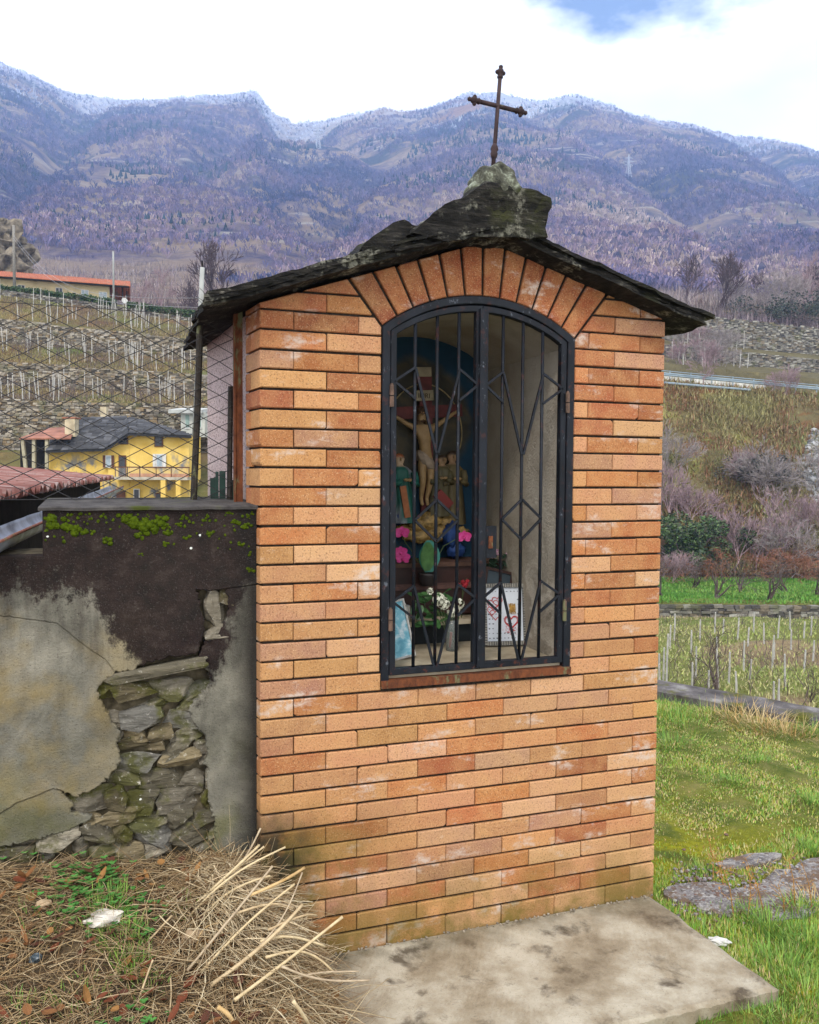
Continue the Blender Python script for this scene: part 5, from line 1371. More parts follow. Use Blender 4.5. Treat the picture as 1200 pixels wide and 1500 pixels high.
PA = [(.33, .28, .2), (.42, .36, .28), (.22, .18, .13), (.3, .22, .13), (.37, .33, .27), (.15, .13, .1)]
PB = [(.2, .18, .15), (.28, .26, .22), (.12, .11, .1), (.36, .34, .29), (.22, .18, .13)]
T = lambda v: (lambda u: terr(u, v))
terrace_wall('tall dry stone terrace wall right behind the yellow house roof', -34, -6, 60.0, T(59.9), lambda u: terr(u, 60.3) + .1, PA)
terrace_wall('long dry stone wall holding up the middle vine terrace', -40, -8, 70.0, T(69.9), lambda u: terr(u, 70.3) + .1, PA)
terrace_wall('dry stone wall below the uppermost vine terrace and green hedge', -46, -9, 79.0, T(78.9), lambda u: terr(u, 79.3) + .1, PA)
terrace_wall('low rubble wall at the foot of the green hedge', -48, -9, 89.2, T(89), lambda u: terr(u, 90.3) + .05, PB, (.2, .5), (.1, .2))
terrace_wall('low dry stone wall between the green meadow and the staked vineyard', 6, 34, 46.5, T(46.3), lambda u: terr(u, 47.3) + .05, PB, (.25, .6), (.1, .2))
terrace_wall('high dark dry stone wall above the road terraces', 14, 66, 110.0, T(109.8), lambda u: terr(u, 110.7) + .3, PB, (.22, .6), (.12, .25))
terrace_wall('middle dry stone wall above the roadside stakes', 14, 66, 103.0, T(102.8), lambda u: terr(u, 103.6) + .2, PB, (.22, .6), (.12, .24))

# ------------------------------------------------------------------ road, parapet and guard rail on the right
ROADM = plain('road_asphalt', (.07, .07, .072), .9, .15, .25, 1.5)
mb = MB(); n_ = 30
for i in range(n_ + 1):
    u = 8 + 60 * i / n_
    for vv in (90.6, 95.4): mb.v.append(tuple(uvz(u, vv, float(terr(u, 92)) + .06)))
    if i: a = (i - 1) * 2; mb.f.append((a, a + 2, a + 3, a + 1))
tag(mb.obj('road', ROADM), kind='structure')
PAR = plain('whitewashed_concrete', (.55, .53, .48), .9, .15, .35, 1.2)
mb = MB(); mb2 = MB(); us = np.linspace(9, 41.2, 30)
pv = None
for u in us:
    z = float(terr(u, 92)); b = len(mb.v)
    for vv, zz in ((95.5, z - .4), (95.5, z + 1.25 + .05 * fbm(u, 1)), (95.8, z + 1.3 + .05 * fbm(u, 1)), (95.8, z - .4)): mb.v.append(tuple(uvz(u, vv, zz)))
    if pv is not None:
        for k in range(3): mb.f.append((pv + k, b + k, b + k + 1, pv + k + 1))
    pv = b
mb.f.append((pv, pv + 1, pv + 2, pv + 3))
tag(mb.obj('roadside_wall', PAR), 'pale stained concrete wall along the far side of the road', 'wall')
STEEL = plain('galvanised_rail', (.26, .32, .36), .4, .5, .12, 1, metal=.3)
rail = thing('guard_rail', 'grey blue steel guard rail along the hillside road', 'guard rail', uvz(40, 90.2, float(terr(40, 92))))
def rail_path(u): return uvz(u, 90.2, float(terr(u, 92)))
mb = MB()
usr = np.linspace(9, 66, 58); secs = [(-.02, .84), (-.07, .79), (-.07, .74), (-.02, .69), (-.02, .65), (-.07, .6), (-.07, .55), (-.02, .5)]
for i, u in enumerate(usr):
    p = rail_path(u)
    for dv, dz in secs: mb.v.append(tuple(p + CF * dv + Vector((0, 0, dz))))
    if i:
        for k in range(7): a, b = (i - 1) * 8 + k, i * 8 + k; mb.f.append((a, b, b + 1, a + 1))
o = mb.obj('rail_beam', STEEL, rail); s_ = o.modifiers.new('thick', 'SOLIDIFY'); s_.thickness = .02
mb = MB(); mb.tube([rail_path(u) + Vector((0, 0, 1.02)) for u in usr], .05, 5); mb.obj('hand_rail', STEEL, rail)
for u in np.arange(10, 66, 2.3):
    mb = MB(); p = rail_path(u) + CF * .05; mb.box(p + Vector((0, 0, .45)), (.12, .1, 1.3), Matrix.Rotation(YAW, 3, 'Z')); mb.obj('rail_post', STEEL, rail)
mb = MB(); 
mb.tube([uvz(u, 88.4, float(terr(u, 88.4)) + .35) for u in np.linspace(22, 36.5, 10)], .12, 6); tag(mb.obj('water_pipe', STEEL), 'thin grey pipe running along the bank below the guard rail', 'pipe')
# ------------------------------------------------------------------ houses
ROTC = Matrix.Rotation(YAW, 3, 'Z')
def pv(px, py, v): return at(px, py, v)
def rect_front(mb, px0, px1, py0, py1, v, th=.06, proud=.0):
    a, b = pv(px0, py1, v), pv(px1, py0, v); c = (a + b) / 2
    mb.box(c - CF * proud, ((b - a).dot(CR), th, abs(b.z - a.z)), ROTC)
def mk_yellow():
    m = Mat('yellow_limewash', .9, .15); x, y, z = m.xyz()
    c = m.ramp(m.noise(.9, 6, .6), [(.3, (.62, .4, .08, 1)), (.6, (.76, .54, .15, 1)), (.8, (.7, .54, .25, 1))])
    c = m.mix(m.math('MULTIPLY', m.step(m.noise(.75, 5, .6, stretch=(1, 1, .7)), .54, .62), m.rng(z, 3.6, 2.4)), c, (.17, .18, .2, 1))
    c = m.mix(m.step(m.noise(4, 5, .7), .62, .7), c, m.mix(.4, c, (.2, .14, .06, 1)))
    m.color(c); m.bump(m.noise(7, 4), .3, .03); return m.m
YEL = mk_yellow()
SLATE = Mat('roof_slates', .85, .25); c_ = SLATE.vcol(); SLATE.color(SLATE.mix(.4, c_, SLATE.ramp(SLATE.noise(7, 5), [(.3, .3), (.7, 1.0)]), 'MULTIPLY')); SLATE = SLATE.m
DKP = plain('dark_window_pane', (.02, .022, .028), .25, .5, .3, 3)
BRN = plain('brown_shutter', (.11, .045, .025), .7, .3, .3, 6); WHT = plain('white_window_paint', (.6, .58, .54), .7, .3, .15, 4)
GRNW = plain('pale_green_shutter', (.24, .32, .28), .7, .3, .2, 5)
PANE_L = plain('pale_curtained_pane', (.3, .36, .4), .25, .5, .3, 4)
def tri_prism(mb, pts, d):
    vs = [p for p in pts] + [p + CF * d for p in pts]; n = len(pts)
    mb.add(vs, [tuple(range(n)), tuple(range(2 * n - 1, n - 1, -1))] + [((i + 1) % n, i, n + i, n + (i + 1) % n) for i in range(n)])
VH = 50.0
yh = thing('yellow_house', 'yellow rendered farmhouse with dark stone slate roof and a balcony', 'house', pv(165, 740, VH + 3))
mb = MB()
def block(px0, px1, pyt, v0, v1, zb, mbx):
    a, b = pv(px0, pyt, v0), pv(px1, pyt, v0); zt = a.z; c = (a + b) / 2; c = c + CF * ((v1 - v0) / 2); c.z = (zt + zb) / 2
    mbx.box(c, ((b - a).dot(CR), v1 - v0, zt - zb), ROTC)
block(70, 172, 657.5, VH, VH + 6, -1.2, mb); mb.obj('wing_wall', YEL, yh)
mb = MB(); block(189, 277, 636.5, VH - .15, VH + 2.6, -1.2, mb); block(158, 189.05, 657.5, VH - .149, VH + 5, -1.2, mb); tri_prism(mb, [pv(158, 657.6, VH - .148), pv(189, 657.6, VH - .148), pv(189, 637, VH - .148)], 1.5)
# raking top of the wall under the stepped eaves
a, b, c = pv(158, 656, VH - .12), pv(189, 634, VH - .12), pv(189, 656, VH - .12)
mb.obj('wall', YEL, yh)
A, B, C, D = pv(67, 660.5, VH - .7), pv(154, 658, VH - .7), pv(189, 635, VH - .7), pv(281, 639, VH - .7)
R1, R2 = pv(122, 613, VH + 3.2), pv(187, 611.5, VH + 3.2); E_, G_ = pv(278, 636, VH + 7), pv(75, 640, VH + 7)
mb = MB(); dz = Vector((0, 0, -.12))
for tri in ((A, B, R1), (B, R2, R1), (B, C, R2), (C, D, R2), (D, E_, R2), (E_, G_, R1), (E_, R1, R2), (G_, A, R1)):
    vs = list(tri) + [p + dz for p in tri]; mb.add(vs, [(0, 1, 2), (5, 4, 3), (0, 3, 4, 1), (1, 4, 5, 2), (2, 5, 3, 0)])
roof = mb.obj('roof', plain('slate_underlay', (.03, .03, .032), .9, .2), yh)
mb = MB()
def slates(p00, p10, p01, p11, rows, w):
    for r in range(rows):
        t0 = r / rows; a, b = p00.lerp(p01, t0), p10.lerp(p11, t0); L = (b - a).length
        if L < .2: continue
        n = max(1, int(L / w)); d = (b - a).normalized(); up = ((p01.lerp(p11, .5)) - (p00.lerp(p10, .5))).normalized(); nm = d.cross(up).normalized(); up = nm.cross(d)
        if nm.z < 0: nm = -nm
        R = Matrix((d, up, nm)).transposed(); rh = (p01 - p00).length / rows
        for i in range(n):
            ww = L / n * RNG.uniform(.8, 1.15); g = RNG.choice((.05, .06, .07, .085, .11, .045)); k = (g, g * .98, g * 1.02)
            mb.box(a + d * (L * (i + .5) / n) + up * rh * .6 + nm * (.05 + RNG.uniform(-.02, .03)), (ww, rh * 1.25, .04), R @ Matrix.Rotation(RNG.uniform(-.02, .2), 3, 'X') @ Matrix.Rotation(RNG.uniform(-.12, .12), 3, 'Z'), k, .12)
slates(A, B, R1, R2, 26, .44); slates(B, C, R2, R2, 20, .36); slates(C, D, R2, R2, 20, .42)
tag(mb.obj('slates', SLATE, roof), kind='stuff')
mb = MB(); a = pv(105.5, 640, VH + .8); mb.box(Vector((a.x, a.y, (pv(100, 614, VH + .8).z + a.z) / 2)), (.62, .6, pv(100, 614, VH + .8).z - a.z), ROTC); ch = mb.obj('chimney', plain('cream_chimney', (.5, .42, .28), .9, .1, .3, 2), roof)
mb = MB(); mb.box(pv(105, 612.5, VH + .8), (.85, .8, .09), ROTC); mb.obj('chimney_cap', plain('terracotta_cap', (.3, .13, .08), .9, .1, .3, 4), roof)
mb = MB(); mb.box(pv(153, 605, VH + 5), (.4, .4, .8), ROTC); mb.obj('chimney', bpy.data.materials['cream_chimney'], roof)
def window(parent, px0, px1, py0, py1, v, pane, frame, shutters=None, name='window'):
    mb = MB(); rect_front(mb, px0, px1, py0, py1, v, .06, .015); f = mb.obj(name, frame, parent)
    ix, iy = (px1 - px0) * .12, (py1 - py0) * .08
    mb = MB(); rect_front(mb, px0 + ix, px1 - ix, py0 + iy, py1 - iy, v, .05, .035); mb.obj('pane', pane, f)
    if shutters:
        for sx in (-1, 1):
            w = (px1 - px0) * .5; q = px0 - w if sx < 0 else px1
            mb = MB(); rect_front(mb, q + .3, q + w - .3, py0, py1, v, .05, .03); mb.obj('shutter', shutters, f)
    return f
v_ = VH - .15
window(yh, 174, 188, 641, 651, v_ - .01, DKP, BRN); window(yh, 226.5, 239, 636, 654.5, v_, DKP, BRN)
window(yh, 155, 163.5, 667, 685, v_ - .02, PANE_L, WHT, BRN); window(yh, 174, 185, 667, 698, v_, DKP, BRN, None, 'door'); window(yh, 229, 239, 665, 684.5, v_, PANE_L, WHT, WHT)
mb = MB(); rect_front(mb, 168, 278, 699, 702.5, v_ - .5, 1.0, 0); bal = mb.obj('balcony', plain('balcony_slab', (.42, .38, .3), .9, .1, .3, 3), yh)
mb = MB(); rect_front(mb, 168, 278, 684, 685, v_ - .95, .05, 0); mb.obj('hand_rail', BRN, bal)
for px in (169, 187, 205, 229, 251, 277):
    mb = MB(); rect_front(mb, px - .5, px + .5, 685, 699, v_ - .95, .05, 0); mb.obj('rail_post', BRN, bal)
mb = MB()
for k in range(60): px = 170 + k * 1.8; rect_front(mb, px - .13, px + .13, 685.2, 698, v_ - .95, .02, 0)
tag(mb.obj('balusters', WHT, bal), kind='stuff')
mb = MB(); rect_front(mb, 190, 276, 694, 698.8, v_ - .02, .05, .02); mb.obj('red_skirting', plain('terracotta_band', (.45, .2, .1), .9, .1, .3, 3), yh)
window(yh, 171, 184, 719, 745, v_, BRN, BRN, None, 'door'); window(yh, 228, 238, 722, 745, v_, DKP, BRN, None, 'door'); window(yh, 196, 205, 716, 732, v_, DKP, WHT)
for px in (240, 262, 158):
    mb = MB(); a, b = pv(px, 702, v_ - .8), pv(px, 745, v_ - .8); mb.box((a + b) / 2, (.28, .28, abs(a.z - b.z)), ROTC); mb.obj('balcony_pillar', YEL, yh)
# open shed with rusty roof leaning on the house
sd_ = thing('open_shed', 'open timber shed with rusty tin roof leaning on the yellow house', 'shed', pv(60, 720, VH - .3))
RT = plain('rusty_tin', (.3, .13, .085), .8, .2, .5, 1.2)
mb = MB(); p = [pv(28, 641.5, VH - .6), pv(104, 641, VH - .6), pv(112, 624, VH + 3.6), pv(72, 627, VH + 3.6)]; vs = p + [q - Vector((0, 0, .1)) for q in p]; mb.add(vs, [(0, 1, 2, 3), (7, 6, 5, 4), (0, 4, 5, 1), (1, 5, 6, 2), (2, 6, 7, 3), (3, 7, 4, 0)]); mb.obj('roof', RT, sd_)
mb = MB(); rect_front(mb, 48, 69, 641, 690, VH + 1.6, .1, 0); rect_front(mb, 30, 48, 641, 690, VH + 2.0, .1, 0); mb.obj('back_wall', DARKW, sd_)
for px, py in ((36, 680), (50, 680), (69, 682)):
    mb = MB(); a, b = pv(px - (3 if px == 36 else 0), 642, VH - .4), pv(px + (3 if px == 36 else 0), py + 15, VH - .4); mb.bar(a, b, .18, .18, (CF.x, CF.y, 0)); mb.obj('post', plain('pale_post_wood', (.36, .32, .22), .9, .1, .3, 4), sd_)
# little white hut
ht = thing('white_hut', 'small white hut with green shutters beside the yellow house', 'hut', pv(282, 650, 57))
mb = MB(); block(265, 300, 604, 57, 60, pv(280, 640, 57).z, mb); mb.obj('wall', plain('hut_render', (.5, .5, .44), .9, .1, .25, 2), ht)
mb = MB(); p = pv(282, 601, 58.5); mb.box(p, (2.3, 4, .25), ROTC @ Matrix.Rotation(.12, 3, 'X')); mb.obj('roof', plain('hut_roof', (.45, .45, .42), .9, .1, .25, 2), ht)
window(ht, 271, 279, 606, 628, 57, GRNW, WHT); window(ht, 287, 296, 606, 628, 57, GRNW, WHT)

# long red tiled house on the top terrace: runs parallel to the shrine front
rh = pv(184, 441, 96.8); RX = Vector((-1, 0, 0)); RYv = Vector((0, 1, 0)); LR_ = 26.0
zE = pv(184, 420, 96.8).z; zR = zE + 1.55
red = thing('red_tiled_house', 'long cream house with red tiled roof above the hedge', 'house', rh + RX * 8 + Vector((0, 3, -2)))
CRM = plain('cream_render', (.55, .45, .26), .9, .1, .2, .8)
zb = rh.z - 2.5
mb = MB(); c = rh + RX * (LR_ / 2 + 1.2) + RYv * 3.6; mb.box(Vector((c.x, c.y, (zb + zE) / 2)), (LR_ - 1.2, 6.4, zE - zb)); mb.obj('wall', CRM, red)
def mk_tiles():
    m = Mat('terracotta_tiles', .9, .15); c = m.ramp(m.noise(3.2, 5, .7), [(.3, (.24, .07, .04, 1)), (.5, (.4, .13, .07, 1)), (.72, (.52, .22, .13, 1))]); m.color(m.mix(m.step(m.noise(.9, 5), .57, .66), c, (.2, .14, .09, 1))); m.bump(m.noise(6, 4), .5, .05); return m.m
mb = MB(); ns = 26 * 5 * 4
for i in range(ns + 1):
    x = rh.x + .5 - (LR_ + .8) * i / ns; w = .045 * math.cos(2 * math.pi * i / 4)
    for k in range(9):
        t = k / 8; mb.v.append((x, rh.y - .55 + 4.6 * t, zE + .02 + (zR - zE) * t + w + .02 * ((k % 2) - .5)))
    for k in range(9):
        t = k / 8; mb.v.append((x, rh.y + 4.05 + 3.8 * t, zR + .02 + (zE - zR) * t + w))
for i in range(ns):
    for k in range(17): a = i * 18 + k; mb.f.append((a, a + 1, a + 19, a + 18))
rr = mb.obj('roof', mk_tiles(), red, True); s_ = rr.modifiers.new('t', 'SOLIDIFY'); s_.thickness = .12; s_.offset = -1
mb = MB(); mb.bar(Vector((rh.x + .4, rh.y - .45, zE - .12)), Vector((rh.x - LR_, rh.y - .45, zE - .12)), .16, .3, (0, 1, 0)); mb.obj('eaves_board', DARKW, red)
def redwin(px0, px1, py0, py1, pane, fr):
    a, b = pv(px0, py1, 96), pv(px1, py0, 96)
    def hit(px, py):
        d = RM @ Vector(((px - 600) / FPX, 1.0, -(py - 750) / FPX)); return CAM + d * ((rh.y + .4 - CAM.y) / d.y)
    a, b = hit(px0, py1), hit(px1, py0); c = (a + b) / 2
    mb = MB(); mb.box(c - Vector((0, .02, 0)), (b.x - a.x, .08, b.z - a.z)); f = mb.obj('window', fr, red)
    for sx in (-1, 1):
        mb = MB(); mb.box(c + Vector((sx * (b.x - a.x) * .23, -.06, 0)), ((b.x - a.x) * .38, .04, (b.z - a.z) * .84)); mb.obj('pane', pane, f)
redwin(81.5, 92, 422, 430, DKP, WHT); redwin(119, 130, 425, 436, PANE_L, WHT); redwin(145, 157, 428, 439, PANE_L, WHT); redwin(26, 37, 418, 424, DKP, WHT)
mb = MB(); mb.box(Vector((rh.x + .15, rh.y + 2.5, (zb + zE) / 2 + 1.2)), (.14, .14, zE - zb - 2.4)); mb.box(Vector((rh.x - .3, rh.y + .1, (zb + zE) / 2)), (.16, .16, zE - zb - .1)); mb.obj('porch_post', DARKW, red)
mb = MB(); q = pv(182.5, 441, 95.5); mb.lathe([(.0, -.02), (.2, .02), (.36, .1), (.35, .12), (.18, .04), (.001, .01)], q, 16, axis=(Vector((.3, -1, .3)).to_track_quat('Z', 'Y')).to_matrix()); mb.obj('satellite_dish', WHT, red, True)
# hedges
def leafcloud(mb, n, f, size, pal, flat=.5):
    for i in range(n):
        c = f(); a = Vector((RNG.gauss(0, 1), RNG.gauss(0, 1), RNG.gauss(0, flat))).normalized(); b = a.cross(Vector((RNG.gauss(0, 1), RNG.gauss(0, 1), RNG.gauss(0, 1)))).normalized(); s = size * RNG.uniform(.6, 1.4); k = RNG.choice(pal); q = RNG.uniform(.6, 1.3)
        mb.add([c - a * s * .5, c + b * s * .28, c + a * s * .5, c - b * s * .28], [(0, 1, 2, 3)], (k[0] * q, k[1] * q, k[2] * q))
LEAVES = vmat('hedge_leaves', .6, .3, var=0)
GP = [(.03, .065, .02), (.05, .1, .03), (.08, .13, .04), (.1, .12, .05)]
def hedge(label, pA, pB, h, dep):
    t = thing('hedge', label, 'hedge', (pA + pB) / 2); d = (pB - pA); L = d.length; d.normalize()
    mb = MB(); mb.bar(pA + Vector((0, 0, h * .42)), pB + Vector((0, 0, h * .42)), h * .84, dep * .7, (CF.x, CF.y, 0)); mb.obj('inner_branches', plain('hedge_inside', (.015, .025, .01), .95, .05, .4, 2), t)
    mb = MB()
    def f():
        x = RNG.uniform(0, L); hh = h * (1 + .1 * fbm(x * .6, 2)); side = RNG.random()
        if side < .55: return pA + d * x + CF * (-dep / 2 + RNG.gauss(0, .09)) + Vector((0, 0, RNG.uniform(0, hh)))
        return pA + d * x + CF * RNG.uniform(-dep / 2, dep / 2) + Vector((0, 0, hh + RNG.gauss(0, .09)))
    leafcloud(mb, int(L * 420), f, .22, GP); mb.obj('foliage', LEAVES, t)
hz0, hz1 = pv(3, 443, 90.2), pv(169, 456, 90.2); hedge('clipped green hedge in front of the long red tiled house', pv(-40, 431, 90.2), pv(169, 456, 90.2), 1.2, 1.2)
hedge('low clipped hedge right of the red tiled house', pv(188, 458, 90.2), pv(300, 473, 90.2), 1.0, 1.1)
# poles
POLEC = plain('pale_concrete_pole', (.33, .33, .31), .85, .2, .15, 2)
def pole(px, pyt, pyb, v, r, label, mat, cap=False):
    a, b = pv(px, pyb, v), pv(px, pyt, v)
    if not cap: a.x, a.y = b.x, b.y
    else: q_ = pv(px - 11, pyb, v); a.x, a.y = q_.x, q_.y
    mb = MB(); mb.tube([a, a.lerp(b, .75), b], [r * 1.2, r * 1.05, r], 10)
    t = thing('utility_pole', label, 'pole', a); mb.obj('shaft', mat, t, True)
    if cap:
        mb = MB(); mb.lathe([(r * 1.5, -.12), (r * 1.6, 0), (r * 1.6, .12), (r * 1.2, .14)], b - Vector((0, 0, 1.1)), 10); mb.obj('band', mat, t); mb = MB(); mb.tube([b, b + Vector((0, 0, .25))], r * .4, 6); mb.obj('pin', DARKW, t)
    return b
pb = pole(296.5, 392, 640, 30, .085, 'pale concrete utility pole rising behind the roof eaves', POLEC, True)
p2 = pole(166, 368, 446, 93, .1, 'thin white mast standing before the red tiled house end', POLEC)
p3 = pole(20, 330, 425, 90, .13, 'weathered grey wooden pole at the hedge before the red roof', plain('grey_pole_wood', (.25, .23, .2), .9, .1))
mb = MB()
for za in (0, -.35):
    mb.tube([p3.lerp(pb, t) + Vector((0, 0, za - 1.1 - 2.2 * math.sin(math.pi * t))) for t in np.linspace(0, 1, 16)], .012, 3)
tag(mb.obj('overhead_wire', plain('grey_cable', (.3, .3, .32), .6, .3)), 'pair of thin cables strung between the hillside poles', 'cable')
ro = thing('rock_outcrop', 'brown rocky knoll rising behind the red tiled house', 'rock', pv(5, 400, 135))
mb = MB()
for i in range(16): mb.blob(pv(RNG.uniform(-50, 34), RNG.uniform(355, 420), RNG.uniform(132, 140)), RNG.uniform(1.2, 3.4), 4, .4, 2.6, (1, 1, 1.1))
for k_ in range(10): mb.blob(pv(-12 + RNG.uniform(-24, 18), RNG.uniform(338, 372), 138), RNG.uniform(1.2, 2.8), 4, .4, 2.6, (1, 1, 1.1))
mb.blob(pv(-10, 368, 138), 4.4, 4, .4, 2.6, (1, 1, 1.1)); mb.obj('rock_mass', plain('knoll_rock', (.17, .14, .1), .95, .1, .75, .9, bump=1.0), ro)

# ------------------------------------------------------------------ vine stakes
STK = plain('pale_split_stake', (.43, .41, .37), .9, .1, .25, 6)
def stake_mesh(h, r, name):
    mb = MB(); mb.tube([(0, 0, -.15), (.01, 0, h * .5), (0, .01, h - .03), (0, 0, h)], [r, r * .95, r * .8, r * .35], 5); me = bpy.data.meshes.new(name); me.from_pydata(mb.v, [], mb.f); me.update(); me.materials.append(STK); return me
SM = [stake_mesh(1.0, .05, 'stake_%s' % c) for c in 'abc']
def stake(p, h, label, group, lean=.05, r=1.0):
    o = bpy.data.objects.new('vine_stake', RNG.choice(SM)); COL.objects.link(o); o.location = p; o.scale = (r, r, h); o.rotation_euler = (RNG.gauss(0, lean), RNG.gauss(0, lean), RNG.uniform(0, 6)); return tag(o, label, 'stake', group)
for lo, hi, n, lab, grp in ((80.3, 87.5, 52, 'pale vine stake on the uppermost terrace below the hedge', 'stakes on the uppermost terrace'), (71.2, 78, 46, 'pale vine stake on the middle vine terrace', 'stakes on the middle terrace'), (61.0, 68, 34, 'pale vine stake on the terrace behind the yellow house', 'stakes on the lowest terrace')):
    for i in range(n):
        v = RNG.choice(np.linspace(lo, hi, 4)) + RNG.uniform(-.2, .2); u = v * RNG.uniform(-.505, -.262); stake(uvz(u, v, float(terr(u, v))), RNG.uniform(1.3, 2.2), lab, grp, .04, .75)
vv_ = np.linspace(8, 46, 400)
def base_v(px, py):
    s = (px - 600) / 1200; p = 697 + (CAM.z - terr(s * vv_, vv_)) / vv_ * 1200 + (px - 600) * .0067
    return float(np.interp(-py, -p, vv_))
for x, yt, yb in ((160, 200, 400), (130, 285, 455), (110, 350, 730), (85, 450, 710), (290, 325, 500), (325, 440, 690), (350, 245, 400), (458, 190, 345), (478, 370, 540), (495, 470, 770), (570, 485, 730), (628, 230, 400), (680, 400, 630), (705, 305, 450), (725, 540, 690), (745, 190, 340), (825, 270, 440), (890, 360, 600), (900, 420, 540), (925, 215, 390), (990, 500, 740), (1015, 185, 330), (1025, 320, 480), (1118, 260, 400), (1125, 470, 640), (425, 680, 790), (630, 630, 810), (910, 780, 880), (945, 705, 860), (60, 500, 720), (300, 560, 750), (520, 240, 360), (1190, 400, 560), (1170, 220, 360)):
    px, pyt, pyb = 960 + x / 5, 860 + yt / 5, 860 + yb / 5; v = base_v(px, pyb); s = (px - 600) / 1200; h = max(.6, (pyb - pyt) / 1200 * v)
    stake(uvz(s * v, v, float(terr(s * v, v))), h, 'pale grey stake in the vineyard below the lawn', 'stakes in the lower vineyard', .035, .62 * (v / 22) ** .5)
for i in range(22):
    v = RNG.choice((97.2, 101, 104.5, 108.5)); u = RNG.uniform(.315, .41 if v > 100 else .36) * v; stake(uvz(u, v, float(terr(u, v))), RNG.uniform(1.6, 2.6), 'pale stake on the stony terraces above the road', 'stakes above the road', .04, 1.0)

# ------------------------------------------------------------------ bare trees and shrubs
MINR = .0034
def grow(mb, tips, p, d, L, r, lev, maxlev, rng, spread, gnarl, up):
    pts, rad = [p], [r]; n = 3 if lev < maxlev else 2
    for i in range(n):
        d = (d + Vector((rng.gauss(0, gnarl), rng.gauss(0, gnarl), rng.gauss(0, gnarl) + up))).normalized(); p = p + d * (L / n); pts.append(p); rad.append(r * (1 - .42 * (i + 1) / n))
    mb[0 if lev == 0 else 1].tube(pts, rad, 5 if lev == 0 else (4 if lev == 1 else 3), cap=False)
    if lev >= maxlev: tips.append(p); return
    nb = rng.choice((2, 3, 3)) + (1 if lev == 0 else 0)
    for k in range(nb):
        t = rng.uniform(.45, 1.0) if k else 1.0; i = min(n, max(1, int(round(t * n)))); q = pts[i]
        ax = Vector((rng.gauss(0, 1), rng.gauss(0, 1), rng.gauss(0, .5))); ax = (ax - d * ax.dot(d)).normalized()
        nd = (d + ax * rng.uniform(.35, 1.0) * spread).normalized()
        grow(mb, tips, q, nd, L * rng.uniform(.62, .85), max(MINR, rad[i] * rng.uniform(.55, .75)), lev + 1, maxlev, rng, spread, gnarl, up)
def bare_proto(seed, h, lev, spread, gnarl, up, r0, stems=1, col=None):
    rng = random.Random(seed); mb = [MB(), MB()]; tips = []
    for s in range(stems):
        a = rng.uniform(0, 6.28); d = Vector((math.cos(a) * .5, math.sin(a) * .5, 1)).normalized() if stems > 1 else Vector((rng.gauss(0, .06), rng.gauss(0, .06), 1)).normalized()
        p = Vector((rng.gauss(0, .1), rng.gauss(0, .1), -.1)) if stems > 1 else Vector((0, 0, -.15))
        grow(mb, tips, p, d, h * .33, r0, 0, lev, rng, spread, gnarl, up)
    mx = max(q[2] for q in mb[1].v); k = h / mx
    for m in mb: m.v = [(q[0] * k, q[1] * k, q[2] * k) for q in m.v]
    return mb
BARK = {}
def bark(name, rgb):
    if name not in BARK: BARK[name] = plain('bark_' + name, rgb, .9, .1, .35, 3)
    return BARK[name]
PROTO = {}
def tree_at(kind, p, h, label, group=None, rz=None, name='bare_tree', cat='tree', sxy=1.0):
    if kind not in PROTO:
        seed, lev, spread, gnarl, up, r0, stems, col = KINDS[kind]; mb = bare_proto(seed, 1.0, lev, spread, gnarl, up, r0, stems)
        mes = []
        for m, nm in zip(mb, ('trunk', 'crown')):
            me = bpy.data.meshes.new(kind + '_' + nm); me.from_pydata(m.v, [], m.f); me.update(); me.materials.append(bark(*col)); mes.append(me)
        PROTO[kind] = mes
    t = thing(name, label, cat, p, group); t.rotation_euler = (0, 0, RNG.uniform(0, 6.28) if rz is None else rz); t.scale = (h * sxy, h * sxy, h)
    for me, nm in zip(PROTO[kind], ('trunk', 'crown')):
        o = bpy.data.objects.new(nm, me); COL.objects.link(o); o.parent = t
    return t
KINDS = {
 'fruit_a': (3, 4, .9, .16, .03, .028, 1, ('fruit', (.1, .075, .065))), 'fruit_b': (8, 4, 1.0, .2, .02, .03, 1, ('fruit', (.1, .075, .065))),
 'big_a': (12, 6, .62, .1, .045, .026, 1, ('dark', (.085, .06, .065))), 'big_b': (19, 6, .7, .12, .03, .022, 1, ('mauve', (.3, .21, .22))),
 'shrub_a': (23, 5, .6, .13, .05, .013, 6, ('mauve', (.3, .21, .22))), 'shrub_b': (29, 5, .7, .16, .02, .011, 6, ('ash', (.28, .24, .23))), 'shrub_r': (31, 4, .7, .2, .0, .01, 7, ('russet', (.26, .12, .075))),
}
for i, (x, y, h) in enumerate(((75, 1360, 62), (275, 1300, 48), (455, 1380, 66), (655, 1325, 56), (832, 1385, 66), (985, 1325, 54), (1185, 1350, 60))):
    px, py = 960 + x / 5, 600 + y / 5; v = float(np.interp(-py, -(697 + (CAM.z - terr((px - 600) / 1200 * np.linspace(47.5, 60, 80), np.linspace(47.5, 60, 80))) / np.linspace(47.5, 60, 80) * 1200), np.linspace(47.5, 60, 80))); u = (px - 600) / 1200 * v
    tree_at('fruit_a' if i % 2 else 'fruit_b', uvz(u, v, float(terr(u, v))), h / 1200 * v, 'small bare fruit tree on the bright green meadow', 'bare fruit trees on the meadow', sxy=1.15)
for px, pyb, h, lab in ((1062, 1018, 118, 'tall slender bare sapling just beyond the kerb among vineyard stakes'), (1193, 1032, 66, 'forked bare sapling beside the brown end of the kerb'), (1019, 1010, 60, 'short bare sapling among the stakes near the brick corner')):
    v = base_v(px, pyb); u = (px - 600) / 1200 * v; tree_at('fruit_a', uvz(u, v, float(terr(u, v))), h / 1200 * v, lab, sxy=.55)
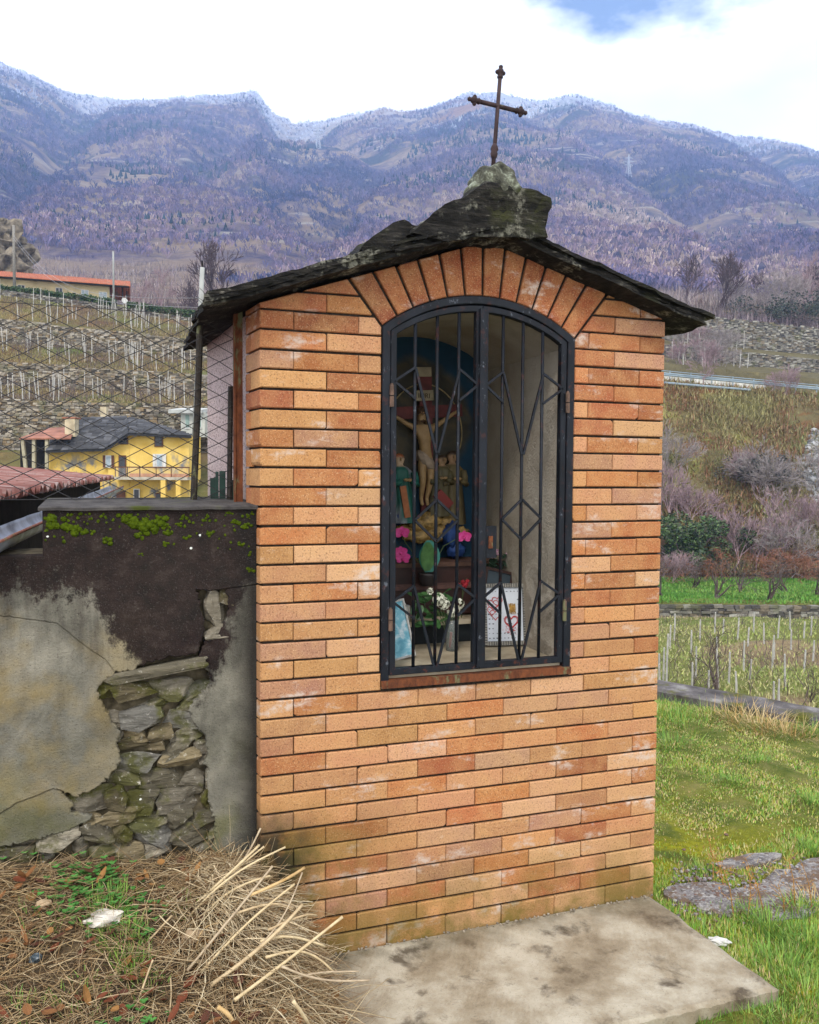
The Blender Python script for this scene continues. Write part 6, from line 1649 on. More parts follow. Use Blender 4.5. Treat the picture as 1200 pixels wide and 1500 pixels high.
def on_slope(px, py, lo=58.5, hi=89):
    g = np.linspace(lo, hi, 200); s = (px - 600) / 1200; p = 697 + (CAM.z - terr(s * g, g)) / g * 1200; v = float(np.interp(-py, -p, g)); u = s * v; return uvz(u, v, float(terr(u, v))), v
for kind, px, py, h, lab, sx in (
  ('big_b', 1122, 830, 128, 'large pale mauve bare tree in the middle of the brown slope', .8), ('shrub_a', 1095, 830, 95, 'dense bare bush left of the large mauve tree', 1.0), ('shrub_b', 1160, 825, 90, 'grey bare bush right of the large mauve tree', 1.0),
  ('shrub_b', 1112, 715, 85, 'dark grey bush high on the grassy slope', .9), ('shrub_b', 1130, 722, 70, 'bare bush beside the dark grey bush on the slope', 1.0), ('shrub_a', 1092, 705, 56, 'slender bare bush at the edge of the dark grey bush', .8),
  ('shrub_a', 982, 760, 100, 'tall grey bush rising behind the laurel', .7), ('shrub_b', 978, 690, 80, 'grey bush on the slope close to the brick corner', .8), ('shrub_a', 1020, 770, 70, 'leafless bush behind the green laurel', 1.0),
  ('shrub_b', 1195, 720, 90, 'grey bare bush by the stony patch of slope', .9), ('shrub_a', 1198, 790, 80, 'mauve bush at the foot of the stony slope', .9), ('big_b', 1027, 562, 56, 'little bare tree standing below the guard rail', .9), ('shrub_a', 1145, 575, 42, 'low bare bush on the bank below the guard rail', 1.0),
  ('shrub_r', 1070, 842, 44, 'russet bramble bush bordering the meadow', 1.6), ('shrub_r', 1118, 842, 46, 'rust red bush behind the meadow fruit trees', 1.6), ('shrub_r', 1170, 842, 40, 'russet thicket below the grey bushes', 1.8), ('shrub_r', 1010, 846, 38, 'russet thicket below the green laurel', 1.7), ('shrub_r', 1200, 835, 44, 'brown bramble bush at the end of the meadow', 1.6), ('shrub_a', 980, 850, 50, 'bare hedge bush behind the meadow near the brick corner', 1.2)):
    p, v = on_slope(px, py); tree_at(kind, p, h / 1200 * v, lab, None, None, 'bare_tree' if kind.startswith('big') else 'bare_shrub', 'tree' if kind.startswith('big') else 'shrub', sx)
for px, py, v, h, lab in ((335, 440, 118, 118, 'broad bare tree above the hedge near the roof eaves'), (268, 446, 112, 66, 'bare tree right behind the low hedge'), (213, 448, 110, 60, 'bare reddish tree right of the red tiled house'), (238, 446, 122, 54, 'small bare tree between the hedge trees'), (130, 412, 130, 46, 'bare tree behind the red tiled roof'), (305, 445, 116, 50, 'bare tree beside the concrete pole')):
    s = (px - 600) / 1200; u = s * v; tree_at('big_a' if px in (335, 268) else 'big_b', uvz(u, v, float(terr(u, min(v, 127))) if v < 127 else 28.0), (py - (py - h)) / 1200 * v * 1.1, lab, None, None, 'bare_tree', 'tree', .85)
for i in range(15):
    px = RNG.uniform(985, 1215); v = RNG.uniform(119, 150); u = (px - 600) / 1200 * v; z = float(terr(u, v)) if v < 127 else float(mtn(np.array(u / v), np.array(v)))
    tree_at(RNG.choice(('big_a', 'big_b', 'shrub_b')), uvz(u, v, z), RNG.uniform(45, 85) / 1200 * v, 'leafless grey tree in the thicket above the high stone wall', 'bare trees above the stone walls', None, 'bare_tree', 'tree', .85)
for i in range(9):
    v = RNG.uniform(97, 109); u = RNG.uniform(.31, .42) * v; tree_at(RNG.choice(('shrub_a', 'shrub_b')), uvz(u, v, float(terr(u, v))), RNG.uniform(26, 46) / 1200 * v, 'leafless thorn bush on the stony terraces above the road', 'bushes on the road terraces', None, 'bare_shrub', 'shrub', 1.0)
# evergreen laurel
def leafy(label, px, py, wpx, hpx, pal, n=5200, leaf=.42, name='evergreen_shrub', v=None):
    p, vv = on_slope(px, py) if v is None else v
    W, H_ = wpx / 1200 * vv, hpx / 1200 * vv; t = thing(name, label, 'shrub', p); cl = [(Vector((RNG.gauss(0, .38) * W, RNG.gauss(0, .3) * W, H_ * RNG.uniform(.2, .82))), RNG.uniform(.09, .22) * W) for _ in range(34)]
    mb = MB(); mb.tube([p, p + Vector((0, 0, H_ * .5))], [.12, .06], 5)
    for c, r in cl: mb.tube([p + Vector((0, 0, .1)), p + c * .6, p + c], [.06, .04, .02], 4)
    mb.obj('stems', bark('grey', (.19, .14, .14)), t); mb = MB()
    def f():
        c, r = RNG.choice(cl); d = Vector((RNG.gauss(0, 1), RNG.gauss(0, 1), RNG.gauss(0, 1))).normalized() * r * RNG.uniform(.55, 1.05); return p + c + d
    leafcloud(mb, n, f, leaf, pal); mb.obj('foliage', LEAVES, t)
leafy('dense dark green laurel bush beside the brick corner on the slope', 1003, 828, 95, 80, [(.05, .09, .03), (.08, .14, .045), (.12, .17, .065), (.08, .085, .05), (.035, .055, .03)], 9000, .27)
leafy('dull green ivy clump on the grassy slope', 1112, 712, 62, 54, [(.07, .075, .06), (.1, .095, .085), (.06, .06, .06)], 1500, .25, 'ivy_clump')
g_ = lambda px, v: (uvz((px - 600) / 1200 * v, v, float(terr((px - 600) / 1200 * v, v))), v)
leafy('dark ivied thicket on top of the high stone wall', 1150, 470, 95, 40, [(.05, .065, .05), (.07, .08, .06), (.04, .05, .04)], 3200, .34, 'ivy_clump', g_(1152, 116))
# ------------------------------------------------------------------ grass, straw, litter
def blades(pos, length, width, lean, az, col, curve=.5, seg=3):
    n = len(pos); d = np.stack([np.cos(az), np.sin(az), np.zeros(n)], -1); s = np.stack([-np.sin(az + NPR.normal(0, .6, n)), np.cos(az), np.zeros(n)], -1)
    rows = []
    for k in range(seg + 1):
        t = k / seg; ang = lean * (1 + curve * t) ; 
        if k == 0: p = pos.copy()
        else:
            a = lean * (1 - curve * .5 + curve * (t)); p = p + (d * np.sin(a)[:, None] + np.array([0, 0, 1.0]) * np.cos(a)[:, None]) * (length / seg)[:, None]
        w = width * (1 - t) ** .7 * .5 if k < seg else width * 0
        rows += [p - s * w[:, None], p + s * w[:, None]] if k < seg else [p]
    V = np.stack(rows, 1); nv = V.shape[1]; F = []
    for k in range(seg - 1): F += [(2 * k, 2 * k + 1, 2 * k + 3), (2 * k, 2 * k + 3, 2 * k + 2)]
    F.append((2 * seg - 2, 2 * seg - 1, 2 * seg)); F = np.array(F)
    return V.reshape(-1, 3), (F[None] + (np.arange(n) * nv)[:, None, None]).reshape(-1, 3), np.repeat(col, nv, 0)
# broken paving strip
PSTONES = []
PAVE = Mat('broken_paving', .9, .2); c_ = PAVE.ramp(PAVE.noise(9, 6, .7, stretch=(1, 2, 1)), [(.3, (.07, .06, .06, 1)), (.5, (.19, .17, .165, 1)), (.72, (.42, .39, .36, 1))]); c_ = PAVE.mix(PAVE.step(PAVE.noise(70, 5, .75), .5, .62), c_, PAVE.mix(.6, c_, (.5, .47, .43, 1))); PAVE.color(PAVE.mix(PAVE.step(PAVE.noise(6, 7, .7), .5, .58), c_, (.16, .105, .07, 1))); PAVE.bump(PAVE.noise(45, 5, .75), 1.0, .012); PAVE = PAVE.m
for px, py, w, d, lab in ((1020, 1305, .36, .16, 'broken flat paving stone nearest the brick corner'), (1065, 1322, .3, .15, 'reddish flat stone among the weeds beside the slab'), (1120, 1310, .42, .2, 'wide grey flat stone in the middle of the paving strip'), (1185, 1292, .5, .26, 'large smooth grey flat stone at the end of the paving strip'), (1100, 1258, .4, .1, 'narrow flat stone half covered by straw in the lawn'), (1150, 1335, .3, .12, 'small brown flat stone under the dry weeds'), (1230, 1275, .5, .3, 'worn grey paving stone beyond the large smooth one')):
    g = on_z(px, py, -.035); PSTONES.append((g.x, g.y, w / 2, d / 2)); nn = 18; ph = RNG.uniform(0, 9); pts = []
    for k in range(nn):
        a = 2 * math.pi * k / nn; rr = 1 + .28 * fbm(math.cos(a) * 1.3 + ph, math.sin(a) * 1.3); pts.append((g.x + w / 2 * rr * math.cos(a), g.y + d / 2 * rr * math.sin(a)))
    mb = MB(); vs = [(a, b, -.1) for a, b in pts] + [(a, b, -.038) for a, b in pts] + [(g.x + (a - g.x) * .9, g.y + (b - g.y) * .9, -.034 + .005 * fbm(a * 9, b * 9)) for a, b in pts] + [(g.x, g.y, -.031)]
    fs = [(i, (i + 1) % nn, nn + (i + 1) % nn, nn + i) for i in range(nn)] + [(nn + i, nn + (i + 1) % nn, 2 * nn + (i + 1) % nn, 2 * nn + i) for i in range(nn)] + [(2 * nn + i, 2 * nn + (i + 1) % nn, 3 * nn) for i in range(nn)]
    mb.add(vs, fs); tag(mb.obj('paving_stone', PAVE), lab, 'paving stone')
mb = MB()
for i in range(1000):
    px, py = RNG.uniform(985, 1230), RNG.gauss(1303, 20); g = on_z(px, py, -.035); k = RNG.choice(((.2, .18, .18), (.12, .1, .09), (.32, .3, .28), (.16, .1, .08))); mb.blob(g, RNG.uniform(.003, .011), 1, .3, 3, (1, 1, .6), k)
tag(mb.obj('gravel', vmat('gravel_mix', .9, .15, var=0)), 'loose grey gravel scattered over the broken paving strip', 'gravel', kind='stuff')
mb = MB(); g = on_z(1052, 1380, -.03); mb.blob(g + Vector((0, 0, .004)), .045, 3, .3, 2.0, (1, .45, .3), None, Matrix.Rotation(-.5, 3, 'Z')); tag(mb.obj('white_stone_chip', WHT), 'white chipped stone lying in grass against the slab edge', 'stone')

GRASS = Mat('grass_blades', .6, .25); GRASS.color(GRASS.vcol()); GRASS = GRASS.m
r = NPR
def lawn_z(x, y): return ground_z(x, y)
KV = lambda x, y: (x - K1.x) * KN.x + (y - K1.y) * KN.y
n = 275000
# spread over the lawn seen right of the shrine; nearer ground gets more
v = 2.2 + (7.6 - 2.2) * r.random(n) ** 1.25; s = r.uniform(.2, .74, n); u = s * v
x = CAM.x + CR.x * u + CF.x * v; y = CAM.y + CR.y * u + CF.y * v
pav = (np.abs((y - .42) - .08 * (x - 2.2)) < .15 + .06 * np.sin(x * 6)) & (x > 1.95) & (r.random(n) < .75)
for sx_, sy_, a_, b_ in PSTONES: pav |= ((x - sx_) / a_) ** 2 + ((y - sy_) / (b_ + .02)) ** 2 < 1.05
keep = (KV(x, y) > .03) & ~((x < 1.755) & (y > -.72)) & ~(pav & (r.random(n) < .985))
x, y, v = x[keep], y[keep], v[keep]; n = len(x)
cl = wave_noise(x, y, 51, 4, 3.0); c2 = wave_noise(x, y, 52, 4, 7.0)
keep = cl + .6 * c2 > r.uniform(-1.5, .35, n); x, y, v, cl, c2 = x[keep], y[keep], v[keep], cl[keep], c2[keep]; n = len(x)
lush = np.clip(.5 + .8 * cl, 0, 1); lushR = np.clip(lush + .5 * ((y < -.1) & (x > 1.7)) + .45 * sstep(2.6, 3.6, y) * sstep(3.9, 2.9, x), 0, 1)
L = .8 * (.014 + .034 * lushR * r.random(n) + .016 * r.random(n)) * np.where(KV(x, y) < .5, 1.5, 1); L *= np.where((y > .4) & (y < 2.4), .7, 1)
green = np.stack([.17 + .1 * r.random(n), .29 + .13 * r.random(n), .045 + .04 * r.random(n)], -1); straw = np.stack([.5 + .18 * r.random(n), .41 + .14 * r.random(n), .18 + .1 * r.random(n)], -1); yel = np.stack([.34 + .12 * r.random(n), .37 + .1 * r.random(n), .06 + .03 * r.random(n)], -1)
green *= 1.1; q = r.random(n)[:, None]; col = np.where(q < (.12 + .5 * lushR)[:, None], green, np.where(q < (.5 + .35 * lushR)[:, None], yel, straw))
V_, F_, C_ = blades(np.stack([x, y, lawn_z(x, y) - .004], -1), L, .0022 + .0024 * r.random(n) + .0006 * v, np.abs(r.normal(.35, .35, n)), r.uniform(0, 6.28, n), col)
tag(mesh_obj('lawn_grass', V_, F_, GRASS, cols=C_, base=False), 'patchy green and straw coloured grass of the lawn beside the shrine', 'grass', kind='stuff')
# taller tufts
def tuft(cx, cy, n, L, rad, pal, lean=.5, z=None):
    a = r.uniform(0, 6.28, n); d = rad * r.random(n) ** .6; px = cx + d * np.cos(a); py = cy + d * np.sin(a)
    pal = np.array(pal); col = pal[r.integers(0, len(pal), n)] * r.uniform(.75, 1.25, (n, 1))
    zz = lawn_z(px, py) - .005 if z is None else np.full(n, z)
    return blades(np.stack([px, py, zz], -1), L * .82 * r.uniform(.5, 1.15, n), .003 + .003 * r.random(n), np.abs(r.normal(lean, .3, n)), a + r.normal(0, .5, n), col, .8, 4)
acc = [[], [], []]; off = 0
def push(t):
    global off
    acc[0].append(t[0]); acc[1].append(t[1] + off); acc[2].append(t[2]); off += len(t[0])
GG = [(.15, .3, .045), (.2, .35, .06), (.26, .37, .07), (.12, .24, .05)]; SG = [(.5, .36, .15), (.42, .26, .09), (.55, .42, .22)]
for (px, py, n, L, rad) in ((1130, 1365, 260, .13, .09), (1170, 1340, 160, .11, .08), (1100, 1345, 130, .1, .07), (1060, 1340, 90, .07, .07), (1150, 1420, 220, .11, .12), (1190, 1390, 240, .13, .12), (1180, 1460, 240, .1, .12), (1030, 1278, 120, .09, .06), (1190, 1248, 160, .1, .07), (1070, 1150, 170, .08, .1), (1110, 1120, 150, .08, .1), (1190, 1180, 160, .09, .1), (1000, 1060, 320, .13, .3), (985, 1090, 300, .12, .25), (1030, 1040, 200, .14, .3), (975, 1040, 260, .15, .3), (1195, 1075, 160, .16, .15), (1000, 1340, 60, .06, .05), (1030, 1490, 130, .06, .05), (1060, 1480, 90, .05, .05), (1100, 1490, 160, .07, .08), (1150, 1495, 180, .08, .1)):
    g = on_z(px, py, -.05); push(tuft(g.x, g.y, n, L, rad, GG))
for (px, py, n, L, rad) in ((1100, 1270, 110, .08, .12), (1060, 1260, 90, .07, .1), (1150, 1290, 100, .08, .1), (1190, 1330, 110, .12, .1), (1110, 1062, 260, .28, .25), (1150, 1075, 200, .24, .22), (1060, 1050, 120, .2, .2), (1000, 1280, 60, .06, .1)):
    g = on_z(px, py, -.05); push(tuft(g.x, g.y, n, L, rad, SG, .9))
# green growth on the mound
for (px, py, n, L, rad) in ((165, 1335, 260, .07, .07), (180, 1365, 280, .075, .07), (150, 1350, 180, .06, .06), (195, 1385, 160, .07, .05), (237, 1245, 18, .09, .012), (210, 1405, 70, .05, .05), (352, 1270, 30, .07, .02), (228, 1400, 30, .06, .03), (60, 1275, 90, .05, .08), (20, 1262, 160, .05, .07), (270, 1330, 60, .06, .05), (120, 1420, 90, .05, .08), (60, 1360, 70, .05, .08), (30, 1450, 70, .05, .08)):
    g = on_z(px, py, float(.42)); push(tuft(g.x, g.y, n, L, rad, GG, .5))
tag(mesh_obj('grass_tufts', np.concatenate(acc[0]), np.concatenate(acc[1]), GRASS, cols=np.concatenate(acc[2]), base=False), 'longer green and dry grass tufts around the slab and mound', 'grass', kind='stuff')
# dry weed stalks by the paving strip
WEED = plain('dry_weed', (.42, .22, .07), .8, .1, .4, 40)
for i, (px, py, h) in enumerate(((1075, 1345, .26), (1095, 1350, .22), (1120, 1340, .3), (1150, 1345, .2), (1165, 1330, .26), (1190, 1335, .24), (1060, 1300, .18), (1045, 1290, .2))):
    g = on_z(px, py, -.05); t = thing('dry_weed', 'brittle ochre weed stalk growing by the broken paving strip', 'weed', g, 'dry weeds by the paving'); mb = MB(); d = Vector((RNG.uniform(-.5, .2), RNG.uniform(-.2, .2), 1)).normalized(); e = g + d * h
    mb.tube([g, g.lerp(e, .5) + Vector((.01, 0, .01)), e], [.0028, .002, .001], 4)
    for k in range(9):
        q = g.lerp(e, RNG.uniform(.3, 1)); w = q + Vector((RNG.uniform(-.05, .05), RNG.uniform(-.05, .05), RNG.uniform(.0, .05))); mb.tube([q, w], .001, 3)
    mb.obj('stalk', WEED, t); mb = MB()
    for k in range(14): q = g.lerp(e, RNG.uniform(.45, 1)) + Vector((RNG.gauss(0, .018), RNG.gauss(0, .018), RNG.gauss(0, .012))); petal_mesh(mb, q, Vector((RNG.gauss(0, 1), RNG.gauss(0, 1), RNG.gauss(0, 1))), Vector((.1, .2, 1)), RNG.uniform(.008, .02), RNG.uniform(.004, .009), .3, 2)
    mb.obj('dry_leaves', WEED, t)
# ---- straw heap and litter
STRAW = vmat('dry_straw', .75, .2, var=0)
def strands(n, pos, L, rad, dirs, pal, droop=.3, seg=4):
    pal = np.array(pal); col = pal[r.integers(0, len(pal), n)] * r.uniform(.7, 1.25, (n, 1)); d = dirs / np.linalg.norm(dirs, axis=1, keepdims=True)
    side = np.cross(d, np.array([.2, .1, 1.0])); side /= np.linalg.norm(side, axis=1, keepdims=True) + 1e-9; up = np.cross(side, d); rows = []
    bend = r.normal(0, .35, n)[:, None] * side; rdz = r.uniform(-.3, 1.5, n)
    for k in range(seg + 1):
        t = k / seg; p = pos + d * (L * t)[:, None] + bend * (L * t * t)[:, None] - np.array([0, 0, 1.0]) * (droop * rdz * L * t * t)[:, None]
        w = rad * (1 - .5 * t)
        for a in (0, 2.09, 4.19): rows.append(p + (side * math.cos(a) + up * math.sin(a)) * w[:, None])
    V = np.stack(rows, 1); nv = V.shape[1]; F = []
    for k in range(seg):
        for a in range(3): b = (a + 1) % 3; F += [(3 * k + a, 3 * k + b, 3 * k + 3 + b), (3 * k + a, 3 * k + 3 + b, 3 * k + 3 + a)]
    F = np.array(F); return V.reshape(-1, 3), (F[None] + (np.arange(n) * nv)[:, None, None]).reshape(-1, 3), np.repeat(col, nv, 0)
SP = [(.5, .36, .19), (.4, .27, .13), (.58, .45, .27), (.28, .17, .08), (.34, .24, .14), (.17, .1, .05)]
# litter over the mound
n = 15000; x = r.uniform(-1.35, .26, n); y = r.uniform(-1.15, -.0, n); z = ground_z(x, y) + r.uniform(0, .022, n)
az = r.uniform(0, 6.28, n); d = np.stack([np.cos(az), np.sin(az), r.normal(.05, .25, n)], -1)
a1 = strands(n, np.stack([x, y, z], -1), r.uniform(.03, .16, n), r.uniform(.0006, .0016, n), d, SP, .25)
# heap against the corner: stems fan downhill to the right and towards the viewer
n = 3600; hx, hy = r.normal(-.11, .13, n), r.normal(-.30, .18, n); hz_ = ground_z(hx, hy) + .07 * np.exp(-((hx - .02) / .17) ** 2 - ((hy + .28) / .26) ** 2) * r.random(n) ** .5
az = r.normal(-.9, 1.25, n); d = np.stack([np.cos(az), np.sin(az), r.normal(.0, .45, n)], -1)
a2 = strands(n, np.stack([hx, hy, hz_], -1), r.uniform(.05, .2, n), r.uniform(.0008, .0026, n), d, [(.56, .43, .25), (.46, .33, .18), (.64, .52, .33), (.36, .25, .14), (.25, .16, .08)], .45)
n = 700; x = r.normal(-.03, .07, n); y = r.normal(-.06, .05, n); d = np.stack([r.normal(0, .6, n), r.normal(-.3, .4, n), np.abs(r.normal(.7, .3, n))], -1)
a3 = strands(n, np.stack([x, y, ground_z(x, y)], -1), r.uniform(.06, .2, n), r.uniform(.0006, .0013, n), d, SP, .9)
n = 330; hx, hy = r.normal(-.16, .09, n), r.normal(-.26, .12, n); hz_ = ground_z(hx, hy) + .06 * np.exp(-((hx + .05) / .17) ** 2 - ((hy + .28) / .26) ** 2) + r.uniform(0, .03, n)
az = r.normal(-1.1, .7, n); d = np.stack([np.cos(az), np.sin(az), r.normal(-.02, .22, n)], -1)
a4 = strands(n, np.stack([hx, hy, hz_], -1), r.uniform(.1, .25, n), r.uniform(.0014, .0032, n), d, [(.62, .5, .32), (.52, .4, .25), (.68, .57, .38), (.45, .34, .2)], .35)
VV_ = [a1, a2, a3, a4]; o_ = 0; Fs = []
for t in VV_: Fs.append(t[1] + o_); o_ += len(t[0])
tag(mesh_obj('straw_litter', np.concatenate([t[0] for t in VV_]), np.concatenate(Fs), STRAW, cols=np.concatenate([t[2] for t in VV_]), base=False), 'tangled dry straw and litter heaped at the foot of the wall', 'straw', kind='stuff')
CANE = Mat('dry_cane', .6, .3); CANE.color(CANE.mix(.35, CANE.ocol(), CANE.ramp(CANE.noise(40, 4, .6), [(.3, (.2, .13, .06, 1)), (.7, (.8, .66, .42, 1))]))); CANE = CANE.m
canes = [((289, 1318), (382, 1213), 2.85, 2.95, 5), ((296, 1316), (380, 1238), 2.82, 2.93, 5), ((299, 1312), (387, 1240), 2.85, 2.9, 4), ((292, 1332), (418, 1241), 2.78, 2.9, 5), ((373, 1308), (446, 1271), 2.75, 2.86, 5), ((289, 1404), (399, 1269), 2.6, 2.8, 5), ((310, 1410), (432, 1295), 2.6, 2.74, 5), ((324, 1430), (443, 1325), 2.55, 2.7, 5.5), ((362, 1451), (502, 1343), 2.5, 2.68, 6), ((350, 1339), (429, 1332), 2.7, 2.76, 4), ((401, 1360), (464, 1341), 2.66, 2.74, 4), ((392, 1380), (476, 1386), 2.64, 2.72, 5), ((400, 1405), (488, 1423), 2.6, 2.68, 4), ((427, 1418), (541, 1436), 2.58, 2.66, 5), ((440, 1433), (526, 1423), 2.6, 2.66, 3), ((177, 1418), (252, 1341), 2.55, 2.7, 4), ((375, 1385), (443, 1278), 2.62, 2.76, 4), ((300, 1345), (396, 1283), 2.76, 2.84, 4), ((205, 1460), (224, 1406), 2.48, 2.5, 4), ((432, 1470), (452, 1500), 2.4, 2.42, 7), ((322, 1480), (346, 1520), 2.4, 2.4, 9), ((290, 1395), (320, 1352), 2.65, 2.7, 3)]
for i, ((xa, ya), (xb, yb), da, db, w) in enumerate(canes):
    a, b = at(xa, ya, da - .06), at(xb, yb, db - .04); a = a - (b - a) * .12; mb = MB(); L = (b - a).length; sag = Vector((RNG.uniform(-.014, .014), RNG.uniform(-.01, .01), RNG.uniform(-.012, .014))); R0 = w * RNG.uniform(.36, .56) * 2.6 / 1200
    pts, rad = [], []
    for k in range(13):
        t = k / 12; pts.append(a.lerp(b, t) + sag * math.sin(math.pi * t) * 2); rad.append(R0 * (1.06 if k % 4 == 0 else .92) * (1 - .18 * t))
    mb.tube(pts, rad, 7); o = mb.obj('reed_cane', CANE, smooth=True)
    c = RNG.choice(((.62, .47, .26), (.5, .36, .2), (.66, .52, .3), (.42, .32, .22), (.58, .36, .13))); o.color = (*c, 1)
    tag(o, 'dry pale reed cane jutting out of the straw heap at the wall corner', 'cane', 'dry reed canes in the straw heap')
# fallen leaves, clover, stones on the mound
DLEAF = vmat('dead_leaves', .8, .15, var=0); mb = MB()
for i in range(420):
    x, y = RNG.uniform(-1.3, .2), RNG.uniform(-1.1, -.03); z = float(ground_z(x, y)) + RNG.uniform(.004, .03); k = RNG.choice(((.16, .05, .025), (.22, .1, .04), (.1, .04, .025), (.3, .15, .05))); b0 = len(mb.v)
    petal_mesh(mb, Vector((x, y, z)), Vector((RNG.gauss(0, 1), RNG.gauss(0, 1), RNG.gauss(0, .3))), Vector((0, 0, 1)), RNG.uniform(.02, .055), RNG.uniform(.015, .035), RNG.uniform(.1, .5), 3); mb.c.extend([k] * (len(mb.v) - b0))
tag(mb.obj('fallen_leaves', DLEAF), 'scattered brown dead leaves on the straw covered mound', 'leaves', kind='stuff')
mb = MB()
for cx, cy, n_, rad in ((25, 1268, 90, .07), (130, 1305, 110, .06), (115, 1330, 60, .05), (200, 1325, 50, .05), (185, 1440, 40, .05)):
    g = on_z(cx, cy, .45)
    for i in range(n_):
        x, y = g.x + RNG.gauss(0, rad), g.y + RNG.gauss(0, rad); z = float(ground_z(x, y)) + RNG.uniform(.012, .035); q = RNG.uniform(.7, 1.3); k = (.07 * q, .2 * q, .04 * q)
        for j in range(3):
            b0 = len(mb.v); a = j * 2.09 + RNG.uniform(0, 1); petal_mesh(mb, Vector((x, y, z)), Vector((math.cos(a), math.sin(a), .15)), Vector((0, 0, 1)), .014, .013, .1, 3); mb.c.extend([k] * (len(mb.v) - b0))
tag(mb.obj('clover_patches', GRASS), 'small green clover patches growing through the litter', 'clover', kind='stuff')
RK = plain('pale_field_stone', (.55, .5, .43), .9, .15, .35, 25, bump=.6); RK2 = plain('tan_field_stone', (.4, .29, .18), .9, .15, .35, 25, bump=.6)
for px, py, w, h, lab, mt in ((152, 1290, 52, 17, 'chipped whitish stone lying on the mound by the wall', RK), (281, 1288, 30, 18, 'small tan stone among straw near the wall corner', RK2), (63, 1300, 22, 12, 'small brownish stone at the grassy edge of the mound', RK2), (52, 1434, 16, 12, 'dark bluish pebble in the litter', DPIC)):
    d0 = 2.62 if py < 1400 else 2.45
    c = at(px, py, d0); c.z = float(ground_z(c.x, c.y)) + .02; mb = MB(); mb.blob(c, w / 2 * 2.6 / 1200, 3, .22, 1.7, (1, .7, h / w * 1.15)); tag(mb.obj('field_stone', mt), lab, 'stone')
# ------------------------------------------------------------------ tufts and vines farther away
def far_blades(n, slo, shi, vlo, vhi, Lr, wd, pal, dens, seed, name, label, lean=.5):
    rr = np.random.default_rng(seed); s = rr.uniform(slo, shi, n); v = rr.uniform(vlo, vhi, n); u = s * v; keep = wave_noise(u, v, seed, 4, .6) > rr.uniform(-1.2, dens, n); u, v = u[keep], v[keep]; n = len(u); P_ = to_world(u, v, terr(u, v)); pal = np.array(pal)
    zone = np.clip((wave_noise(u, v, seed + 1, 3, .22) + 1) / 2, 0, .999); ci = np.clip((zone * len(pal) + rr.normal(0, .7, n)).astype(int), 0, len(pal) - 1)
    t = blades(P_, rr.uniform(*Lr, n), np.full(n, wd) * rr.uniform(.6, 1.4, n), np.abs(rr.normal(lean, .35, n)), rr.uniform(0, 6.28, n), pal[ci] * rr.uniform(.65, 1.3, (n, 1)), .6, 2)
    tag(mesh_obj(name, *t[:2], GRASS, cols=t[2], base=False), label, 'grass', kind='stuff')
far_blades(84000, .14, .56, 61.5, 90, (.35, .95), .09, [(.3, .27, .11), (.27, .21, .09), (.26, .135, .07), (.21, .22, .08), (.36, .3, .15), (.2, .14, .1)], .5, 61, 'slope_grass', 'long ochre dry grass covering the slope below the road', .7)
far_blades(38000, .14, .6, 14, 46, (.08, .2), .03, [(.36, .39, .11), (.27, .34, .08), (.42, .37, .17), (.42, .42, .15), (.36, .28, .16)], .4, 63, 'vineyard_grass', 'thin dry grass between the vineyard stakes', .6)
far_blades(38000, .14, .6, 47.3, 60, (.1, .28), .05, [(.1, .26, .03), (.13, .3, .04), (.2, .3, .06)], .9, 65, 'meadow_grass', 'bright green grass of the meadow strip', .5)
far_blades(34000, -.56, -.2, 60.6, 90, (.12, .34), .05, [(.31, .26, .09), (.26, .21, .08), (.36, .28, .14), (.22, .16, .1), (.17, .12, .085)], .5, 67, 'terrace_grass', 'yellow green grass and old canes on the vine terraces', .5)
# dormant vines: dark twiggy stems
mb = MB()
def vine(u, v, h, rad):
    p = uvz(u, v, float(terr(u, v))); q = p + Vector((RNG.gauss(0, .1), RNG.gauss(0, .1), h * .55)); mb.tube([p, (p + q) / 2 + Vector((RNG.gauss(0, .06), 0, 0)), q], [rad, rad * .8, rad * .6], 4, cap=False)
    for k in range(4): mb.tube([q, q + Vector((RNG.gauss(0, .3), RNG.gauss(0, .25), RNG.uniform(.1, h * .6)))], [rad * .4, rad * .2], 3, cap=False)
for i in range(150): v = RNG.uniform(18, 44); vine(v * RNG.uniform(.28, .53), v, RNG.uniform(.5, .95), .013)
for i in range(380): v = RNG.choice((RNG.uniform(61, 68.5), RNG.uniform(71, 78), RNG.uniform(80.2, 88))); vine(v * RNG.uniform(-.53, -.25), v, RNG.uniform(.9, 1.6), .035)
tag(mb.obj('dormant_vines', plain('vine_wood', (.13, .1, .085), .95, .05, .3, 4), base=False), 'dark leafless vines among the stakes of the terraces', 'vines', kind='stuff')
def brush(n, slo, shi, vlo, vhi, seed, hf, Lr):
    rr = np.random.default_rng(seed); s = rr.uniform(slo, shi, n); v = vlo + (vhi - vlo) * rr.random(n) ** 1.2; u = s * v; keep = wave_noise(u, v, seed, 4, .12) > rr.uniform(-1.2, .6, n); s, u, v = s[keep], u[keep], v[keep]; n = len(u); P_ = to_world(u, v, hf(s, u, v)); pal = np.array([(.2, .15, .17), (.29, .23, .23), (.13, .105, .125), (.36, .3, .26), (.24, .16, .15)])
    cl = np.clip(((wave_noise(u, v, seed + 3, 3, .15) + 1) * 2.5 + rr.normal(0, .8, n)).astype(int), 0, 4)
    return blades(P_, rr.uniform(*Lr, n), rr.uniform(.03, .09, n) * v / 120, np.abs(rr.normal(.5, .4, n)), rr.uniform(0, 6.28, n), pal[cl] * rr.uniform(.55, 1.4, (n, 1)), .7, 2)
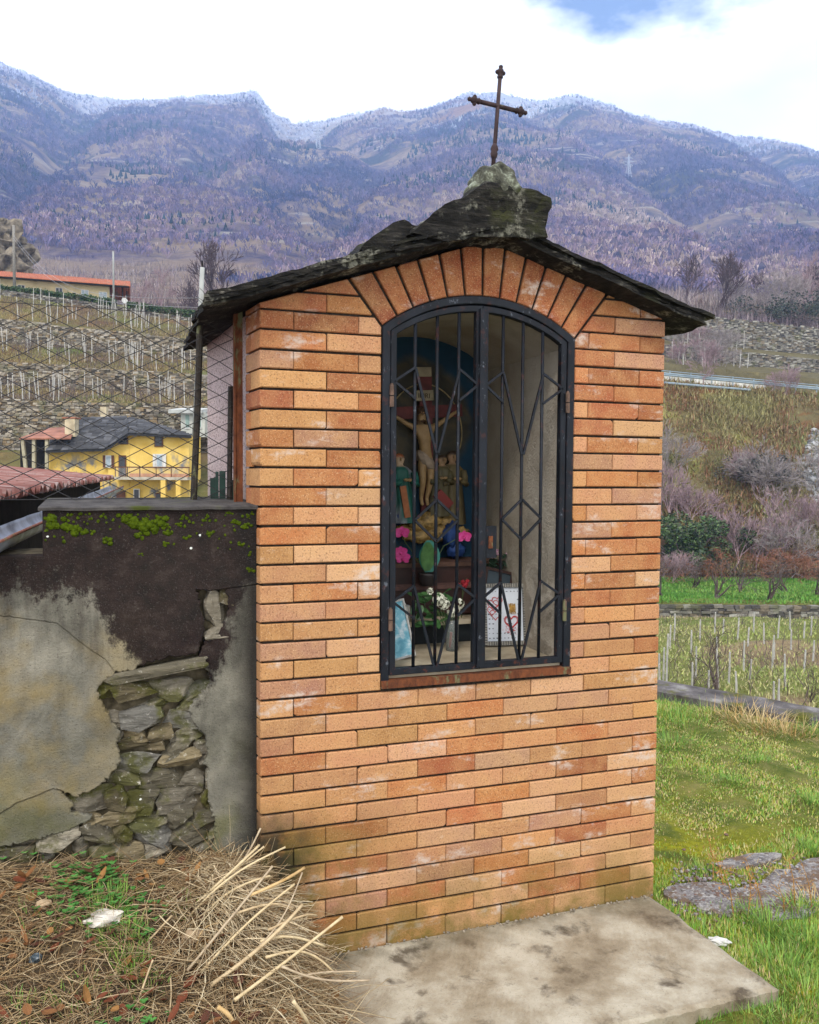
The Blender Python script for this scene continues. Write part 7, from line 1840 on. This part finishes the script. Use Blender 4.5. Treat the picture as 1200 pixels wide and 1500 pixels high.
ht_ = lambda s, u, v: terr(u, v); hm_ = lambda s, u, v: mtn(s, v)
bb = [brush(15000, -.75, .1, 107, 127, 71, ht_, (.5, 2.2)), brush(15000, .1, .8, 113, 127, 72, ht_, (.5, 2.2)), brush(60000, -.62, .62, 127, 300, 73, hm_, (.8, 3.2))]
o_ = 0; Fs = []
for t in bb: Fs.append(t[1] + o_); o_ += len(t[0])
tag(mesh_obj('hillside_brush', np.concatenate([t[0] for t in bb]), np.concatenate(Fs), GRASS, cols=np.concatenate([t[2] for t in bb]), base=False), 'leafless purple brown brush at the foot of the mountain', 'brush', kind='stuff')
# stony patch at the right of the slope
mb = MB()
for i in range(900):
    px = RNG.uniform(1165, 1260); py = RNG.uniform(628, 745)
    if px < 1172 + abs(py - 680) * .3: continue
    p, v = on_slope(px, py); g = RNG.choice((.2, .28, .36, .14)); mb.blob(p + Vector((0, 0, .1)), RNG.uniform(.15, .42), 1, .3, 2, (1, 1, .7), (g, g * .98, g * .96))
tag(mb.obj('scree', bpy.data.materials['gravel_mix'], base=False), 'grey stony scree on the slope below the road', 'scree', kind='stuff')

# ------------------------------------------------------------------ haze
HZ = bpy.data.materials.new('haze_air'); HZ.use_nodes = True; t = HZ.node_tree; t.nodes.clear()
vo = t.nodes.new('ShaderNodeVolumePrincipled'); vo.inputs['Color'].default_value = (.42, .61, 1.0, 1); vo.inputs['Density'].default_value = .00034; vo.inputs['Anisotropy'].default_value = 0.0
ou = t.nodes.new('ShaderNodeOutputMaterial'); t.links.new(vo.outputs[0], ou.inputs['Volume'])
ext = np.array([o.bound_box[i] for o in bpy.data.objects if o.name.startswith('mountain') and o.type == 'MESH' for i in range(8)])
lo_, hi_ = ext.min(0), ext.max(0)
mb = MB(); mb.span((lo_[0] - 40, min(lo_[1], -14) - 40, -9.0), (hi_[0] + 40, hi_[1] + 40, hi_[2] + 30)); hz = mb.obj('haze', HZ); tag(hz, 'thin bluish air lying over the valley and mountain', 'haze', kind='stuff')
